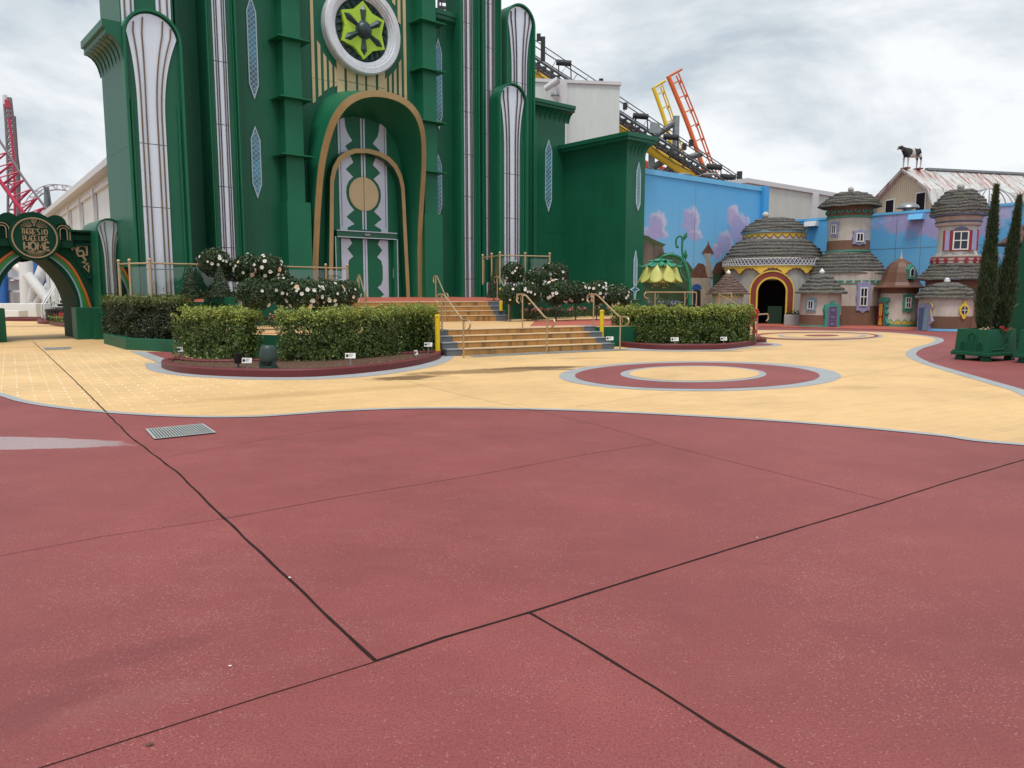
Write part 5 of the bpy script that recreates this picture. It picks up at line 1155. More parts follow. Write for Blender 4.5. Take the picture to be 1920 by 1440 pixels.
def ornate_window(L, px, py, wpx, hpx, rr, sur, parent, double=False, bars=1, amp=.07):
    W0 = on_wall(L, L.x(px), rr); zc = L.z(py); w_, h = wpx * L.k, hpx * L.k; W = lambda x, d, z: W0(x, d, zc + z)
    win = plate(W, wavy(w_ * 1.75, h * 1.5, 32, amp, 4, h * .08), -.06, .035).build('window', sur, parent)
    mb = MB(); fr = w_ * .13
    for a, b, c_, d_ in ((-w_ / 2, -w_ / 2 + fr, -h / 2, h / 2), (w_ / 2 - fr, w_ / 2, -h / 2, h / 2), (-w_ / 2 + fr, w_ / 2 - fr, h / 2 - fr, h / 2), (-w_ / 2 + fr, w_ / 2 - fr, -h / 2, -h / 2 + fr), (-fr * .35, fr * .35, -h / 2 + fr, h / 2 - fr)): plate(W, [(a, c_), (b, c_), (b, d_), (a, d_)], .03, .075, mb)
    if double: plate(W, [(-w_ / 2 + fr, -fr * .5), (w_ / 2 - fr, -fr * .5), (w_ / 2 - fr, fr * .5), (-w_ / 2 + fr, fr * .5)], .03, .077, mb)
    mb.build('frame', M['white'], win); plate(W, [(-w_ / 2 + fr, -h / 2 + fr), (w_ / 2 - fr, -h / 2 + fr), (w_ / 2 - fr, h / 2 - fr), (-w_ / 2 + fr, h / 2 - fr)], .032, .045).build('pane', M['pane'], win)
    return win
def finial(L, z, r, parent, mat=None, kind='ball'):
    prof = {'globe': [(r * .5, -.02), (r * .5, r * .3)] + [(max(r * math.sin(pi * k / 10), .001), r * 1.15 - r * math.cos(pi * k / 10)) for k in range(2, 11)], 'ball': [(r * .55, -.02), (r * .55, r * .3), (r * .95, r * .7), (r * 1.05, r * 1.2), (r * .85, r * 1.8), (r * .35, r * 2.2), (r * .12, r * 2.6), (.001, r * 2.7)], 'spike': [(r * .8, -.02), (r, r * .3), (r * .5, r * .7), (r * .62, r * 1.2), (r * .32, r * 2.2), (r * .15, r * 4), (.001, r * 5.4)], 'vase': [(r * .5, -.02), (r * .5, r * .3), (r * 1.0, r * .6), (r * .95, r * 1.2), (r * .7, r * 1.3), (r * .8, r * 1.5), (r * .3, r * 1.9), (.001, r * 2.0)]}[kind]
    MB().lathe(prof, L.c + Vector((0, 0, z)), 18).build('finial', mat or M['white'], parent, smooth=True)
def scallops(L, rr, zt_, zb, n, mat, parent, edge=None, a_span=pi, name='scallop_trim', pw=1.0):
    mb = MB(); eb = MB(); m = n * 12; top, bot, low = [], [], []
    for k in range(m + 1):
        a = L.a - a_span / 2 + a_span * k / m; s_ = (.05, .2, .12, .38, .5, .85, 1, .85, .5, .38, .12, .2)[(k + 6) % 12] if pw < 1 else abs(math.sin(pi * k / 12)); d = Vector((math.cos(a), math.sin(a), 0)); z = zt_ - (zt_ - zb) * (.25 + .75 * s_)
        top.append(L.c + d * rr + Vector((0, 0, zt_))); bot.append(L.c + d * rr + Vector((0, 0, z))); low.append(L.c + d * (rr + .004) + Vector((0, 0, z - .035)))
    mb.loft([[p - (p - L.c).normalized() * .0 for p in top], bot], closed=False); o = mb.build(name, mat, parent)
    if edge: eb.loft([[p + Vector((0, 0, .012)) for p in bot], low], closed=False); eb.build('edge', edge, o)
    return o
# great hall ----------------------------------------------------------
L = Loc(1445, 41.0); hall = thing('round_hall', L.c, 'large round grey hall with two thatched tiers, lattice band and dark red arched entrance', 'cottage')
dz = 2.2; gap = math.asin(.80 / 2.45); lower = [(2.52, 0), (2.46, 1.2), (2.42, dz)]
body(L, lower, M['greyp'], hall, 'wall', L.a + gap, L.a + 2 * pi - gap, 56); body(L, [(2.42, dz), (2.40, 3.0), (2.42, 3.3)], M['greyp'], hall)
MB().lathe([(2.47, 2.93), (2.56, 2.94), (2.56, 3.29), (2.47, 3.30)], L.c, 56).build('lattice_band', M['blband'], hall)
lt_ = MB(); nb = 44
for k in range(nb):
    for s_ in (1, -1):
        a = L.a - 1.75 + 3.5 * (k + .5) / nb; b = a + s_ * 3.5 / nb * 1.0; p0 = L.c + Vector((math.cos(a) * 2.575, math.sin(a) * 2.575, 2.96)); p1 = L.c + Vector((math.cos(b) * 2.575, math.sin(b) * 2.575, 3.27)); lt_.beam(p0, p1, .03, .02)
for z in (2.945, 3.285): lt_.tube([L.c + Vector((math.cos(L.a - 1.8 + 3.6 * k / 40) * 2.57, math.sin(L.a - 1.8 + 3.6 * k / 40) * 2.57, z)) for k in range(41)], .018, 5)
lt_.build('lattice', M['white'], hall); scallops(L, 2.53, 2.95, 2.52, 7, M['ymus'], hall, M['redbr'], pi * 1.02, pw=.8)
thatch_roof(L, 'roof', hall, 2.5, 3.27, 1.62, 4.3, 6, .34, .07)
body(L, [(1.58, 4.2), (1.58, 4.62)], M['plaster'], hall, 'upper_wall'); scallops(L, 1.595, 4.60, 4.38, 14, M['ymus'], hall, M['redbr'], pi * 1.1); body(L, [(1.56, 4.62), (1.66, 4.63), (1.66, 4.72), (1.5, 4.73)], M['blgrey'], hall, 'eave_band')
thatch_roof(L, 'roof', hall, 1.62, 4.72, .62, 5.45, 5, .42, .06); Lf = Loc(1428, 40.8); finial(Lf, 5.40, .17, hall, M['plaster'], 'globe')
W = lambda x, d, z: L.P(x, d, z); hw_o, zo = 1.04, 2.68
def arcd(hw, top, z0=0.0, n=18): 
    zs2 = top - hw; return [(-hw, z0)] + [(-hw * math.cos(pi * k / n), zs2 + hw * math.sin(pi * k / n)) for k in range(n + 1)] + [(hw, z0)]
def archband(o, i, d0, d1): 
    mb = MB(); lo = [[W(x, d1, z) for x, z in o], [W(x, d0, z) for x, z in o], [W(x, d0, z) for x, z in i], [W(x, d1, z) for x, z in i]]; mb.loft(lo + [lo[0]], closed=False); return mb
ent2 = archband(arcd(1.0, 2.62), arcd(.74, 2.36), 2.72, 1.9).build('entrance_arch', M['redbr'], hall); archband(arcd(1.06, 2.68), arcd(1.0, 2.62), 2.75, 2.2).build('edge', M['ymus'], ent2); archband(arcd(.74, 2.36), arcd(.66, 2.28), 2.76, 1.9).build('edge', M['ymus'], ent2)
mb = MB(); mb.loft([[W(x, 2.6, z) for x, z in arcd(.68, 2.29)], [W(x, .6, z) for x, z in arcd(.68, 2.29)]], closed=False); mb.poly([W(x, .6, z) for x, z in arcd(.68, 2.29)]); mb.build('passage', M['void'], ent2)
cb = MB(); cb.box(L.P(.18, 1.5, .45), (.7, .3, .9), L.a + pi / 2).build('cabinet', M['greend'], ent2, bevel=.01)
# round kiosk in front of the hall
L = Loc(1363, 35.4); kio = thing('round_kiosk', L.c, 'small round kiosk with brown tiled cone roof and a yellow arched door', 'cottage')
body(L, [(.72, 0), (.66, .5), (.66, 1.55)], M['plaster'], kio); scallops(L, .70, 1.56, 1.40, 16, M['teal'], kio, M['ymus'], pi * 1.2); thatch_roof(L, 'roof', kio, .96, 1.52, .10, 2.38, 8, .02, .04, M['tile']); finial(L, 2.36, .10, kio)
W0 = on_wall(L, L.x(1374), .68); dd = plate(W0, arcd(.42, 1.15), -.1, .05).build('door', M['teal'], kio); plate(W0, arcd(.30, .98), -.08, .075).build('surround', M['blband'], dd); plate(W0, arcd(.22, .88), -.06, .095).build('leaf', M['ymus'], dd)
# tower cottage with crenels ------------------------------------------------
L = Loc(1583, 38.8); ta = thing('tower_cottage', L.c, 'round tower cottage with crenellated collar and dome, two lilac framed windows high up', 'cottage')
body(L, [(1.86, 0), (1.83, .25), (1.80, .62)], M['mud'], ta, 'base_wall'); body(L, [(1.80, .62), (1.78, .95)], M['mud'], ta, 'base_wall'); body(L, [(1.78, .95), (1.76, 2.6)], M['plasterp'], ta)
tb = MB()
for k in range(16):
    a = L.a - 1.7 + 3.4 * k / 16; tb.tube([L.c + Vector((math.cos(a + j * .03) * 1.8, math.sin(a + j * .03) * 1.8, 2.16)) for j in range(6)], .03, 5)
tb.build('dash_trim', M['teal'], ta); body(L, [(1.77, 2.0), (1.80, 2.01), (1.80, 2.05), (1.77, 2.06)], M['teal'], ta, 'moulding')
thatch_roof(L, 'roof', ta, 1.74, 2.52, .98, 3.58, 7, .26, .06); body(L, [(.99, 3.56), (1.06, 3.57), (1.06, 3.64), (.99, 3.65)], M['teal'], ta, 'moulding')
body(L, [(1.0, 3.6), (.99, 4.12)], M['mud'], ta, 'upper_base'); body(L, [(.99, 4.12), (1.0, 5.25)], M['plaster'], ta, 'upper_wall')
body(L, [(1.0, 5.2), (1.07, 5.22), (1.07, 5.28), (1.03, 5.3)], M['teal'], ta, 'moulding'); body(L, [(1.03, 5.3), (1.05, 5.5), (1.06, 5.85)], M['mud'], ta, 'collar')
cr = MB()
for k in range(18):
    a = 2 * pi * k / 18; cr.tube([L.c + Vector((math.cos(a + j * .028) * 1.09, math.sin(a + j * .028) * 1.09, 5.46)) for j in range(7)], .035, 5); cr.tube([L.c + Vector((math.cos(a) * 1.09, math.sin(a) * 1.09, 5.46)), L.c + Vector((math.cos(a) * 1.09, math.sin(a) * 1.09, 5.58))], .03, 5); cr.tube([L.c + Vector((math.cos(a + .168) * 1.09, math.sin(a + .168) * 1.09, 5.46)), L.c + Vector((math.cos(a + .168) * 1.09, math.sin(a + .168) * 1.09, 5.58))], .03, 5)
cr.build('crenel_trim', M['teal'], ta); thatch_roof(L, 'roof', ta, 1.40, 5.78, .42, 6.5, 6, .42, .06); finial(L, 6.48, .14, ta, M['plaster'], 'globe')
ornate_window(L, 1559, 434, 10, 17, 1.0, M['lilac'], ta); ornate_window(L, 1601, 450, 14, 16, 1.0, M['lilac'], ta); ornate_window(L, 1612, 556, 14, 33, 1.79, M['lilac'], ta, True)
L = Loc(1537, 36.4); ha = thing('low_cottage', L.c, 'low round cottage with stepped thatch and purple door at the foot of the crenellated tower', 'cottage')
body(L, [(.95, 0), (.92, .1), (.92, .55)], M['mud'], ha, 'base_wall'); body(L, [(.92, .55), (.90, 1.6)], M['plasterp'], ha); body(L, [(.93, .0), (.97, .01), (.97, .07), (.93, .08)], M['teal'], ha, 'skirting')
thatch_roof(L, 'roof', ha, 1.06, 1.55, .28, 2.42, 5, .0, .09); finial(L, 2.40, .12, ha); ornate_window(L, 1521, 571, 11, 16, .92, M['blgrey'], ha)
def cottage_door(L, px, wpx, top, rr, sur, leafm, panelm, parent, panels=3, sw=1.7):
    W0 = on_wall(L, L.x(px), rr); w_ = wpx * L.k; h = L.z(top); o = [(-w_ * sw / 2, 0), (-w_ * sw / 2 * .9, h * .4), (-w_ * sw / 2 * 1.05, h * .8), (-w_ * sw / 2 * .9, h * 1.02), (-w_ * .3, h * 1.05), (0, h * 1.2), (w_ * .3, h * 1.05), (w_ * sw / 2 * .9, h * 1.02), (w_ * sw / 2 * 1.05, h * .8), (w_ * sw / 2 * .9, h * .4), (w_ * sw / 2, 0)]
    d = plate(W0, o, -.3, .06).build('door', sur, parent); plate(W0, [(-w_ / 2, .02), (w_ / 2, .02), (w_ / 2, h * .93), (-w_ / 2, h * .93)], -.2, .085).build('leaf', leafm, d)
    for k in range(panels):
        z0 = .02 + h * .93 * (k + .12) / panels; z1 = .02 + h * .93 * (k + .88) / panels; mb = MB(); e = w_ * .34; f = w_ * .28; g2 = (z1 - z0) * .12
        lo = [[W0(x, q, z) for x, z in s4] for s4, q in (([(-e, z0), (e, z0), (e, z1), (-e, z1)], .086), ([(-e, z0), (e, z0), (e, z1), (-e, z1)], .10), ([(-f, z0 + g2), (f, z0 + g2), (f, z1 - g2), (-f, z1 - g2)], .10), ([(-f, z0 + g2), (f, z0 + g2), (f, z1 - g2), (-f, z1 - g2)], .087))]
        mb.loft(lo); mb.build('panel', panelm, d)
    return d, W0
cottage_door(L, 1557, 18, 571, .94, M['teal'], M['purple'], M['purpled'], ha)
# bell roofed cottage ----------------------------------------------------------
L = Loc(1683, 36.6); be = thing('bell_cottage', L.c, 'cottage under a brown bell shaped roof with teal dormer and red yellow door', 'cottage')
body(L, [(.86, 0), (.80, .12), (.79, 1.9)], M['plasterp'], be); scallops(L, .815, .12, .34, 9, M['ymus'], be, M['teal'], pi * 1.1); body(L, [(.87, 0), (.87, .09), (.82, .1)], M['teal'], be, 'skirting'); body(L, [(.80, 1.55), (.82, 1.56), (.84, 1.95), (.80, 1.96)], M['mud'], be, 'collar')
pr = [(.7, 1.82), (1.12, 1.78), (1.14, 1.83), (.98, 1.92), (.86, 2.06), (.79, 2.28), (.72, 2.52), (.60, 2.78), (.42, 2.98), (.2, 3.12), (.06, 3.2), (.001, 3.22)]
rf_ = MB().lathe(pr, L.c, 10, L.a - .2, L.a - .2 + 2 * pi).build('roof', M['copper'], be); finial(L, 3.16, .085, be, M['plaster'], 'spike')
W0 = on_wall(L, L.x(1700), .80); zc = L.z(512); dm = plate(lambda x, d, z: W0(x, d, zc + z), [(-.15, -.3), (.15, -.3), (.15, .14), (.0, .36), (-.15, .14)], -.5, .10).build('dormer', M['teal'], be); plate(lambda x, d, z: W0(x, d, zc + z), [(-.10, -.2), (.10, -.2), (.10, .1), (0, .24), (-.10, .1)], .0, .115).build('frame', M['white'], dm); plate(lambda x, d, z: W0(x, d, zc + z), [(-.07, -.17), (.07, -.17), (.07, .08), (0, .18), (-.07, .08)], .0, .125).build('pane', M['pane'], dm)
W0 = on_wall(L, L.x(1657), .82); dd = plate(W0, [(-.26, 0), (-.26, 1.2), (-.2, 1.36), (0, 1.30), (.14, 1.36), (.34, 1.34), (.38, 1.2), (.26, 1.08), (.34, .92), (.26, .8), (.36, .62), (.27, .5), (.34, .3), (.46, .15), (.4, 0)], -.3, .05).build('door', M['teal'], be)
plate(W0, [(-.22, .02), (.16, .02), (.16, 1.12), (-.22, 1.12)], -.2, .075).build('leaf', M['redtr'], dd)
for s4 in ([(-.16, .06), (.10, .06), (.02, .42), (-.08, .42)], [(-.12, .52), (-.04, .46), (-.04, 1.06), (-.13, 1.06)], [(.0, .46), (.07, .52), (.08, 1.06), (.0, 1.06)]): plate(W0, s4, -.1, .088).build('panel', M['ymus'], dd)
ornate_window(L, 1698, 567, 10, 20, .81, M['teal'], be, True)
# slim tower cottage with egg dome ---------------------------------------------
L = Loc(1785, 34.2); tb_ = thing('tower_cottage', L.c, 'slim white tower cottage with a tall egg shaped thatched dome and red shuttered window', 'cottage')
body(L, [(1.2, 0), (1.12, 1.6), (1.15, 2.15)], M['mud'], tb_, 'base_wall'); body(L, [(1.2, 2.1), (1.46, 2.14), (1.46, 2.19), (1.3, 2.2)], M['blband'], tb_, 'eave_band'); thatch_roof(L, 'roof', tb_, 1.42, 2.16, .96, 2.85, 5, -.15, .06)
body(L, [(.90, 2.8), (.96, 2.82), (.96, 3.12), (.98, 3.13), (.98, 3.2), (.8, 3.22)], M['plaster'], tb_, 'collar'); rb_ = MB()
for k in range(9):
    a = L.a - 1.6 + 3.2 * k / 8; d = Vector((math.cos(a), math.sin(a), 0)); tt = Vector((-d.y, d.x, 0)); o = L.c + d * .985 + Vector((0, 0, 2.97)); rb_.prism([o + tt * x + Vector((0, 0, z)) for x, z in ((-.11, 0), (0, -.12), (.11, 0), (0, .12))], [o + d * .03 + tt * x + Vector((0, 0, z)) for x, z in ((-.11, 0), (0, -.12), (.11, 0), (0, .12))])
    for zz in (2.85, 3.1): rb_.tube([L.c + Vector((math.cos(a + j * .1) * .975, math.sin(a + j * .1) * .975, zz)) for j in range(5)], .012, 5)
    rb_.tube([L.c + Vector((math.cos(a + j * .1) * .972, math.sin(a + j * .1) * .972, 2.97)) for j in range(5)], .016, 5)
rb_.build('diamond_trim', M['redtr'], tb_)
M['plasterw'] = paint('aged_white_plaster', (.58, .56, .52), .8, .10, 1.6, .3, 0, .35, .6, (.34, .29, .24), 9)
body(L, [(.84, 3.2), (.77, 3.3), (.77, 4.6)], M['plasterw'], tb_, 'upper_wall'); body(L, [(.78, 4.45), (.88, 4.47), (.9, 4.58), (.84, 4.62), (.9, 4.72), (.94, 4.84), (.9, 4.9)], M['plasterp'], tb_, 'collar'); body(L, [(.86, 4.585), (.915, 4.60), (.915, 4.65), (.86, 4.66)], M['blband'], tb_, 'moulding'); body(L, [(.95, 4.86), (1.12, 4.88), (1.12, 4.95), (1.0, 4.97)], M['blband'], tb_, 'eave_band')
thatch_roof(L, 'roof', tb_, 1.08, 4.95, .42, 6.02, 8, .55, .06); finial(L, 6.0, .15, tb_, M['plaster'], 'globe')
W0 = on_wall(L, L.x(1790), .77); zc = L.z(455); Wz = lambda x, d, z: W0(x, d, zc + z); wn_ = plate(Wz, [(-.40, -.44), (.40, -.44), (.40, .44), (-.40, .44)], -.2, .03).build('window', M['redtr'], tb_)
mb = MB()
for s4 in ([(-.30, -.4), (-.25, -.4), (-.25, .4), (-.30, .4)], [(.25, -.4), (.30, -.4), (.30, .4), (.25, .4)], [(-.25, .35), (.25, .35), (.25, .4), (-.25, .4)], [(-.25, -.4), (.25, -.4), (.25, -.35), (-.25, -.35)], [(-.02, -.35), (.02, -.35), (.02, .35), (-.02, .35)], [(-.25, -.02), (-.02, -.02), (-.02, .02), (-.25, .02)], [(.02, -.02), (.25, -.02), (.25, .02), (.02, .02)]): plate(Wz, s4, .03, .08, mb)
mb.build('frame', M['white'], wn_); plate(Wz, [(-.25, -.35), (.25, -.35), (.25, .35), (-.25, .35)], .031, .05).build('pane', M['pane'], wn_)
for s_ in (-1, 1): plate(Wz, [(s_ * .42, -.4), (s_ * .62, -.4), (s_ * .62, .4), (s_ * .42, .4)], -.1, .04).build('shutter', M['lilac'], wn_); plate(Wz, [(s_ * .60, -.44), (s_ * .66, -.44), (s_ * .66, .44), (s_ * .60, .44)], -.1, .05).build('shutter_edge', M['redtr'], wn_)
for z0 in (.44, -.56): plate(Wz, [(-.3, z0), (.3, z0), (.2, z0 + .1 if z0 > 0 else z0 - .03), (0, z0 + .16 if z0 > 0 else z0 - .06), (-.2, z0 + .1 if z0 > 0 else z0 - .03)], -.1, .05).build('pediment', M['blband'], wn_)
L = Loc(1771, 32.4); hb_ = thing('low_cottage', L.c, 'low round cottage with shallow thatched dome, open blue door and yellow round window', 'cottage')
body(L, [(.96, 0), (1.0, .3), (1.02, .62)], M['mud'], hb_, 'base_wall', n=40); body(L, [(1.02, .62), (1.03, .9), (1.0, 1.42)], M['plaster'], hb_); body(L, [(.97, 0), (1.02, .01), (1.02, .09), (.98, .1)], M['bluecap'], hb_, 'skirting')
thatch_roof(L, 'roof', hb_, 1.10, 1.36, .34, 1.98, 4, .45, .07); finial(L, 1.97, .12, hb_, M['white'], 'vase')
W0 = on_wall(L, L.x(1739), 1.0); dd = plate(W0, [(-.36, 0), (-.34, .6), (-.38, .95), (-.3, 1.12), (-.1, 1.16), (.1, 1.12), (.3, 1.16), (.42, 1.02), (.36, .88), (.28, .82), (.36, .6), (.42, .42), (.34, .3), (.28, .32), (.28, 0)], -.3, .05).build('door', M['lilac'], hb_)
plate(W0, [(-.28, .02), (.22, .02), (.22, .96), (-.28, .96)], -.2, .062).build('opening', M['bldoor'], dd); plate(W0, [(-.02, .02), (.22, .02), (.22, .96), (.04, .93)], -.2, .085).build('leaf', M['blgrey'], dd); MB().tube(smooth_path([W0(.05, .06, 1.15), W0(.3, .06, 1.17), W0(.43, .06, 1.02), W0(.36, .06, .88), W0(.4, .06, .62), W0(.43, .06, .42), W0(.35, .06, .3)], 5), .02, 5).build('gold_edge', M['ymus'], dd)
W0 = on_wall(L, L.x(1800), 1.02); zc = L.z(580); cw = plate(lambda x, d, z: W0(x, d, zc + z), [(.22 * math.cos(2 * pi * k / 28) * (1 + .0), .26 * math.sin(2 * pi * k / 28) + (.10 * (1 if math.sin(2 * pi * k / 28) > 0 else -1) if abs(math.cos(2 * pi * k / 28)) < .4 else 0)) for k in range(28)], -.15, .05).build('window', M['ymus'], hb_)
plate(lambda x, d, z: W0(x, d, zc + z), [(.145 * math.cos(2 * pi * k / 20), .165 * math.sin(2 * pi * k / 20)) for k in range(20)], 0, .062).build('pane', M['pane'], cw); mb = MB(); plate(lambda x, d, z: W0(x, d, zc + z), [(-.012, -.16), (.012, -.16), (.012, .16), (-.012, .16)], .05, .075, mb); plate(lambda x, d, z: W0(x, d, zc + z), [(-.14, -.012), (.14, -.012), (.14, .012), (-.14, .012)], .05, .073, mb); mb.build('frame', M['white'], cw)
# pink house at the right edge
L = Loc(1972, 33.0); ph = thing('pink_house', L.c, 'pink cottage with brown eaves and yellow mouldings behind the cypresses at the right edge', 'cottage')
body(L, [(1.45, 0), (1.4, 2.6)], M['plasterp'], ph, 'wall', n=8, smooth=False); M['pinkp'] = paint('pink_wall', (.42, .24, .26), .7, .12, 2, .3, 0, .2); body(L, [(1.3, 3.0), (1.25, 3.7)], M['pinkp'], ph, 'upper_wall', n=8, smooth=False)
thatch_roof(L, 'roof', ph, 1.75, 2.55, 1.3, 3.05, 4, .1, .06); body(L, [(1.42, 2.35), (1.56, 2.37), (1.56, 2.45), (1.42, 2.46)], M['ymus'], ph, 'moulding'); body(L, [(1.42, 2.1), (1.50, 2.11), (1.50, 2.17), (1.42, 2.18)], M['ymus'], ph, 'moulding')
MB().lathe([(1.3, 3.68), (2.3, 3.62), (2.3, 3.7), (1.2, 4.6), (.001, 4.9)], L.c, 8).build('roof', M['tile'], ph); finial(Loc(1912, 32.8), 4.3, .14, ph, M['p_dark'], 'spike'); MB().tube([L.P(-1.3, .9, 0), L.P(-1.25, .9, 2.5)], .06, 8).build('white_post', M['white'], ph)
# trough with small plants beside the hall door
L = Loc(1486, 37.4); tr_ = thing('stone_trough', L.c, 'grey stone trough with a little greenery right of the hall entrance', 'trough'); MB().box(L.c + Vector((0, 0, .26)), (.78, .5, .52), L.a + pi / 2).build('trough', M['greyp'], tr_, bevel=.03); mb = MB()
for k in range(120): mb.leaf(L.P(rnd.uniform(-.3, .3), rnd.uniform(-.15, .15), .52 + abs(rnd.gauss(0, .08))), rv() + Vector((0, 0, 1)), .10)
mb.build('leaves', M['camel'], tr_)
# giant flower lamp ----------------------------------------------------------------
L = Loc(1291, 33.0); k_ = L.k; fl = thing('flower_lamp', L.c, 'giant hanging yellow flower lamp on a curling green stem in front of the painted huts', 'lamp')
M['stem'] = paint('stem_green', (.012, .155, .075), .35, .15, 3, .5, 0, .1); M['leafg'] = paint('sepal_green', (.03, .22, .13), .35, .3, 3, .5, 0, .1)
X = lambda px, py, d=0: L.P((px - 1291) * k_, d, EYE + (HZ - py) * k_)
def petal_mat():
    t = NT('petal_yellow'); n = t.noise(2.5, 4, .6); c = t.mix(n, (.56, .62, .10), (.74, .74, .30)); t.set(col=c, rough=.4); tl = t.node('ShaderNodeBsdfTranslucent'); t.l.new(c, tl.inputs['Color']); ms = t.node('ShaderNodeMixShader'); ms.inputs[0].default_value = .3; t.l.new(t.b.outputs[0], ms.inputs[1]); t.l.new(tl.outputs[0], ms.inputs[2]); t.l.new(ms.outputs[0], t.n['Material Output'].inputs['Surface']); return t.m
M['fpetal'] = petal_mat()
st = smooth_path([X(1293, 600), X(1292, 570), X(1292, 545), X(1290, 525), X(1286, 508), X(1280, 493), X(1273, 485), X(1262, 480, .1), X(1252, 479, .15), X(1242, 482, .2), X(1236, 487, .2)], 6)
MB().tube(st, [.10 - .045 * i / len(st) for i in range(len(st))], 12).build('stem', M['stem'], fl, smooth=True)
st2 = smooth_path([X(1285, 503), X(1279, 488), X(1276, 470), X(1276, 455), X(1275, 447), X(1270, 445), X(1265, 450), X(1264.5, 458), X(1266, 464)], 6); MB().tube(st2, [.05 - .015 * i / len(st2) for i in range(len(st2))], 9).ball(X(1267, 464), .07, 8).build('curl', M['stem'], fl, smooth=True)
st3 = smooth_path([X(1289, 528, .05), X(1281, 522, .2), X(1275, 512, .25), X(1273, 500, .25), X(1275, 494, .2)], 6); MB().tube(st3, .035, 8).ball(X(1275, 493, .2), .05, 8).build('tendril', M['stem'], fl, smooth=True)
for a, b, w_ in ((X(1276, 456), X(1284, 437), .11), (X(1283, 491), X(1282, 468), .09)):
    t = (b - a); sd_ = L.r * w_; mid = a + t * .5; MB().add([a, mid - sd_, b, mid + sd_, mid + L.f * .05, mid - L.f * .04], [(0, 1, 4), (1, 2, 4), (2, 3, 4), (3, 0, 4), (1, 0, 5), (2, 1, 5), (3, 2, 5), (0, 3, 5)]).build('leaf', M['stem'], fl)
fc_ = X(1238, 492, .2); 
def petal_ring(n, prof, wf, mat, name, a0, tipd=0.0, flute=.12):
    for k in range(n):
        a = a0 + 2 * pi * k / n; mb = MB(); L2 = []
        for r, z, w_ in prof:
            row = []
            for j in range(7):
                s_ = (j - 3) / 3; aa = a + s_ * w_ / max(r, .05); rr = r * (1 - flute * abs(s_) ** 2 * .5)
                row.append(fc_ + Vector((math.cos(aa) * rr, math.sin(aa) * rr, z + abs(s_) ** 2 * tipd)))
            L2.append(row)
        mb.loft(L2, closed=False); o = mb.build(name, mat, fl, smooth=True); m = o.modifiers.new('thick', 'SOLIDIFY'); m.thickness = .015
petal_ring(9, [(.2, -.0, .09), (.5, -.08, .2), (.70, -.24, .27), (.80, -.48, .31), (.87, -.66, .33), (.92, -.76, .31), (.96, -.83, .24), (.975, -.865, .13), (.98, -.875, .02)], 1, M['fpetal'], 'petal', .1, .02)
petal_ring(9, [(.2, -.04, .09), (.46, -.14, .2), (.62, -.34, .26), (.72, -.6, .30), (.77, -.76, .29), (.79, -.85, .2), (.80, -.88, .1), (.80, -.89, .02)], 1, M['fpetal'], 'petal', .1 + pi / 9, .02)
petal_ring(9, [(.05, .10, .02), (.3, .05, .13), (.55, -.04, .2), (.74, -.16, .19), (.9, -.17, .09), (.98, -.12, .015)], 1, M['leafg'], 'sepal', .1 + pi / 9, -.06)
petal_ring(7, [(.03, .16, .02), (.2, .13, .1), (.4, .07, .14), (.55, .05, .08), (.62, .1, .012)], 1, M['leafg'], 'sepal', .4, -.04)
MB().lathe([(.001, .16), (.12, .14), (.2, .06), (.22, -.1)], fc_, 16).build('calyx', M['stem'], fl, smooth=True)
mb = MB()
for k in range(9):
    a = 2 * pi * k / 9; mb.tube(smooth_path([fc_ + Vector((.08 * math.cos(a), .08 * math.sin(a), -.2)), fc_ + Vector((.2 * math.cos(a), .2 * math.sin(a), -.7)), fc_ + Vector((.34 * math.cos(a), .34 * math.sin(a), -1.0 - .1 * math.sin(3 * a)))], 4), .010, 5)
    mb.ball(fc_ + Vector((.34 * math.cos(a), .34 * math.sin(a), -1.0 - .1 * math.sin(3 * a))), .03, 5)
mb.build('stamens', M['ymus'], fl)
# planting behind the rail, under the flower
cover([D(1215, 590, 32.5).xy.to_3d(), D(1285, 590, 32.5).xy.to_3d()], 1500, .6, .65, .10, M['leafd'], 'ground_cover', 30, M['lilac'])
bpy.data.objects['ground_cover.003']['label'] = 'dark leafy planting with violet flowers below the giant flower lamp'
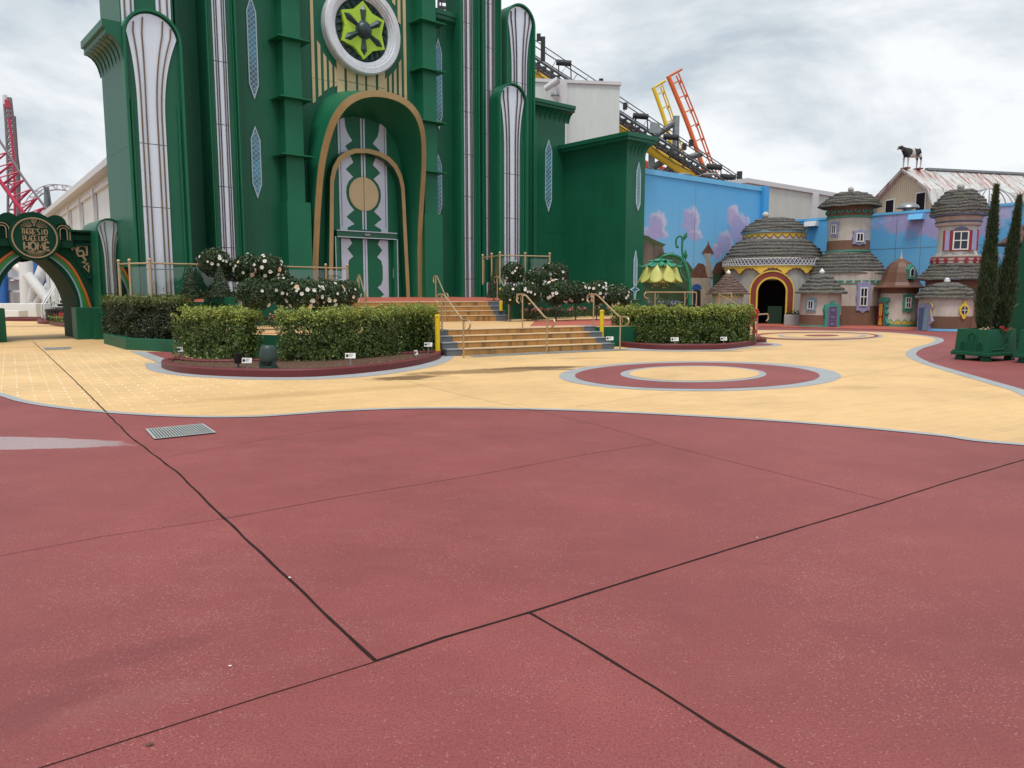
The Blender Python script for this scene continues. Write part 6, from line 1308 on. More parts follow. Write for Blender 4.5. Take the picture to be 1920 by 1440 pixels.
# ================================================================== buildings and rides behind
M['tin'] = None
def tin_mat():
    t = NT('rusty_tin'); v = t.mapping((1, 1, 1), (0, 0, R(-15.2))); w_ = t.noise(1.0, 5, .7, t.mapping((.9, .12, .12), (0, 0, R(-15.2)))); w2 = t.noise(1.0, 4, .7, t.mapping((3.2, .35, .35), (0, 0, R(-15.2)))); spk = t.noise(5, 5, .75)
    c = t.mix(t.noise(.8, 4), (.44, .47, .47), (.62, .64, .62)); c = t.mix(t.math('MULTIPLY', t.ramp(w2, .51, .60), .9), c, (.30, .10, .08)); c = t.mix(t.math('MULTIPLY', t.ramp(spk, .55, .66), .75), c, (.36, .13, .10)); c = t.mix(t.math('MULTIPLY', t.ramp(w_, .5, .65), .4), c, (.45, .28, .25))
    t.set(col=c, rough=.5, metal=.1); return t.m
M['tin'] = tin_mat()
def boards_mat(name, col, dirv, sp, depth=.5, dark=.5):
    t = NT(name); ang = math.atan2(dirv.y, dirv.x); v = t.mapping((1, 1, 1), (0, 0, -ang)); wv_ = t.node('ShaderNodeTexWave', _wave_type='BANDS', _bands_direction='X'); t.l.new(v, wv_.inputs['Vector']); wv_.inputs['Scale'].default_value = 1 / sp * .5 / pi * pi; wv_.inputs['Distortion'].default_value = 0
    g_ = t.ramp(wv_.outputs['Fac'], .0, .16, (1, 1, 1), (0, 0, 0)); n = t.noise(1.5, 4, .6, t.mapping((1, 1, .3)))
    c = t.mix(n, sc(col, .86), sc(col, 1.1)); c = t.mix(t.math('MULTIPLY', g_, dark), c, sc(col, .25)); t.set(col=c, rough=.6); t.bump(wv_.outputs['Fac'], depth, .04); return t.m
rd = Vector((.965, .26, 0)); gd = Vector((.26, -.965, 0)); bc = D(1686, 400, 50.6).xy.to_3d(); zr = 9.45
barn = thing('barn', bc, 'cream boarded barn with a rust streaked white tin roof behind the blue wall', 'barn')
M['barnwood'] = boards_mat('barn_boards', (.58, .50, .36), gd, .28, .4, .55)
sec = [(-2.95, 5.0), (-2.75, 6.75), (-2.25, 7.95), (0, zr), (2.25, 7.95), (2.75, 6.75), (2.95, 5.0)]
BP = lambda w_, l, z: bc + gd * w_ + rd * l + Vector((0, 0, z))
gw = [(-2.7, 0)] + [(w_ * .95, z - .08) for w_, z in sec[1:-1]] + [(2.7, 0)]
mb = MB(); mb.prism([BP(w_, .3, z) for w_, z in gw], [BP(w_, .6, z) for w_, z in gw]); mb.build('gable_wall', M['barnwood'], barn)
mb = MB(); mb.loft([[BP(w_, 0, z) for w_, z in sec], [BP(w_, 42, z) for w_, z in sec], [BP(w_ * .97, 42, z - .12) for w_, z in sec], [BP(w_ * .97, 0, z - .12) for w_, z in sec], [BP(w_, 0, z) for w_, z in sec]], closed=False); mb.build('roof', M['tin'], barn)
rb2 = MB(); l = 0
while l < 42:
    for i in range(6): rb2.beam(BP(sec[i][0], l, sec[i][1] + .02), BP(sec[i + 1][0], l, sec[i + 1][1] + .02), .06, .05)
    l += 1.2
rb2.build('roof_rib', M['tin'], barn); MB().beam(BP(0, 1.9, zr + .08), BP(0, 42, zr + .08), .3, .14).build('ridge_cap', M['steel'], barn)
for w_ in (-1.15, 1.5):
    zc = 7.1 if w_ < 0 else 7.25; mb = MB(); mb.prism([BP(w_ + x, .22, zc + z) for x, z in ((-.42, -.6), (.42, -.6), (.42, .6), (-.42, .6))], [BP(w_ + x, .298, zc + z) for x, z in ((-.42, -.6), (.42, -.6), (.42, .6), (-.42, .6))]); f = mb.build('window', M['white'], barn); mb = MB(); mb.prism([BP(w_ + x, .20, zc + z) for x, z in ((-.34, -.52), (.34, -.52), (.34, .52), (-.34, .52))], [BP(w_ + x, .218, zc + z) for x, z in ((-.34, -.52), (.34, -.52), (.34, .52), (-.34, .52))]); mb.build('opening', M['void'], f)
# cow standing on the ridge
def cow_mat():
    t = NT('cow_hide'); o = t.co.outputs['Object']; sep = t.node('ShaderNodeSeparateXYZ'); t.l.new(o, sep.inputs[0])
    def blob(cx, cz, rx, rz, na=.18):
        v2 = t.mapping((1 / rx, 0, 1 / rz), (0, 0, 0), (0, 0, 0), t.mapping((1, 1, 1), (0, 0, 0), (-cx, 0, -cz), o)); l_ = t.node('ShaderNodeVectorMath', _operation='LENGTH'); t.l.new(v2, l_.inputs[0]); return t.ramp(t.math('ADD', l_.outputs['Value'], t.math('MULTIPLY', t.math('SUBTRACT', t.noise(4, 3), .5), na * 2)), .95, 1.0, (1, 1, 1), (0, 0, 0))
    m = blob(-.42, 1.0, .34, .32); m = t.math('MAXIMUM', m, blob(-.36, .72, .12, .16)); m = t.math('MAXIMUM', m, blob(.38, 1.06, .30, .26)); m = t.math('MAXIMUM', m, blob(.26, .85, .12, .16)); m = t.math('MAXIMUM', m, blob(-.92, 1.18, .17, .12)); m = t.math('MAXIMUM', m, blob(-.74, 1.2, .16, .10)); m = t.math('MAXIMUM', m, blob(.60, .58, .07, .06)); m = t.math('MAXIMUM', m, blob(.70, .95, .02, .02))
    c = t.mix(m, (.50, .46, .43), (.012, .012, .013)); c = t.mix(t.math('MULTIPLY', blob(.22, .58, .22, .12), .7), c, (.55, .33, .29)); t.set(col=c, rough=.5); return t.m
def skinned(name, joints, edges, mat, parent, loc, rz, sub=2):
    me = bpy.data.meshes.new(name); me.from_pydata([j[0] for j in joints], edges, []); ob = bpy.data.objects.new(name, me); COL.objects.link(ob)
    sk = ob.modifiers.new('skin', 'SKIN'); sk.use_smooth_shade = True; sk.branch_smoothing = .6
    for k, j in enumerate(joints):
        r_ = j[1]; me.skin_vertices[0].data[k].radius = r_ if isinstance(r_, tuple) else (r_, r_)
    me.skin_vertices[0].data[0].use_root = True; sm_ = ob.modifiers.new('sub', 'SUBSURF'); sm_.levels = sub; sm_.render_levels = sub
    dg = bpy.context.evaluated_depsgraph_get(); nm = bpy.data.meshes.new_from_object(ob.evaluated_get(dg)); nm.name = name; ob.modifiers.clear(); ob.data = nm; nm.materials.clear(); nm.materials.append(mat)
    for p in nm.polygons: p.use_smooth = True
    if parent is not None: ob.parent = parent
    ob.location = loc; ob.rotation_euler = (0, 0, rz); return ob
CJ = [((.42, 0, 1.0), (.28, .28)), ((.0, 0, .95), (.31, .35)), ((-.38, 0, .97), (.26, .34)), ((-.62, 0, 1.10), (.14, .20)), ((-.78, 0, 1.22), (.11, .13)), ((-.88, 0, 1.24), (.10, .115)), ((-1.02, 0, 1.14), (.075, .085)), ((-1.12, 0, 1.08), (.06, .065)), ((.62, 0, 1.06), (.18, .17)),
      ((.58, .15, .74), (.10, .13)), ((.62, .15, .48), .06), ((.60, .15, .10), .042), ((.57, .15, .02), .05), ((.58, -.15, .74), (.10, .13)), ((.66, -.15, .48), .06), ((.64, -.15, .10), .042), ((.61, -.15, .02), .05),
      ((-.42, .14, .66), (.08, .10)), ((-.42, .14, .40), .052), ((-.43, .14, .10), .04), ((-.45, .14, .02), .048), ((-.34, -.14, .66), (.08, .10)), ((-.33, -.14, .40), .052), ((-.33, -.14, .10), .04), ((-.35, -.14, .02), .048),
      ((.76, 0, 1.04), .03), ((.80, 0, .80), .022), ((.79, 0, .52), .03), ((.30, 0, .66), (.12, .10)), ((-.86, .12, 1.30), .03), ((-.86, .2, 1.31), .045), ((-.86, -.12, 1.30), .03), ((-.86, -.2, 1.31), .045), ((-.83, .06, 1.40), .014), ((-.83, -.06, 1.40), .014)]
CE = [(0, 1), (1, 2), (2, 3), (3, 4), (4, 5), (5, 6), (6, 7), (0, 8), (8, 9), (9, 10), (10, 11), (11, 12), (8, 13), (13, 14), (14, 15), (15, 16), (2, 17), (17, 18), (18, 19), (19, 20), (2, 21), (21, 22), (22, 23), (23, 24), (8, 25), (25, 26), (26, 27), (0, 28), (5, 29), (29, 30), (5, 31), (31, 32), (5, 33), (5, 34)]
cl = BP(0, .66, zr + .12); cow = skinned('cow', CJ, CE, cow_mat(), None, cl, math.atan2(rd.y, rd.x)); tag(cow, 'black and white cow statue standing on the barn roof ridge', 'cow')
for x in (-.38, .6):
    o = MB().box(BP(0, .66 + x, zr + .06), (.34, .5, .1), math.atan2(rd.y, rd.x)).build('stand', M['redbr']); o.parent = cow; o.matrix_parent_inverse = (Matrix.Translation(cow.location) @ Matrix.Rotation(math.atan2(rd.y, rd.x), 4, 'Z')).inverted()
# silo dome
p = D(1852, 392, 45.5); silo = thing('silo', (p.x, p.y, 0), 'ribbed pale metal silo dome rising behind the lilac wall in front of the barn', 'silo')
rs, zs3 = 1.75, 5.9; MB().lathe([(rs, 0), (rs, zs3), (rs + .05, zs3 + .02)], (p.x, p.y, 0), 40).build('drum', M['wbox'], silo, smooth=True)
dome = [(rs * math.cos(a), zs3 + 1.62 * math.sin(a)) for a in [pi / 2 * k / 10 for k in range(10)]] + [(.001, zs3 + 1.62)]; MB().lathe(dome, (p.x, p.y, 0), 40).build('dome', M['wbox'], silo, smooth=True); mb = MB()
for k in range(24):
    a = 2 * pi * k / 24; mb.tube([Vector((p.x + (r + .015) * math.cos(a), p.y + (r + .015) * math.sin(a), z + .01)) for r, z in dome], .028, 5)
mb.build('rib', M['steel'], silo)
# cream warehouse behind the blue wall
M['creamw'] = boards_mat('cream_cladding', (.54, .56, .52), Vector((EU[0], EU[1], 0)), .35, .25, .12)
cw0, cw1 = V(1400, 350, -30)[0], V(1640, 380, -30)[0]; cwt = 8.85; cwh = thing('warehouse', C(cw0, -30, 0), 'pale cream clad warehouse wall above the painted walls, behind the great hall', 'warehouse')
slab(cw0, cw1, -30, -40, 0, cwt).build('wall', M['creamw'], cwh); slab(cw0 - .1, cw1 + .1, -29.85, -40.2, cwt, cwt + .3).build('parapet', M['wbox'], cwh)
for px in (1519,): u = V(px, 400, -30)[0]; slab(u, u + .8, -29.8, -29.998, 0, cwt - .002).build('pier', M['wbox'], cwh)
# white corrugated hall behind the palace
wd_ = Vector((math.cos(R(5)), math.sin(R(5)), 0)); a = D(985, 300, 56).xy.to_3d(); b = D(1160, 300, 57).xy.to_3d(); n_ = Vector((-.15, 1, 0)).normalized(); zt4 = EYE + (HZ - 172) / FO * 56.2
M['corr'] = boards_mat('white_corrugated', (.60, .64, .63), (b - a).normalized(), .26, .35, .12); hall2 = thing('corrugated_hall', a, 'tall white corrugated metal hall behind the wing of the palace', 'building')
mb = MB(); lo = [a, b, b + Vector((-1.2, 12, 0)), a + Vector((-1.2, 12, 0))]; mb.prism([Vector((q.x, q.y, 0)) for q in lo], [Vector((q.x, q.y, zt4)) for q in lo]); mb.build('wall', M['corr'], hall2)
mb = MB(); e = Vector((0, -.12, 0)); mb.prism([Vector((q.x, q.y, zt4)) for q in (a + e, b + e + Vector((.12, 0, 0)), lo[2], lo[3])], [Vector((q.x, q.y, zt4 + .22)) for q in (a + e, b + e + Vector((.12, 0, 0)), lo[2], lo[3])]); mb.build('parapet', M['wbox'], hall2)
q = D(1052, 300, 55.9); MB().box((q.x, q.y, zt4 / 2), (.75, .1, zt4 - .1)).build('pier', M['wbox'], hall2)
p = D(1037, 158, 55.6); sl_ = thing('roof_lamp', (p.x, p.y, zt4), 'white drum shaped lamp on the roof edge of the corrugated hall', 'lamp'); MB().tube([p + Vector((-.55, .1, -.28)), p + Vector((.35, -.2, .22))], [.20, .26], 16).build('drum', M['wbox'], sl_, smooth=True); MB().tube([p + Vector((.36, -.205, .225)), p + Vector((.39, -.22, .24))], .19, 14).build('lens', M['pane'], sl_); MB().tube([(p.x, p.y, zt4 + .1), (p.x, p.y, p.z - .2)], .05, 8).build('bracket', M['steel'], sl_)
p = D(1041, 180, 55.4); cm_ = thing('security_camera', p, 'grey dome camera on the face of the corrugated hall', 'camera'); MB().tube([p + Vector((0, .45, .15)), p + Vector((0, 0, .15))], .05, 8).build('arm', M['wbox'], cm_); MB().lathe([(.001, .2), (.26, .18), (.3, .05), (.3, 0)], p, 18).build('hood', M['steel'], cm_, smooth=True); MB().lathe([(.2, 0), (.18, -.14), (.1, -.22), (.001, -.25)], p, 16).build('dome', M['wbox'], cm_, smooth=True); MB().box(p + Vector((.02, .3, -.6)), (.24, .12, .34)).build('junction_box', M['wbox'], cm_)
# lift hill ------------------------------------------------------------------
M['tyel'] = paint('track_yellow', (.60, .36, .01), .4, .12, .6, .5, 0, .02, .4, (.25, .14, .02)); M['tdark'] = paint('track_grey', (.05, .055, .06), .5, .2, 1.5, .4); M['tor'] = paint('track_orange', (.62, .12, .02), .4, .08, .6, .5); M['ty2'] = paint('track_bright_yellow', (.70, .50, .02), .4, .08, .6, .5)
Yt = 63.0; trk = thing('lift_track', D(1200, 260, Yt).xy.to_3d(), 'black and yellow roller coaster lift track with walkway descending behind the palace wing', 'roller coaster')
ax0, ax1 = D(860, 14, Yt), D(1470, 410, Yt); dv = (ax1 - ax0); Lk = dv.length; dv.normalize(); nv = Vector((dv.z, 0, -dv.x)) * -1; nv = nv if nv.z > 0 else -nv; bk = Vector((0, 1, 0))
TP = lambda s_, n, d: ax0 + dv * s_ + nv * n + bk * d
MB().tube([TP(0, -1.0, .6), TP(Lk, -1.0, .6)], .37, 12).build('spine', M['tyel'], trk, smooth=True)
for d in (-.2, 1.4): MB().tube([TP(0, -.12, d), TP(Lk, -.12, d)], .10, 8).build('rail', M['tdark'], trk)
mb = MB(); tmb = MB(); s_ = 0; wl = MB()
while s_ < Lk:
    mb.beam(TP(s_, -.2, -.3), TP(s_, -.2, 1.5), .26, .14); mb.beam(TP(s_, -.2, -.25), TP(s_ + .3, -.85, .4), .12, .10); mb.beam(TP(s_ + .62, -.28, -.32), TP(s_ + .62, -.62, -.1), .34, .10); s_ += 1.25
mb.build('tie', M['tdark'], trk); MB().beam(TP(0, -.42, -.15), TP(Lk, -.42, -.15), .10, .16).build('side_beam', M['tdark'], trk)
MB().beam(TP(0, -.05, 2.5), TP(Lk, -.05, 2.5), .6, .05).build('walkway', M['tdark'], trk)
hr = MB()
for n in (.55, 1.15): hr.tube([TP(0, n, 1.7), TP(Lk, n, 1.7)], .045, 6)
hr.tube([TP(0, 1.95, 2.9), TP(Lk, 1.6, 2.9)], .04, 6)
s_ = .4
while s_ < Lk: q = TP(s_, 1.15, 1.7); hr.tube([TP(s_, -.05, 1.7), Vector((q.x, q.y, q.z))], .03, 6); hr.tube([TP(s_ + .8, 0, 2.9), TP(s_ + .8, 1.75, 2.9)], .018, 5); s_ += 2.0
hr.build('guard_rail', M['tdark'], trk)
cab = MB(); s_ = 0; pts = []
while s_ < Lk: pts.append(TP(s_, -.75 - .25 * abs(math.sin(s_ * .55)), .05)); s_ += .5
cab.tube(pts, .035, 5); cab.build('cable', M['black'], trk)
def drum(px, py, kind=0):
    c_ = D(px, py, Yt + .4); 
    if kind == 0: MB().tube([c_ + Vector((-.6, 0, .05)), c_ + Vector((.6, .0, -.05))], [.23, .23], 12).tube([c_ + Vector((.55, 0, -.2)), c_ + Vector((.6, 0, -1.2))], .05, 6).tube([c_ + Vector((-.4, 0, -.2)), c_ + Vector((-.4, 0, -.9))], .05, 6).build('motor', M['black'], trk)
    elif kind == 1: MB().box(c_, (.32, .3, .5), 0).build('loudspeaker', M['black'], trk)
    else: MB().beam(c_ + Vector((0, 0, .9)), c_ - Vector((0, 0, .9)), .35).build('post_box', M['black'], trk)
for q in ((1057, 118), (1201, 218), (1258, 257), (1339, 313), (1365, 332)): drum(*q)
for q in ((1117, 158), (1127, 154), (1172, 199), (1283, 275), (1296, 268), (1010, 70), (1402, 346)): drum(q[0], q[1], 1)
for q in ((1018, 92), (1386, 343)): drum(q[0], q[1], 2)
c_ = D(1228, 239, Yt - .6); mb = MB(); mb.prism([c_ + Vector((x, 0, z)) for x, z in ((-.42, -.38), (.38, -.46), (.42, .3), (-.34, .46))], [c_ + Vector((x, .15, z)) for x, z in ((-.42, -.38), (.38, -.46), (.42, .3), (-.34, .46))]); mb.build('flood_light', M['steel'], trk)
# the upper bit of track glimpsed above the palace side wall
p = D(838, 6, 63); q5 = MB(); 
for k in range(4): q5.beam(p + Vector((-.6, .3, -.7 + k * .5)), p + Vector((1.2, .3, -.9 + k * .5)), .25, .18)
q5.tube([p + Vector((-.7, 0, -1.4)), p + Vector((-.6, 0, 2))], .1, 6).tube([p + Vector((-.45, 0, -1.4)), p + Vector((-.35, 0, 2))], .06, 6); q5.build('upper_machinery', M['tdark'], trk)
for px, y0, y1 in ((1268, 218, 345), (1222, 285, 345)):
    a = D(px, y0, 66); MB().tube([a, Vector((a.x, a.y, 0))], .28, 14).build('support', M['steelg'] if 'steelg' in M else M['steel'], trk, smooth=True)
M['steelg'] = paint('support_grey', (.10, .105, .11), .45, .1, 1, .5)
MB().tube([D(1232, 253, 66), D(1268, 228, 66)], .24, 12).tube([D(1216, 318, 66), D(1268, 290, 66)], .28, 10).tube([D(1240, 330, 66), D(1272, 300, 66)], .28, 10).tube([D(1290, 296, 66), D(1316, 288, 66)], .26, 10).build('brace', M['steelg'], trk, smooth=True)
def spike(px0, py0, px1, py1, Y, mat, wd_, label):
    a, b = D(px1, py1, Y), D(px0, py0, Y); root = thing('track_spike', (a.x, a.y, 0), label, 'roller coaster', 'upright coaster track ends'); ex = (a - b).normalized(); a2 = a + ex * 10
    pth = smooth_path([a2, a, a.lerp(b, .5) + Vector((.1, 0, 0)), b], 6); MB().tube(pth, .22 * wd_, 12).build('spine', mat, root, smooth=True)
    of = Vector((.95 * wd_, 0, .3)); rl = MB(); rl.tube([q + of for q in pth], .075, 8); rl.tube([q + of + Vector((0, .9, 0)) for q in pth], .075, 8); rl.tube([pth[-1] + of * .2, pth[-1] + of * 1.35 + Vector((0, 0, .25))], .12, 8); rl.build('rail', mat, root, smooth=True); rg = MB(); n = len(pth)
    tot = (a2 - b).length; k = .8
    while k < tot: q = b + (a2 - b) * (k / tot); rg.beam(q, q + of + Vector((0, 0, .1)), .10, .10); rg.beam(q + of, q + of + Vector((0, .9, 0)), .12, .12); k += 1.45
    rg.build('rung', mat, root); return root
spike(1253, 143, 1318, 312, 76, M['tor'], 1.0, 'orange upright coaster track end leaning left above the blue wall'); spike(1225, 164, 1262, 282, 80, M['ty2'], .92, 'yellow upright coaster track end left of the orange one')
M['tred'] = paint('track_red', (.55, .06, .03), .4, .08, .6, .5)
lowt = thing('coaster_train', D(1235, 330, 70).xy.to_3d(), 'orange red coaster machinery just above the left end of the blue wall', 'roller coaster'); mb = MB()
for k in range(7): c_ = D(1214 + k * 7, 314 + k * 3, 70); mb.box(c_, (.5, 1.0, .9), .3 * k); 
mb.tube([D(1205, 305, 70), D(1225, 322, 70), D(1262, 335, 70)], .35, 10); mb.build('car_body', M['tred'], lowt); mb = MB()
for k in range(5): mb.ball(D(1226 + k * 8, 318 + k * 3, 69.4), .3, 6)
mb.build('seat', M['steelg'], lowt)
# street lamp heads over the wall
p = D(1305, 327, 47.5); lh = thing('street_lamp', (p.x, p.y, 0), 'grey twin street lamp head peeping over the blue wall', 'street lamp')
MB().tube([(p.x, p.y, 0), (p.x, p.y, p.z - .4)], .07, 8).build('pole', M['steelg'], lh)
for sx in (-1, 1):
    MB().tube(smooth_path([(p.x, p.y, p.z - .5), (p.x + sx * .2, p.y, p.z - .1), (p.x + sx * .6, p.y, p.z + .02)], 4), .05, 6).build('arm', M['steelg'], lh); mb = MB(); mb.lathe([(.001, .10), (.3, .06), (.42, -.02), (.3, -.05), (.001, -.05)], (0, 0, 0), 16, sx=1.3, sy=.6); mb.v = [v_ + Vector((p.x + sx * .85, p.y, p.z)) for v_ in mb.v]; mb.build('lamp_head', M['steel'], lh, smooth=True)
# ================================================================== archway and what stands behind it on the left
VA = -29.9
aw = thing('archway', C(V(145, 625, VA)[0], VA, 0), 'dark green entrance archway with a round gold lettered sign and a painted rainbow', 'archway')
AV = lambda px, py: V(px, py, VA)
M['greenk'] = paint('green_arch', (.007, .048, .027), .72, .12, .8, .12, 0, .04); M['goldt'] = paint('sign_gold', (.36, .25, .15), .45, .1, 4, .5, .2, 0)
def apz(px_pts, e0, e1, mat, name, parent=aw, bevel=0):
    return pz([AV(*p) for p in px_pts], VA + e0, VA + e1).build(name, mat, parent, bevel=bevel)
# right half of the arch traced, the left half mirrored about the sign
cx_, cz_ = AV(62, 447)
intr = [(78, 481), (92, 489), (105, 500), (117, 513), (128, 528), (137, 545), (143, 562), (147, 580), (150, 626)]
U_ = lambda px, py: AV(px, py)
rt = [U_(118, 421), U_(124, 425), U_(127, 431), U_(176, 432), U_(176, 640)]; rt[-1] = (rt[-1][0], -.02)
inn = [U_(*p) for p in intr]; inn[-1] = (inn[-1][0], -.02)
right = [(cx_, U_(62, 420)[1])] + [(cx_ + .9, U_(62, 420)[1])] + rt + inn[::-1] + [(cx_, inn[0][1] - .0)]
TH = 2.6
def half(pts, name):
    o = pz(pts, VA, VA - TH).build(name, M['greenk'], aw); return o
r_o = half(right, 'arch_body'); l_o = half([(2 * cx_ - u, z) for u, z in right], 'arch_body')
def beam_px(y0, y1, e, name, x0=108, x1=176):
    a = U_(x0, y0); b = U_(x1, y1); 
    for s_ in (1, -1):
        f = lambda u: u if s_ > 0 else 2 * cx_ - u; slab(min(f(a[0]), f(b[0])), max(f(a[0]), f(b[0])), VA + e, VA + .002, min(a[1], b[1]), max(a[1], b[1])).build(name, M['greenk'], aw)
beam_px(431, 437, .22, 'cornice', 126); beam_px(440, 452, .10, 'beam', 112)
# stepped shoulders beside the disc
for s_ in (1, -1):
    for (px, py, r) in ((104, 421, .30), (117, 434, .26)):
        c_ = U_(px, py); cu = c_[0] if s_ > 0 else 2 * cx_ - c_[0]; o = pz(arch_pts(cu, r, c_[1] - .55, c_[1]), VA + .16, VA - .6).build('shoulder', M['greenk'], aw)
        if py > 430:
            for q in (.72, .4): strip_ribbon(arch_pts(cu, r * q, c_[1] - .3, c_[1], None, 12), .028, VA + .185, VA + .161).build('gold_line', M['goldt'], o)
# round sign
dr = (U_(110, 447)[0] - U_(14, 447)[0]) / 2
cD = [(cx_ + dr * math.cos(2 * pi * k / 48), cz_ + dr * math.sin(2 * pi * k / 48)) for k in range(48)]
sg = pz(cD, VA + .35, VA + .002).build('sign_disc', M['greenk'], aw)
band([(cx_ + (u - cx_) * .90, cz_ + (z - cz_) * .90) for u, z in cD], [(cx_ + (u - cx_) * .84, cz_ + (z - cz_) * .84) for u, z in cD], VA + .375, VA + .351).build('gold_ring', M['goldt'], sg)
stp = [(cx_ - dr * .62, cz_ + dr * .8), (cx_ - dr * .62, cz_ + dr * .93), (cx_ - dr * .5, cz_ + dr * .93), (cx_ - dr * .5, cz_ + dr * 1.04), (cx_ - dr * .3, cz_ + dr * 1.10), (cx_, cz_ + dr * 1.16), (cx_ + dr * .3, cz_ + dr * 1.10), (cx_ + dr * .55, cz_ + dr * .95), (cx_ + dr * .7, cz_ + dr * .75)]; pz(stp, VA + .3, VA - .3).build('crest', M['greenk'], sg)
bd = pz([(cx_ + (u - cx_) * .95, cz_ + (z - cz_) * .95) for u, z in cD], VA - TH - .3, VA - TH - .002).build('back_disc', M['greenk'], aw)
# lettering in strokes: each letter on a unit box
GL = {'T': [[(0, 1), (1, 1)], [(.5, 1), (.5, 0)]], 'H': [[(0, 0), (0, 1)], [(1, 0), (1, 1)], [(0, .35), (1, .35)]], 'E': [[(1, 1), (0, 1), (0, 0), (1, 0)], [(0, .35), (.8, .35)]], 'R': [[(0, 0), (0, 1), (.8, 1), (1, .8), (1, .5), (.8, .35), (0, .35)], [(.5, .35), (1, 0)]], "'": [[(.5, 1), (.3, .75)]], 'S': [[(1, 1), (.2, 1), (0, .85), (.1, .62), (.9, .35), (1, .15), (.8, 0), (0, 0)]], 'N': [[(0, 0), (0, 1), (1, 0), (1, 1)]], 'O': [[(.5 + .5 * math.cos(2 * pi * k / 14), .5 + .5 * math.sin(2 * pi * k / 14)) for k in range(15)]], 'P': [[(0, 0), (0, 1), (.8, 1), (1, .8), (1, .5), (.8, .35), (0, .35)]], 'L': [[(0, 1), (0, 0), (.9, 0)]], 'A': [[(0, 0), (.5, 1), (1, 0)], [(.2, .3), (.8, .3)]], 'C': [[(1, .9), (.8, 1), (.2, 1), (0, .8), (0, .2), (.2, 0), (.8, 0), (1, .1)]], 'I': [[(.5, 0), (.5, 1)]], 'K': [[(0, 0), (0, 1)], [(1, 1), (0, .4), (1, 0)]], 'M': [[(0, 0), (.15, 1), (.5, .3), (.85, 1), (1, 0)]]}
def letters(txt, u0, u1, z0, z1, wt, v, name, parent, mat, narrow={"'": .35, 'I': .35, ' ': .4, 'M': 1.35, 'O': 1.25, 'L': .8}):
    ws = [narrow.get(c, 1.0) for c in txt]; gp = .28; tot = sum(ws) + gp * (len(txt) - 1); k = (u1 - u0) / tot; x = u0; mb = MB()
    for c, w_ in zip(txt, ws):
        for st_ in GL.get(c, []): strip_ribbon([(x + a * w_ * k, z0 + b * (z1 - z0)) for a, b in st_], wt, v + .02, v + .001, mb)
        x += (w_ + gp) * k
    return mb.build(name, mat, parent)
q = dr * .56; f = VA + .351; k_ = dr / 46
letters("THERE'S NO", cx_ - 23 * k_, cx_ + 23 * k_, cz_ + 7 * k_, cz_ + 18 * k_, .026, f, 'lettering', sg, M['goldt']); letters('PLACE LIKE', cx_ - 21 * k_, cx_ + 23 * k_, cz_ - 6 * k_, cz_ + 4 * k_, .026, f, 'lettering', sg, M['goldt']); letters('HOME', cx_ - 20 * k_, cx_ + 25 * k_, cz_ - 24 * k_, cz_ - 9 * k_, .05, f, 'lettering', sg, M['goldt'])
em = MB()
for s_ in (-1, -.5, 0, .5, 1): strip_ribbon([(cx_ + s_ * 2.0 * k_, cz_ + 29 * k_), (cx_ + s_ * 5 * k_, cz_ + 35 * k_), (cx_ + s_ * 4.5 * k_, cz_ + 38.5 * k_), (cx_ + s_ * 2.5 * k_, cz_ + 41 * k_)], .014, f + .02, f + .001, em)
strip_ribbon([(cx_ - 1.5 * k_, cz_ + 26 * k_), (cx_ + 1.5 * k_, cz_ + 26 * k_)], .05, f + .02, f + .001, em); em.build('balloon_emblem', M['goldt'], sg)
ry = MB()
for k in range(13):
    a = pi * (k + .5) / 13
    for sg_, c0 in ((1, 21), (-1, -27)):
        r0, r1 = (6, 20 if abs(math.cos(a)) > .45 else 8) if sg_ > 0 else (4, 14); 
        if sg_ > 0 and abs(math.cos(a)) < .3: continue
        strip_ribbon([(cx_ + r0 * k_ * math.cos(a) * 1.3, cz_ + (c0 + sg_ * r0 * math.sin(a) * .5) * k_), (cx_ + r1 * k_ * math.cos(a) * 1.2, cz_ + (c0 + sg_ * r1 * math.sin(a) * .8) * k_)], .012, f + .015, f + .001, ry)
strip_ribbon([(cx_ - 22 * k_, cz_ - 26.5 * k_), (cx_ + 25 * k_, cz_ - 26.5 * k_)], .014, f + .015, f + .001, ry); ry.build('rays', M['goldt'], sg)
# rainbow bands following the arch
ra = [(95, 476), (112, 488), (126, 502), (140, 520), (152, 540), (161, 557), (168, 575), (174, 592)]; rbx = [(86, 484), (100, 494), (112, 508), (124, 524), (134, 542), (141, 558), (146, 572), (150, 590)]
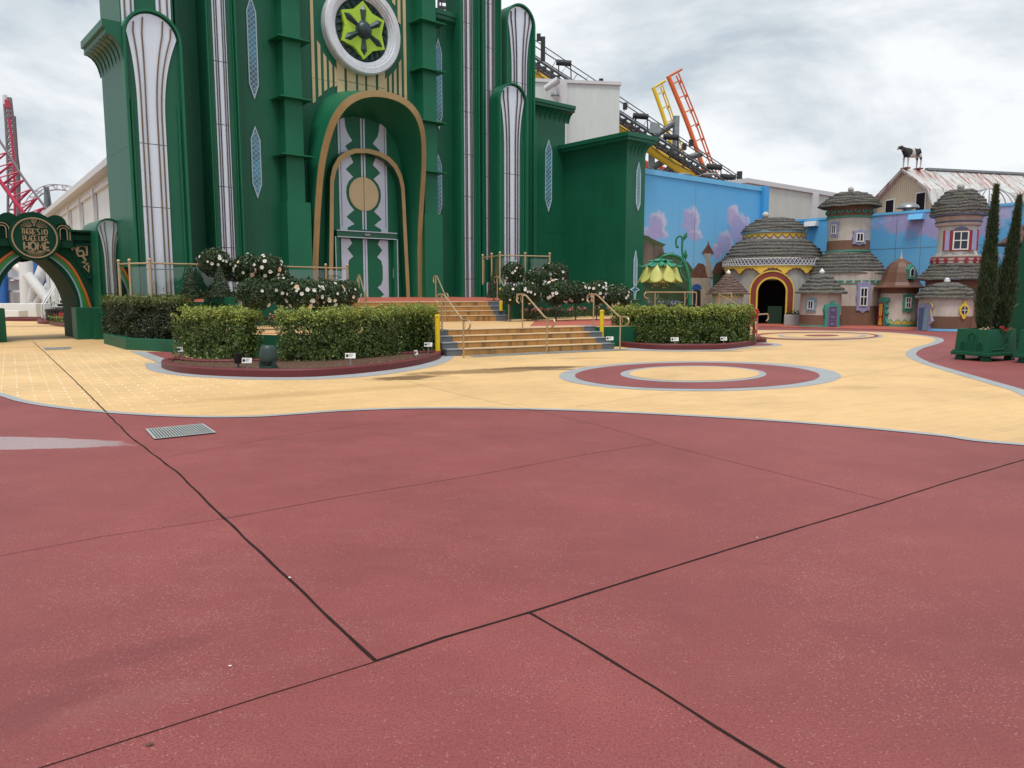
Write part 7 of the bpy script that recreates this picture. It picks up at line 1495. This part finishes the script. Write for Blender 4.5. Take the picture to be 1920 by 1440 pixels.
# outer (orange) edge is ra, inner (pale) edge is rbx
ra = [(103, 472), (118, 482), (132, 494), (144, 511), (154, 530), (163, 550), (169, 568), (174, 580)]; rbx = [(92, 482), (104, 490), (117, 501), (129, 515), (139, 532), (146, 549), (150, 565), (151, 580)]
oA, oB = smooth_path([Vector((*U_(*p), 0)) for p in ra], 5), smooth_path([Vector((*U_(*p), 0)) for p in rbx], 5)
cols = [('orange_band', (.60, .10, .01)), ('orange_band', (.60, .22, .02)), ('orange_band', (.50, .07, .01)), ('olive_band', (.10, .16, .02)), ('green_band', (.04, .22, .02)), ('green_band', (.02, .30, .04)), ('green_band', (.02, .20, .04)), ('teal_band', (.10, .32, .30)), ('pale_blue_band', (.40, .52, .62))]
for s_ in (1, -1):
    n = len(cols)
    for k, (nm, c_) in enumerate(cols):
        key = f'rb{k}'
        if key not in M: M[key] = paint('rainbow_' + nm + str(k), c_, .4, .08, 3, .5)
        t0, t1 = k / n + .006, (k + 1) / n - .012; A_ = [a.lerp(b, t0) for a, b in zip(oA, oB)]; B_ = [a.lerp(b, t1) for a, b in zip(oA, oB)]
        X_ = (lambda u: u) if s_ > 0 else (lambda u: 2 * cx_ - u); mb = MB(); e = .03 + .012 * (k % 2)
        mb.loft([[C(X_(p.x), VA + .002, p.y) for p in A_], [C(X_(p.x), VA + e, p.y) for p in A_], [C(X_(p.x), VA + e, p.y) for p in B_], [C(X_(p.x), VA + .002, p.y) for p in B_]], closed=False); mb.build(nm, M[key], aw)
    # spandrel panel with the angular gold monogram
    sp_ = [(121, 459), (171, 456), (171, 523), (163, 521)]; so_ = [U_(*p) for p in sp_]; so_ = [((u if s_ > 0 else 2 * cx_ - u), z) for u, z in so_]; cu, cz2 = sum(p[0] for p in so_) / 4, sum(p[1] for p in so_) / 4
    fr = band(so_, [(cu + (u - cu) * .86, cz2 + (z - cz2) * .86) for u, z in so_], VA + .08, VA + .002).build('spandrel_frame', M['greenk'], aw)
    mb = MB()
    for st_ in ([(131, 461), (136, 469), (138, 463), (142, 470), (145, 461)], [(156, 461), (147, 462), (144, 474), (147, 480), (155, 480), (157, 474), (154, 470), (147, 471)], [(158, 464), (162, 461), (163, 478), (157, 479)], [(155, 481), (161, 488)], [(161, 488), (154, 492), (165, 494), (157, 500), (166, 510), (166, 497)]):
        strip_ribbon([((U_(*p)[0] if s_ > 0 else 2 * cx_ - U_(*p)[0]), U_(*p)[1]) for p in st_], .06, VA + .035, VA + .003, mb)
    mb.build('gold_monogram', M['goldt'], fr)
# green blocks at the foot
for s_ in (1, -1):
    X_ = (lambda u: u) if s_ > 0 else (lambda u: 2 * cx_ - u)
    for (x0, x1, yt, e) in ((137, 166, 576, .55), (165, 187, 576, .95)):
        a, b = X_(U_(x0, 600)[0]), X_(U_(x1, 600)[0]); slab(min(a, b), max(a, b), VA + e, VA + .003 - .2, -.02, U_(x0, yt)[1]).build('foot_block', M['green3'], aw, bevel=.02)
# end pillars with a mirrored panel
for s_ in (1, -1):
    a, b = U_(173, 520)[0], U_(222, 520)[0]; pa, pb_ = U_(187, 520)[0], U_(206, 520)[0]
    if s_ < 0: a, b, pa, pb_ = 2 * cx_ - b, 2 * cx_ - a, 2 * cx_ - pb_, 2 * cx_ - pa
    arch_tower(a, b, VA + 1.0, VA - 1.2, U_(198, 436)[1], pa, pb_, [1.55], M['bronze'], -.02, aw, .10)
# white shed running back on the left
M['shed'] = boards_mat('shed_cladding', (.66, .71, .73), Vector((-.588, .809, 0)), .5, .2, .1); sd0 = Vector((-15.9, 31.0, 0)); sdd = Vector((-.588, .809, 0)); sh = thing('white_shed', sd0, 'long white shed running back between the archway and the palace', 'shed'); zsh = 6.2
a, b = sd0 - sdd * 3, sd0 + sdd * 26; nrm_ = Vector((.809, .588, 0))
mb = MB(); mb.prism([a, b, b + nrm_ * 8, a + nrm_ * 8], [q + Vector((0, 0, zsh)) for q in (a, b, b + nrm_ * 8, a + nrm_ * 8)]); mb.build('wall', M['shed'], sh)
MB().beam(a - nrm_ * .1 + Vector((0, 0, zsh + .12)), b - nrm_ * .1 + Vector((0, 0, zsh + .12)), .7, .26).build('eave', M['wbox'], sh); MB().beam(a - nrm_ * .06 + Vector((0, 0, zsh - .35)), b - nrm_ * .06 + Vector((0, 0, zsh - .35)), .12, .14).build('gutter_trim', M['wbox'], sh)
for k in range(6): q = sd0 + sdd * (3.2 + 4.3 * k) - nrm_ * .12; MB().box((q.x, q.y, zsh / 2 - .1), (.26, .12, zsh - .25), math.atan2(sdd.y, sdd.x)).build('post', M['wbox'], sh)
# crimson coaster -------------------------------------------------------------
M['crim'] = paint('crimson_track', (.44, .025, .075), .4, .1, .6, .5); M['crimg'] = paint('track_rail_grey', (.20, .17, .18), .45, .1, 1, .5); M['colblue'] = paint('support_blue', (.02, .13, .42), .4, .1, .6, .5); M['supw'] = paint('support_white', (.66, .67, .68), .45, .06, .6, .5); M['supg'] = paint('support_teal_grey', (.15, .21, .22), .5, .1, 1)
M['crimp'] = paint('far_track_grey', (.40, .38, .40), .5, .1, 1)
def truss(name, pts, wdt, label, n_mat, r_mat, step, grp=None, depth=1.0, rr=.12):
    root = thing(name, (pts[0].x, pts[0].y, 0), label, 'roller coaster', grp); P2_ = smooth_path(pts, 10); A_, B_, C_ = [], [], []
    for i, p in enumerate(P2_):
        t = (P2_[min(i + 1, len(P2_) - 1)] - P2_[max(i - 1, 0)]).normalized(); sd_ = wdt(t).normalized(); up_ = sd_.cross(t).normalized(); A_.append(p + sd_ * depth * .5); B_.append(p - sd_ * depth * .5); C_.append(p + up_ * depth * .62)
    for q in (A_, B_): MB().tube(q, rr, 8).build('rail', r_mat, root, smooth=True)
    MB().tube(C_, rr * 1.5, 8).build('spine', n_mat, root, smooth=True); mb = MB(); acc = 0; last = 0
    for i in range(1, len(P2_)):
        acc += (P2_[i] - P2_[i - 1]).length
        if acc - last > step: mb.tube([A_[i], B_[i]], rr * .7, 6).tube([A_[i], C_[i]], rr * .6, 6).tube([B_[i], C_[i]], rr * .6, 6); j = min(i + 2, len(P2_) - 1); mb.tube([A_[i], C_[j]], rr * .5, 5).tube([B_[i], C_[j]], rr * .5, 5); last = acc
    mb.build('tie', n_mat, root); return root
Yk = 95.0; xx = lambda t: Vector((1, .35, 0))
truss('coaster_track', [D(-60, 210, Yk), D(-10, 285, Yk), D(28, 345, Yk), D(60, 388, Yk), D(82, 418, Yk), D(100, 440, Yk)], lambda t: Vector((t.z, .25, -t.x)), 'crimson coaster track swooping down from the left edge to behind the round sign', M['crim'], M['crimg'], 1.1, 'crimson roller coaster', 3.0, .15)
tw_ = thing('coaster_tower', D(25, 600, 120).xy.to_3d(), 'tall crimson lattice coaster tower leaning at the left edge', 'roller coaster', 'crimson roller coaster')
def lat(pl, pr, Y, n): 
    a = [D(*p, Y) for p in pl]; b = [D(*p, Y) for p in pr]; return a, b
la, lb = lat([(7, 183), (11, 230), (14, 300), (15, 360), (14, 600)], [(20, 184), (25, 230), (30, 300), (33, 360), (33, 600)], 120, 0)
for q in (la, lb): MB().tube(smooth_path(q, 6), .19, 8).build('leg', M['crimg'], tw_)
MB().tube(smooth_path([D(28, 218, 121), D(33, 290, 121), D(37, 350, 121), D(37, 600, 121)], 6), .13, 8).build('leg', M['crimg'], tw_)
mb = MB(); pa, pb2_ = smooth_path(la, 6), smooth_path(lb, 6)
for i in range(0, len(pa) - 1): mb.tube([pa[i], pb2_[i]], .16, 6).tube([pa[i], pb2_[i + 1]], .12, 5).tube([pb2_[i], pa[i + 1]], .12, 5)
mb.build('lattice', M['crimg'], tw_); MB().tube(smooth_path([D(17, 222, 119), D(22, 260, 119), D(26, 310, 119), D(28, 400, 119), D(28, 600, 119)], 5), .18, 8).build('spine', M['crim'], tw_); c_ = D(14, 195, 119); MB().box(c_, (.5, .5, 1.2)).build('top_box', M['crim'], tw_); MB().tube([D(9, 178, 119), D(9, 196, 119)], .3, 8).build('top_pole', M['supw'], tw_)
truss('coaster_track', [D(60, 425, 80), D(88, 400, 80), D(110, 389, 80), D(132, 386, 80), D(160, 392, 82)], lambda t: Vector((.2, 1, .3)), 'crimson coaster track curving over between the round sign and the white shed', M['crim'], M['crimg'], 1.3, 'crimson roller coaster', 2.4, .13)
truss('coaster_track', [D(40, 400, 150), D(62, 366, 150), D(85, 350, 150), D(110, 346, 150), D(135, 352, 150), D(160, 370, 150), D(185, 400, 150)], lambda t: Vector((.1, 1, .1)), 'thin far away hump of coaster track on a grey support', M['crimp'], M['crimp'], 1.6, 'crimson roller coaster', 1.5, .09)
sp2 = thing('track_support', D(88, 600, 150).xy.to_3d(), 'grey A shaped support under the far hump of track', 'support'); MB().tube([D(87, 350, 150), D(83, 600, 150)], .4, 8).build('leg', M['supg'], sp2); MB().tube([D(88, 352, 151), D(98, 420, 151), D(112, 600, 151)], .4, 8).build('leg', M['supg'], sp2)
# supports and station seen through the arch
Ys = 52.0
for (x0, y0, x1, y1, r, mat, lab, nm) in ((4, 470, 9, 582, .30, 'colblue', 'thick blue steel column at the left edge seen through the archway', 'blue_column'), (73, 478, 78, 560, .42, 'colblue', 'thick blue steel column in the middle of the archway view', 'blue_column'), (62, 478, 57, 520, .2, 'colblue', 'thinner slanting blue steel column beside the thick one', 'blue_column'), (48, 485, 51, 560, .42, 'supw', 'upright white steel column of the ride support', 'white_column'), (51, 515, 88, 560, .32, 'supw', 'white steel brace slanting down right', 'white_brace'), (84, 495, 56, 565, .34, 'supw', 'white steel brace slanting down left', 'white_brace'), (92, 535, 68, 570, .26, 'supw', 'lower white steel brace slanting down left', 'white_brace'), (30, 500, 49, 512, .26, 'supw', 'short white strut meeting the upright column', 'white_brace')):
    Y = Ys + (4 if 'blue' in nm else 0) - (.7 if 'down right' in lab else 0); a, b = D(x0, y0, Y), D(x1, y1, Y); ex = (b - a); bb = b + ex * ((b.z) / max(a.z - b.z, .1)) if 'column' in nm else b; root = thing(nm, (bb.x, bb.y, max(bb.z, 0)), lab, 'column' if 'column' in nm else 'brace', 'ride supports seen through the archway'); aa = a - ex * (.5 if 'column' in nm else 0); MB().tube([aa, bb], r, 14).build('shaft', M[mat], root, smooth=True)
    MB().tube([bb, bb + (bb - aa).normalized() * .05], r * 1.25, 14).build('flange', M[mat], root, smooth=True)
stn = thing('station_deck', D(60, 600, 56).xy.to_3d(), 'white ride platform with picket railings behind the archway', 'platform'); mb = MB(); rl = MB()
for yb, yt in ((522, 502), (546, 527)):
    a, b = D(10, yb, 57), D(125, yb, 57); mb.beam(a, b, 1.2, .18); t0, t1 = D(10, yt, 57), D(125, yt, 57); rl.beam(t0, t1, .10, .08); k = 0
    while k <= 60: q = a.lerp(b, k / 60); rl.beam(q, q.lerp(t0.lerp(t1, k / 60), 1.0), .05, .05); k += 1
mb.build('deck', M['supw'], stn); rl.build('railing', M['supw'], stn); pm = MB()
for px in (14, 40, 66, 95, 118): q = D(px, 546, 57); pm.beam(q, Vector((q.x, q.y, 0)), .22)
pm.build('posts', M['supw'], stn); a, b = D(-10, 600, 60), D(150, 600, 60); mb = MB(); mb.prism([Vector((q.x, q.y, 0)) for q in (a, b, b + Vector((0, 6, 0)), a + Vector((0, 6, 0)))], [Vector((q.x, q.y, 2.0)) for q in (a, b, b + Vector((0, 6, 0)), a + Vector((0, 6, 0)))]); mb.build('base', M['greyp'], stn)
mb = MB(); q = D(112, 600, 58); mb.box((q.x + 1.2, q.y + 3, 3.5), (5.0, 4, 7)).build('cabin', M['supw'], stn)
# black stairs with white rails
sc0 = D(118, 592, 44.0); stt = thing('metal_stairs', (sc0.x, sc0.y, 0), 'black metal stairs with white handrails seen through the archway', 'stairs'); mb = MB()
for k in range(8): mb.box((sc0.x, sc0.y + k * .28, .18 + k * .19), (2.0, .3, .05)); mb.box((sc0.x, sc0.y + k * .28 + .13, .09 + k * .19), (2.0, .03, .15))
mb.build('tread', M['black'], stt); ed = MB()
for k in range(8): ed.box((sc0.x, sc0.y + k * .28 - .155, .19 + k * .19), (2.0, .02, .05))
ed.build('edge_strip', M['wbox'], stt)
for sx in (-1.0, -.85): MB().tube([(sc0.x + sx, sc0.y - .3, .9), (sc0.x + sx - .3, sc0.y + 2.3, 2.7)], .04, 6).tube([(sc0.x + sx, sc0.y - .3, 0), (sc0.x + sx, sc0.y - .3, .9)], .05, 6).tube([(sc0.x + sx - .3, sc0.y + 2.3, 1.5), (sc0.x + sx - .3, sc0.y + 2.3, 2.7)], .04, 6).build('handrail', M['supw'], stt)
# far beds, drums and block behind the archway
kerbed_bed('garden_bed', [Vector((-28.6, 43.2, 0)), Vector((-26.2, 42.6, 0)), Vector((-24.2, 41.9, 0)), Vector((-23.2, 42.6, 0)), Vector((-24, 44.5, 0)), Vector((-29, 45.2, 0))], 'far maroon kerbed bed under the bright hedge behind the archway', .2, .18)
kerbed_bed('garden_bed', [G(80, 605), G(100, 610.5), G(132, 615), Vector((-18.2, 33, 0)), Vector((-19.5, 37, 0)), Vector((-22, 39, 0)), Vector((-23.6, 39, 0))], 'maroon kerbed flower bed just inside the archway', .2, .18)
cover([Vector((-22.5, 38.0, 0)), Vector((-20.5, 36.2, 0))], 900, .1, .5, .12, M['leaf'], 'ground_cover', 26, M['geranium']); bpy.data.objects['ground_cover.004']['label'] = 'yellow green low plants with red flowers in the bed inside the archway'
for px, py, Y, lab in ((101, 592, 39.5, 'black round floodlight drum left in the bed inside the archway'), (120, 588, 40.5, 'black round floodlight drum right in the bed inside the archway')):
    q = D(px, py, Y); rt_ = thing('floodlight_drum', (q.x, q.y, .1), lab, 'floodlight', 'floodlight drums inside the archway'); MB().lathe([(.3, 0), (.36, .1), (.36, .5), (.39, .52), (.39, .62), (.30, .64), (.28, .58), (.001, .58)], (q.x, q.y, .12), 20).build('drum', M['black'], rt_, smooth=True); MB().lathe([(.27, .585), (.2, .62), (.001, .63)], (q.x, q.y, .12), 16).build('lens', M['pane'], rt_)
q = D(18, 592, 47); blk = thing('concrete_block', (q.x, q.y, 0), 'low pale concrete block beside the hedge behind the archway', 'block'); MB().box((q.x - .8, q.y + 2, .45), (3.4, 1.6, .9)).build('base', M['supw'], blk, bevel=.03); MB().box((q.x + .2, q.y, .25), (1.3, .9, .5)).build('step', M['supw'], blk, bevel=.03)
CLOUD_DARK, CLOUD_LIGHT, SKY_K, SUN_E = (.50, .575, .64), (.88, .91, .93), .1, 2.3
# ================================================================== sky, sun, camera
w = bpy.data.worlds.new('World'); S.world = w; w.use_nodes = True
nt = w.node_tree; N = nt.nodes; L = nt.links; bg = N['Background']
SUN_EL, SUN_AZ = R(68), R(190)                 # sun high behind the viewer's right shoulder, veiled by cloud
sky = N.new('ShaderNodeTexSky'); sky.sky_type = 'NISHITA'; sky.sun_disc = False; sky.sun_elevation = SUN_EL; sky.sun_rotation = SUN_AZ
tc = N.new('ShaderNodeTexCoord')
def wn(scale, detail, rough, vec, dist=0):
    n = N.new('ShaderNodeTexNoise'); n.inputs['Scale'].default_value = scale; n.inputs['Detail'].default_value = detail; n.inputs['Roughness'].default_value = rough; n.inputs['Distortion'].default_value = dist
    L.new(vec, n.inputs['Vector']); return n.outputs['Fac']
mp = N.new('ShaderNodeMapping'); mp.inputs['Scale'].default_value = (1, 1, 2.2); mp.inputs['Location'].default_value = (0.7, 1.9, 4.1); L.new(tc.outputs['Generated'], mp.inputs['Vector'])
def wramp(f, a, b, ca, cb):
    n = N.new('ShaderNodeValToRGB'); e = n.color_ramp.elements; e[0].position = a; e[1].position = b; e[0].color = ca + (1,); e[1].color = cb + (1,); L.new(f, n.inputs['Fac']); return n.outputs['Color']
n1 = wn(3.0, 9, .58, mp.outputs[0], .4); n2 = wn(1.7, 6, .55, mp.outputs[0], .1)
shade = wramp(n1, .36, .58, CLOUD_DARK, CLOUD_LIGHT)
cover = wramp(n2, .34, .44, (.35, .35, .35), (1, 1, 1))
k = N.new('ShaderNodeMix'); k.data_type = 'RGBA'; k.blend_type = 'MIX'; L.new(cover, k.inputs[0]); L.new(sky.outputs[0], k.inputs[6]); vs = N.new('ShaderNodeVectorMath'); vs.operation = 'SCALE'; L.new(shade, vs.inputs[0]); vs.inputs['Scale'].default_value = 1 / SKY_K; L.new(vs.outputs[0], k.inputs[7])
L.new(k.outputs[2], bg.inputs['Color']); bg.inputs['Strength'].default_value = SKY_K
ld = bpy.data.lights.new('sun', 'SUN'); ld.energy = SUN_E; ld.angle = R(18); ld.color = (1, .96, .89)
lo_ = bpy.data.objects.new('sun', ld); COL.objects.link(lo_)
sd = Vector((math.sin(SUN_AZ) * math.cos(SUN_EL), math.cos(SUN_AZ) * math.cos(SUN_EL), math.sin(SUN_EL)))
lo_.rotation_euler = sd.to_track_quat('Z', 'Y').to_euler(); lo_.location = (5, -5, 30)
cam = bpy.data.cameras.new('camera'); cam.sensor_fit = 'HORIZONTAL'; cam.sensor_width = 36; cam.lens = 36 * FO / 1920; cam.clip_end = 3000; cam.clip_start = .05
co = bpy.data.objects.new('camera', cam); COL.objects.link(co); co.location = (0, 0, EYE); co.rotation_euler = (pi / 2 - PIT, 0, 0); S.camera = co
S.view_settings.view_transform = 'Standard'; S.view_settings.look = 'None'; S.view_settings.exposure = .12; S.view_settings.gamma = 1
S.cycles.max_bounces = 6; S.cycles.diffuse_bounces = 3; S.cycles.glossy_bounces = 3; S.cycles.transparent_max_bounces = 8; S.cycles.transmission_bounces = 4
S.cycles.use_denoising = True
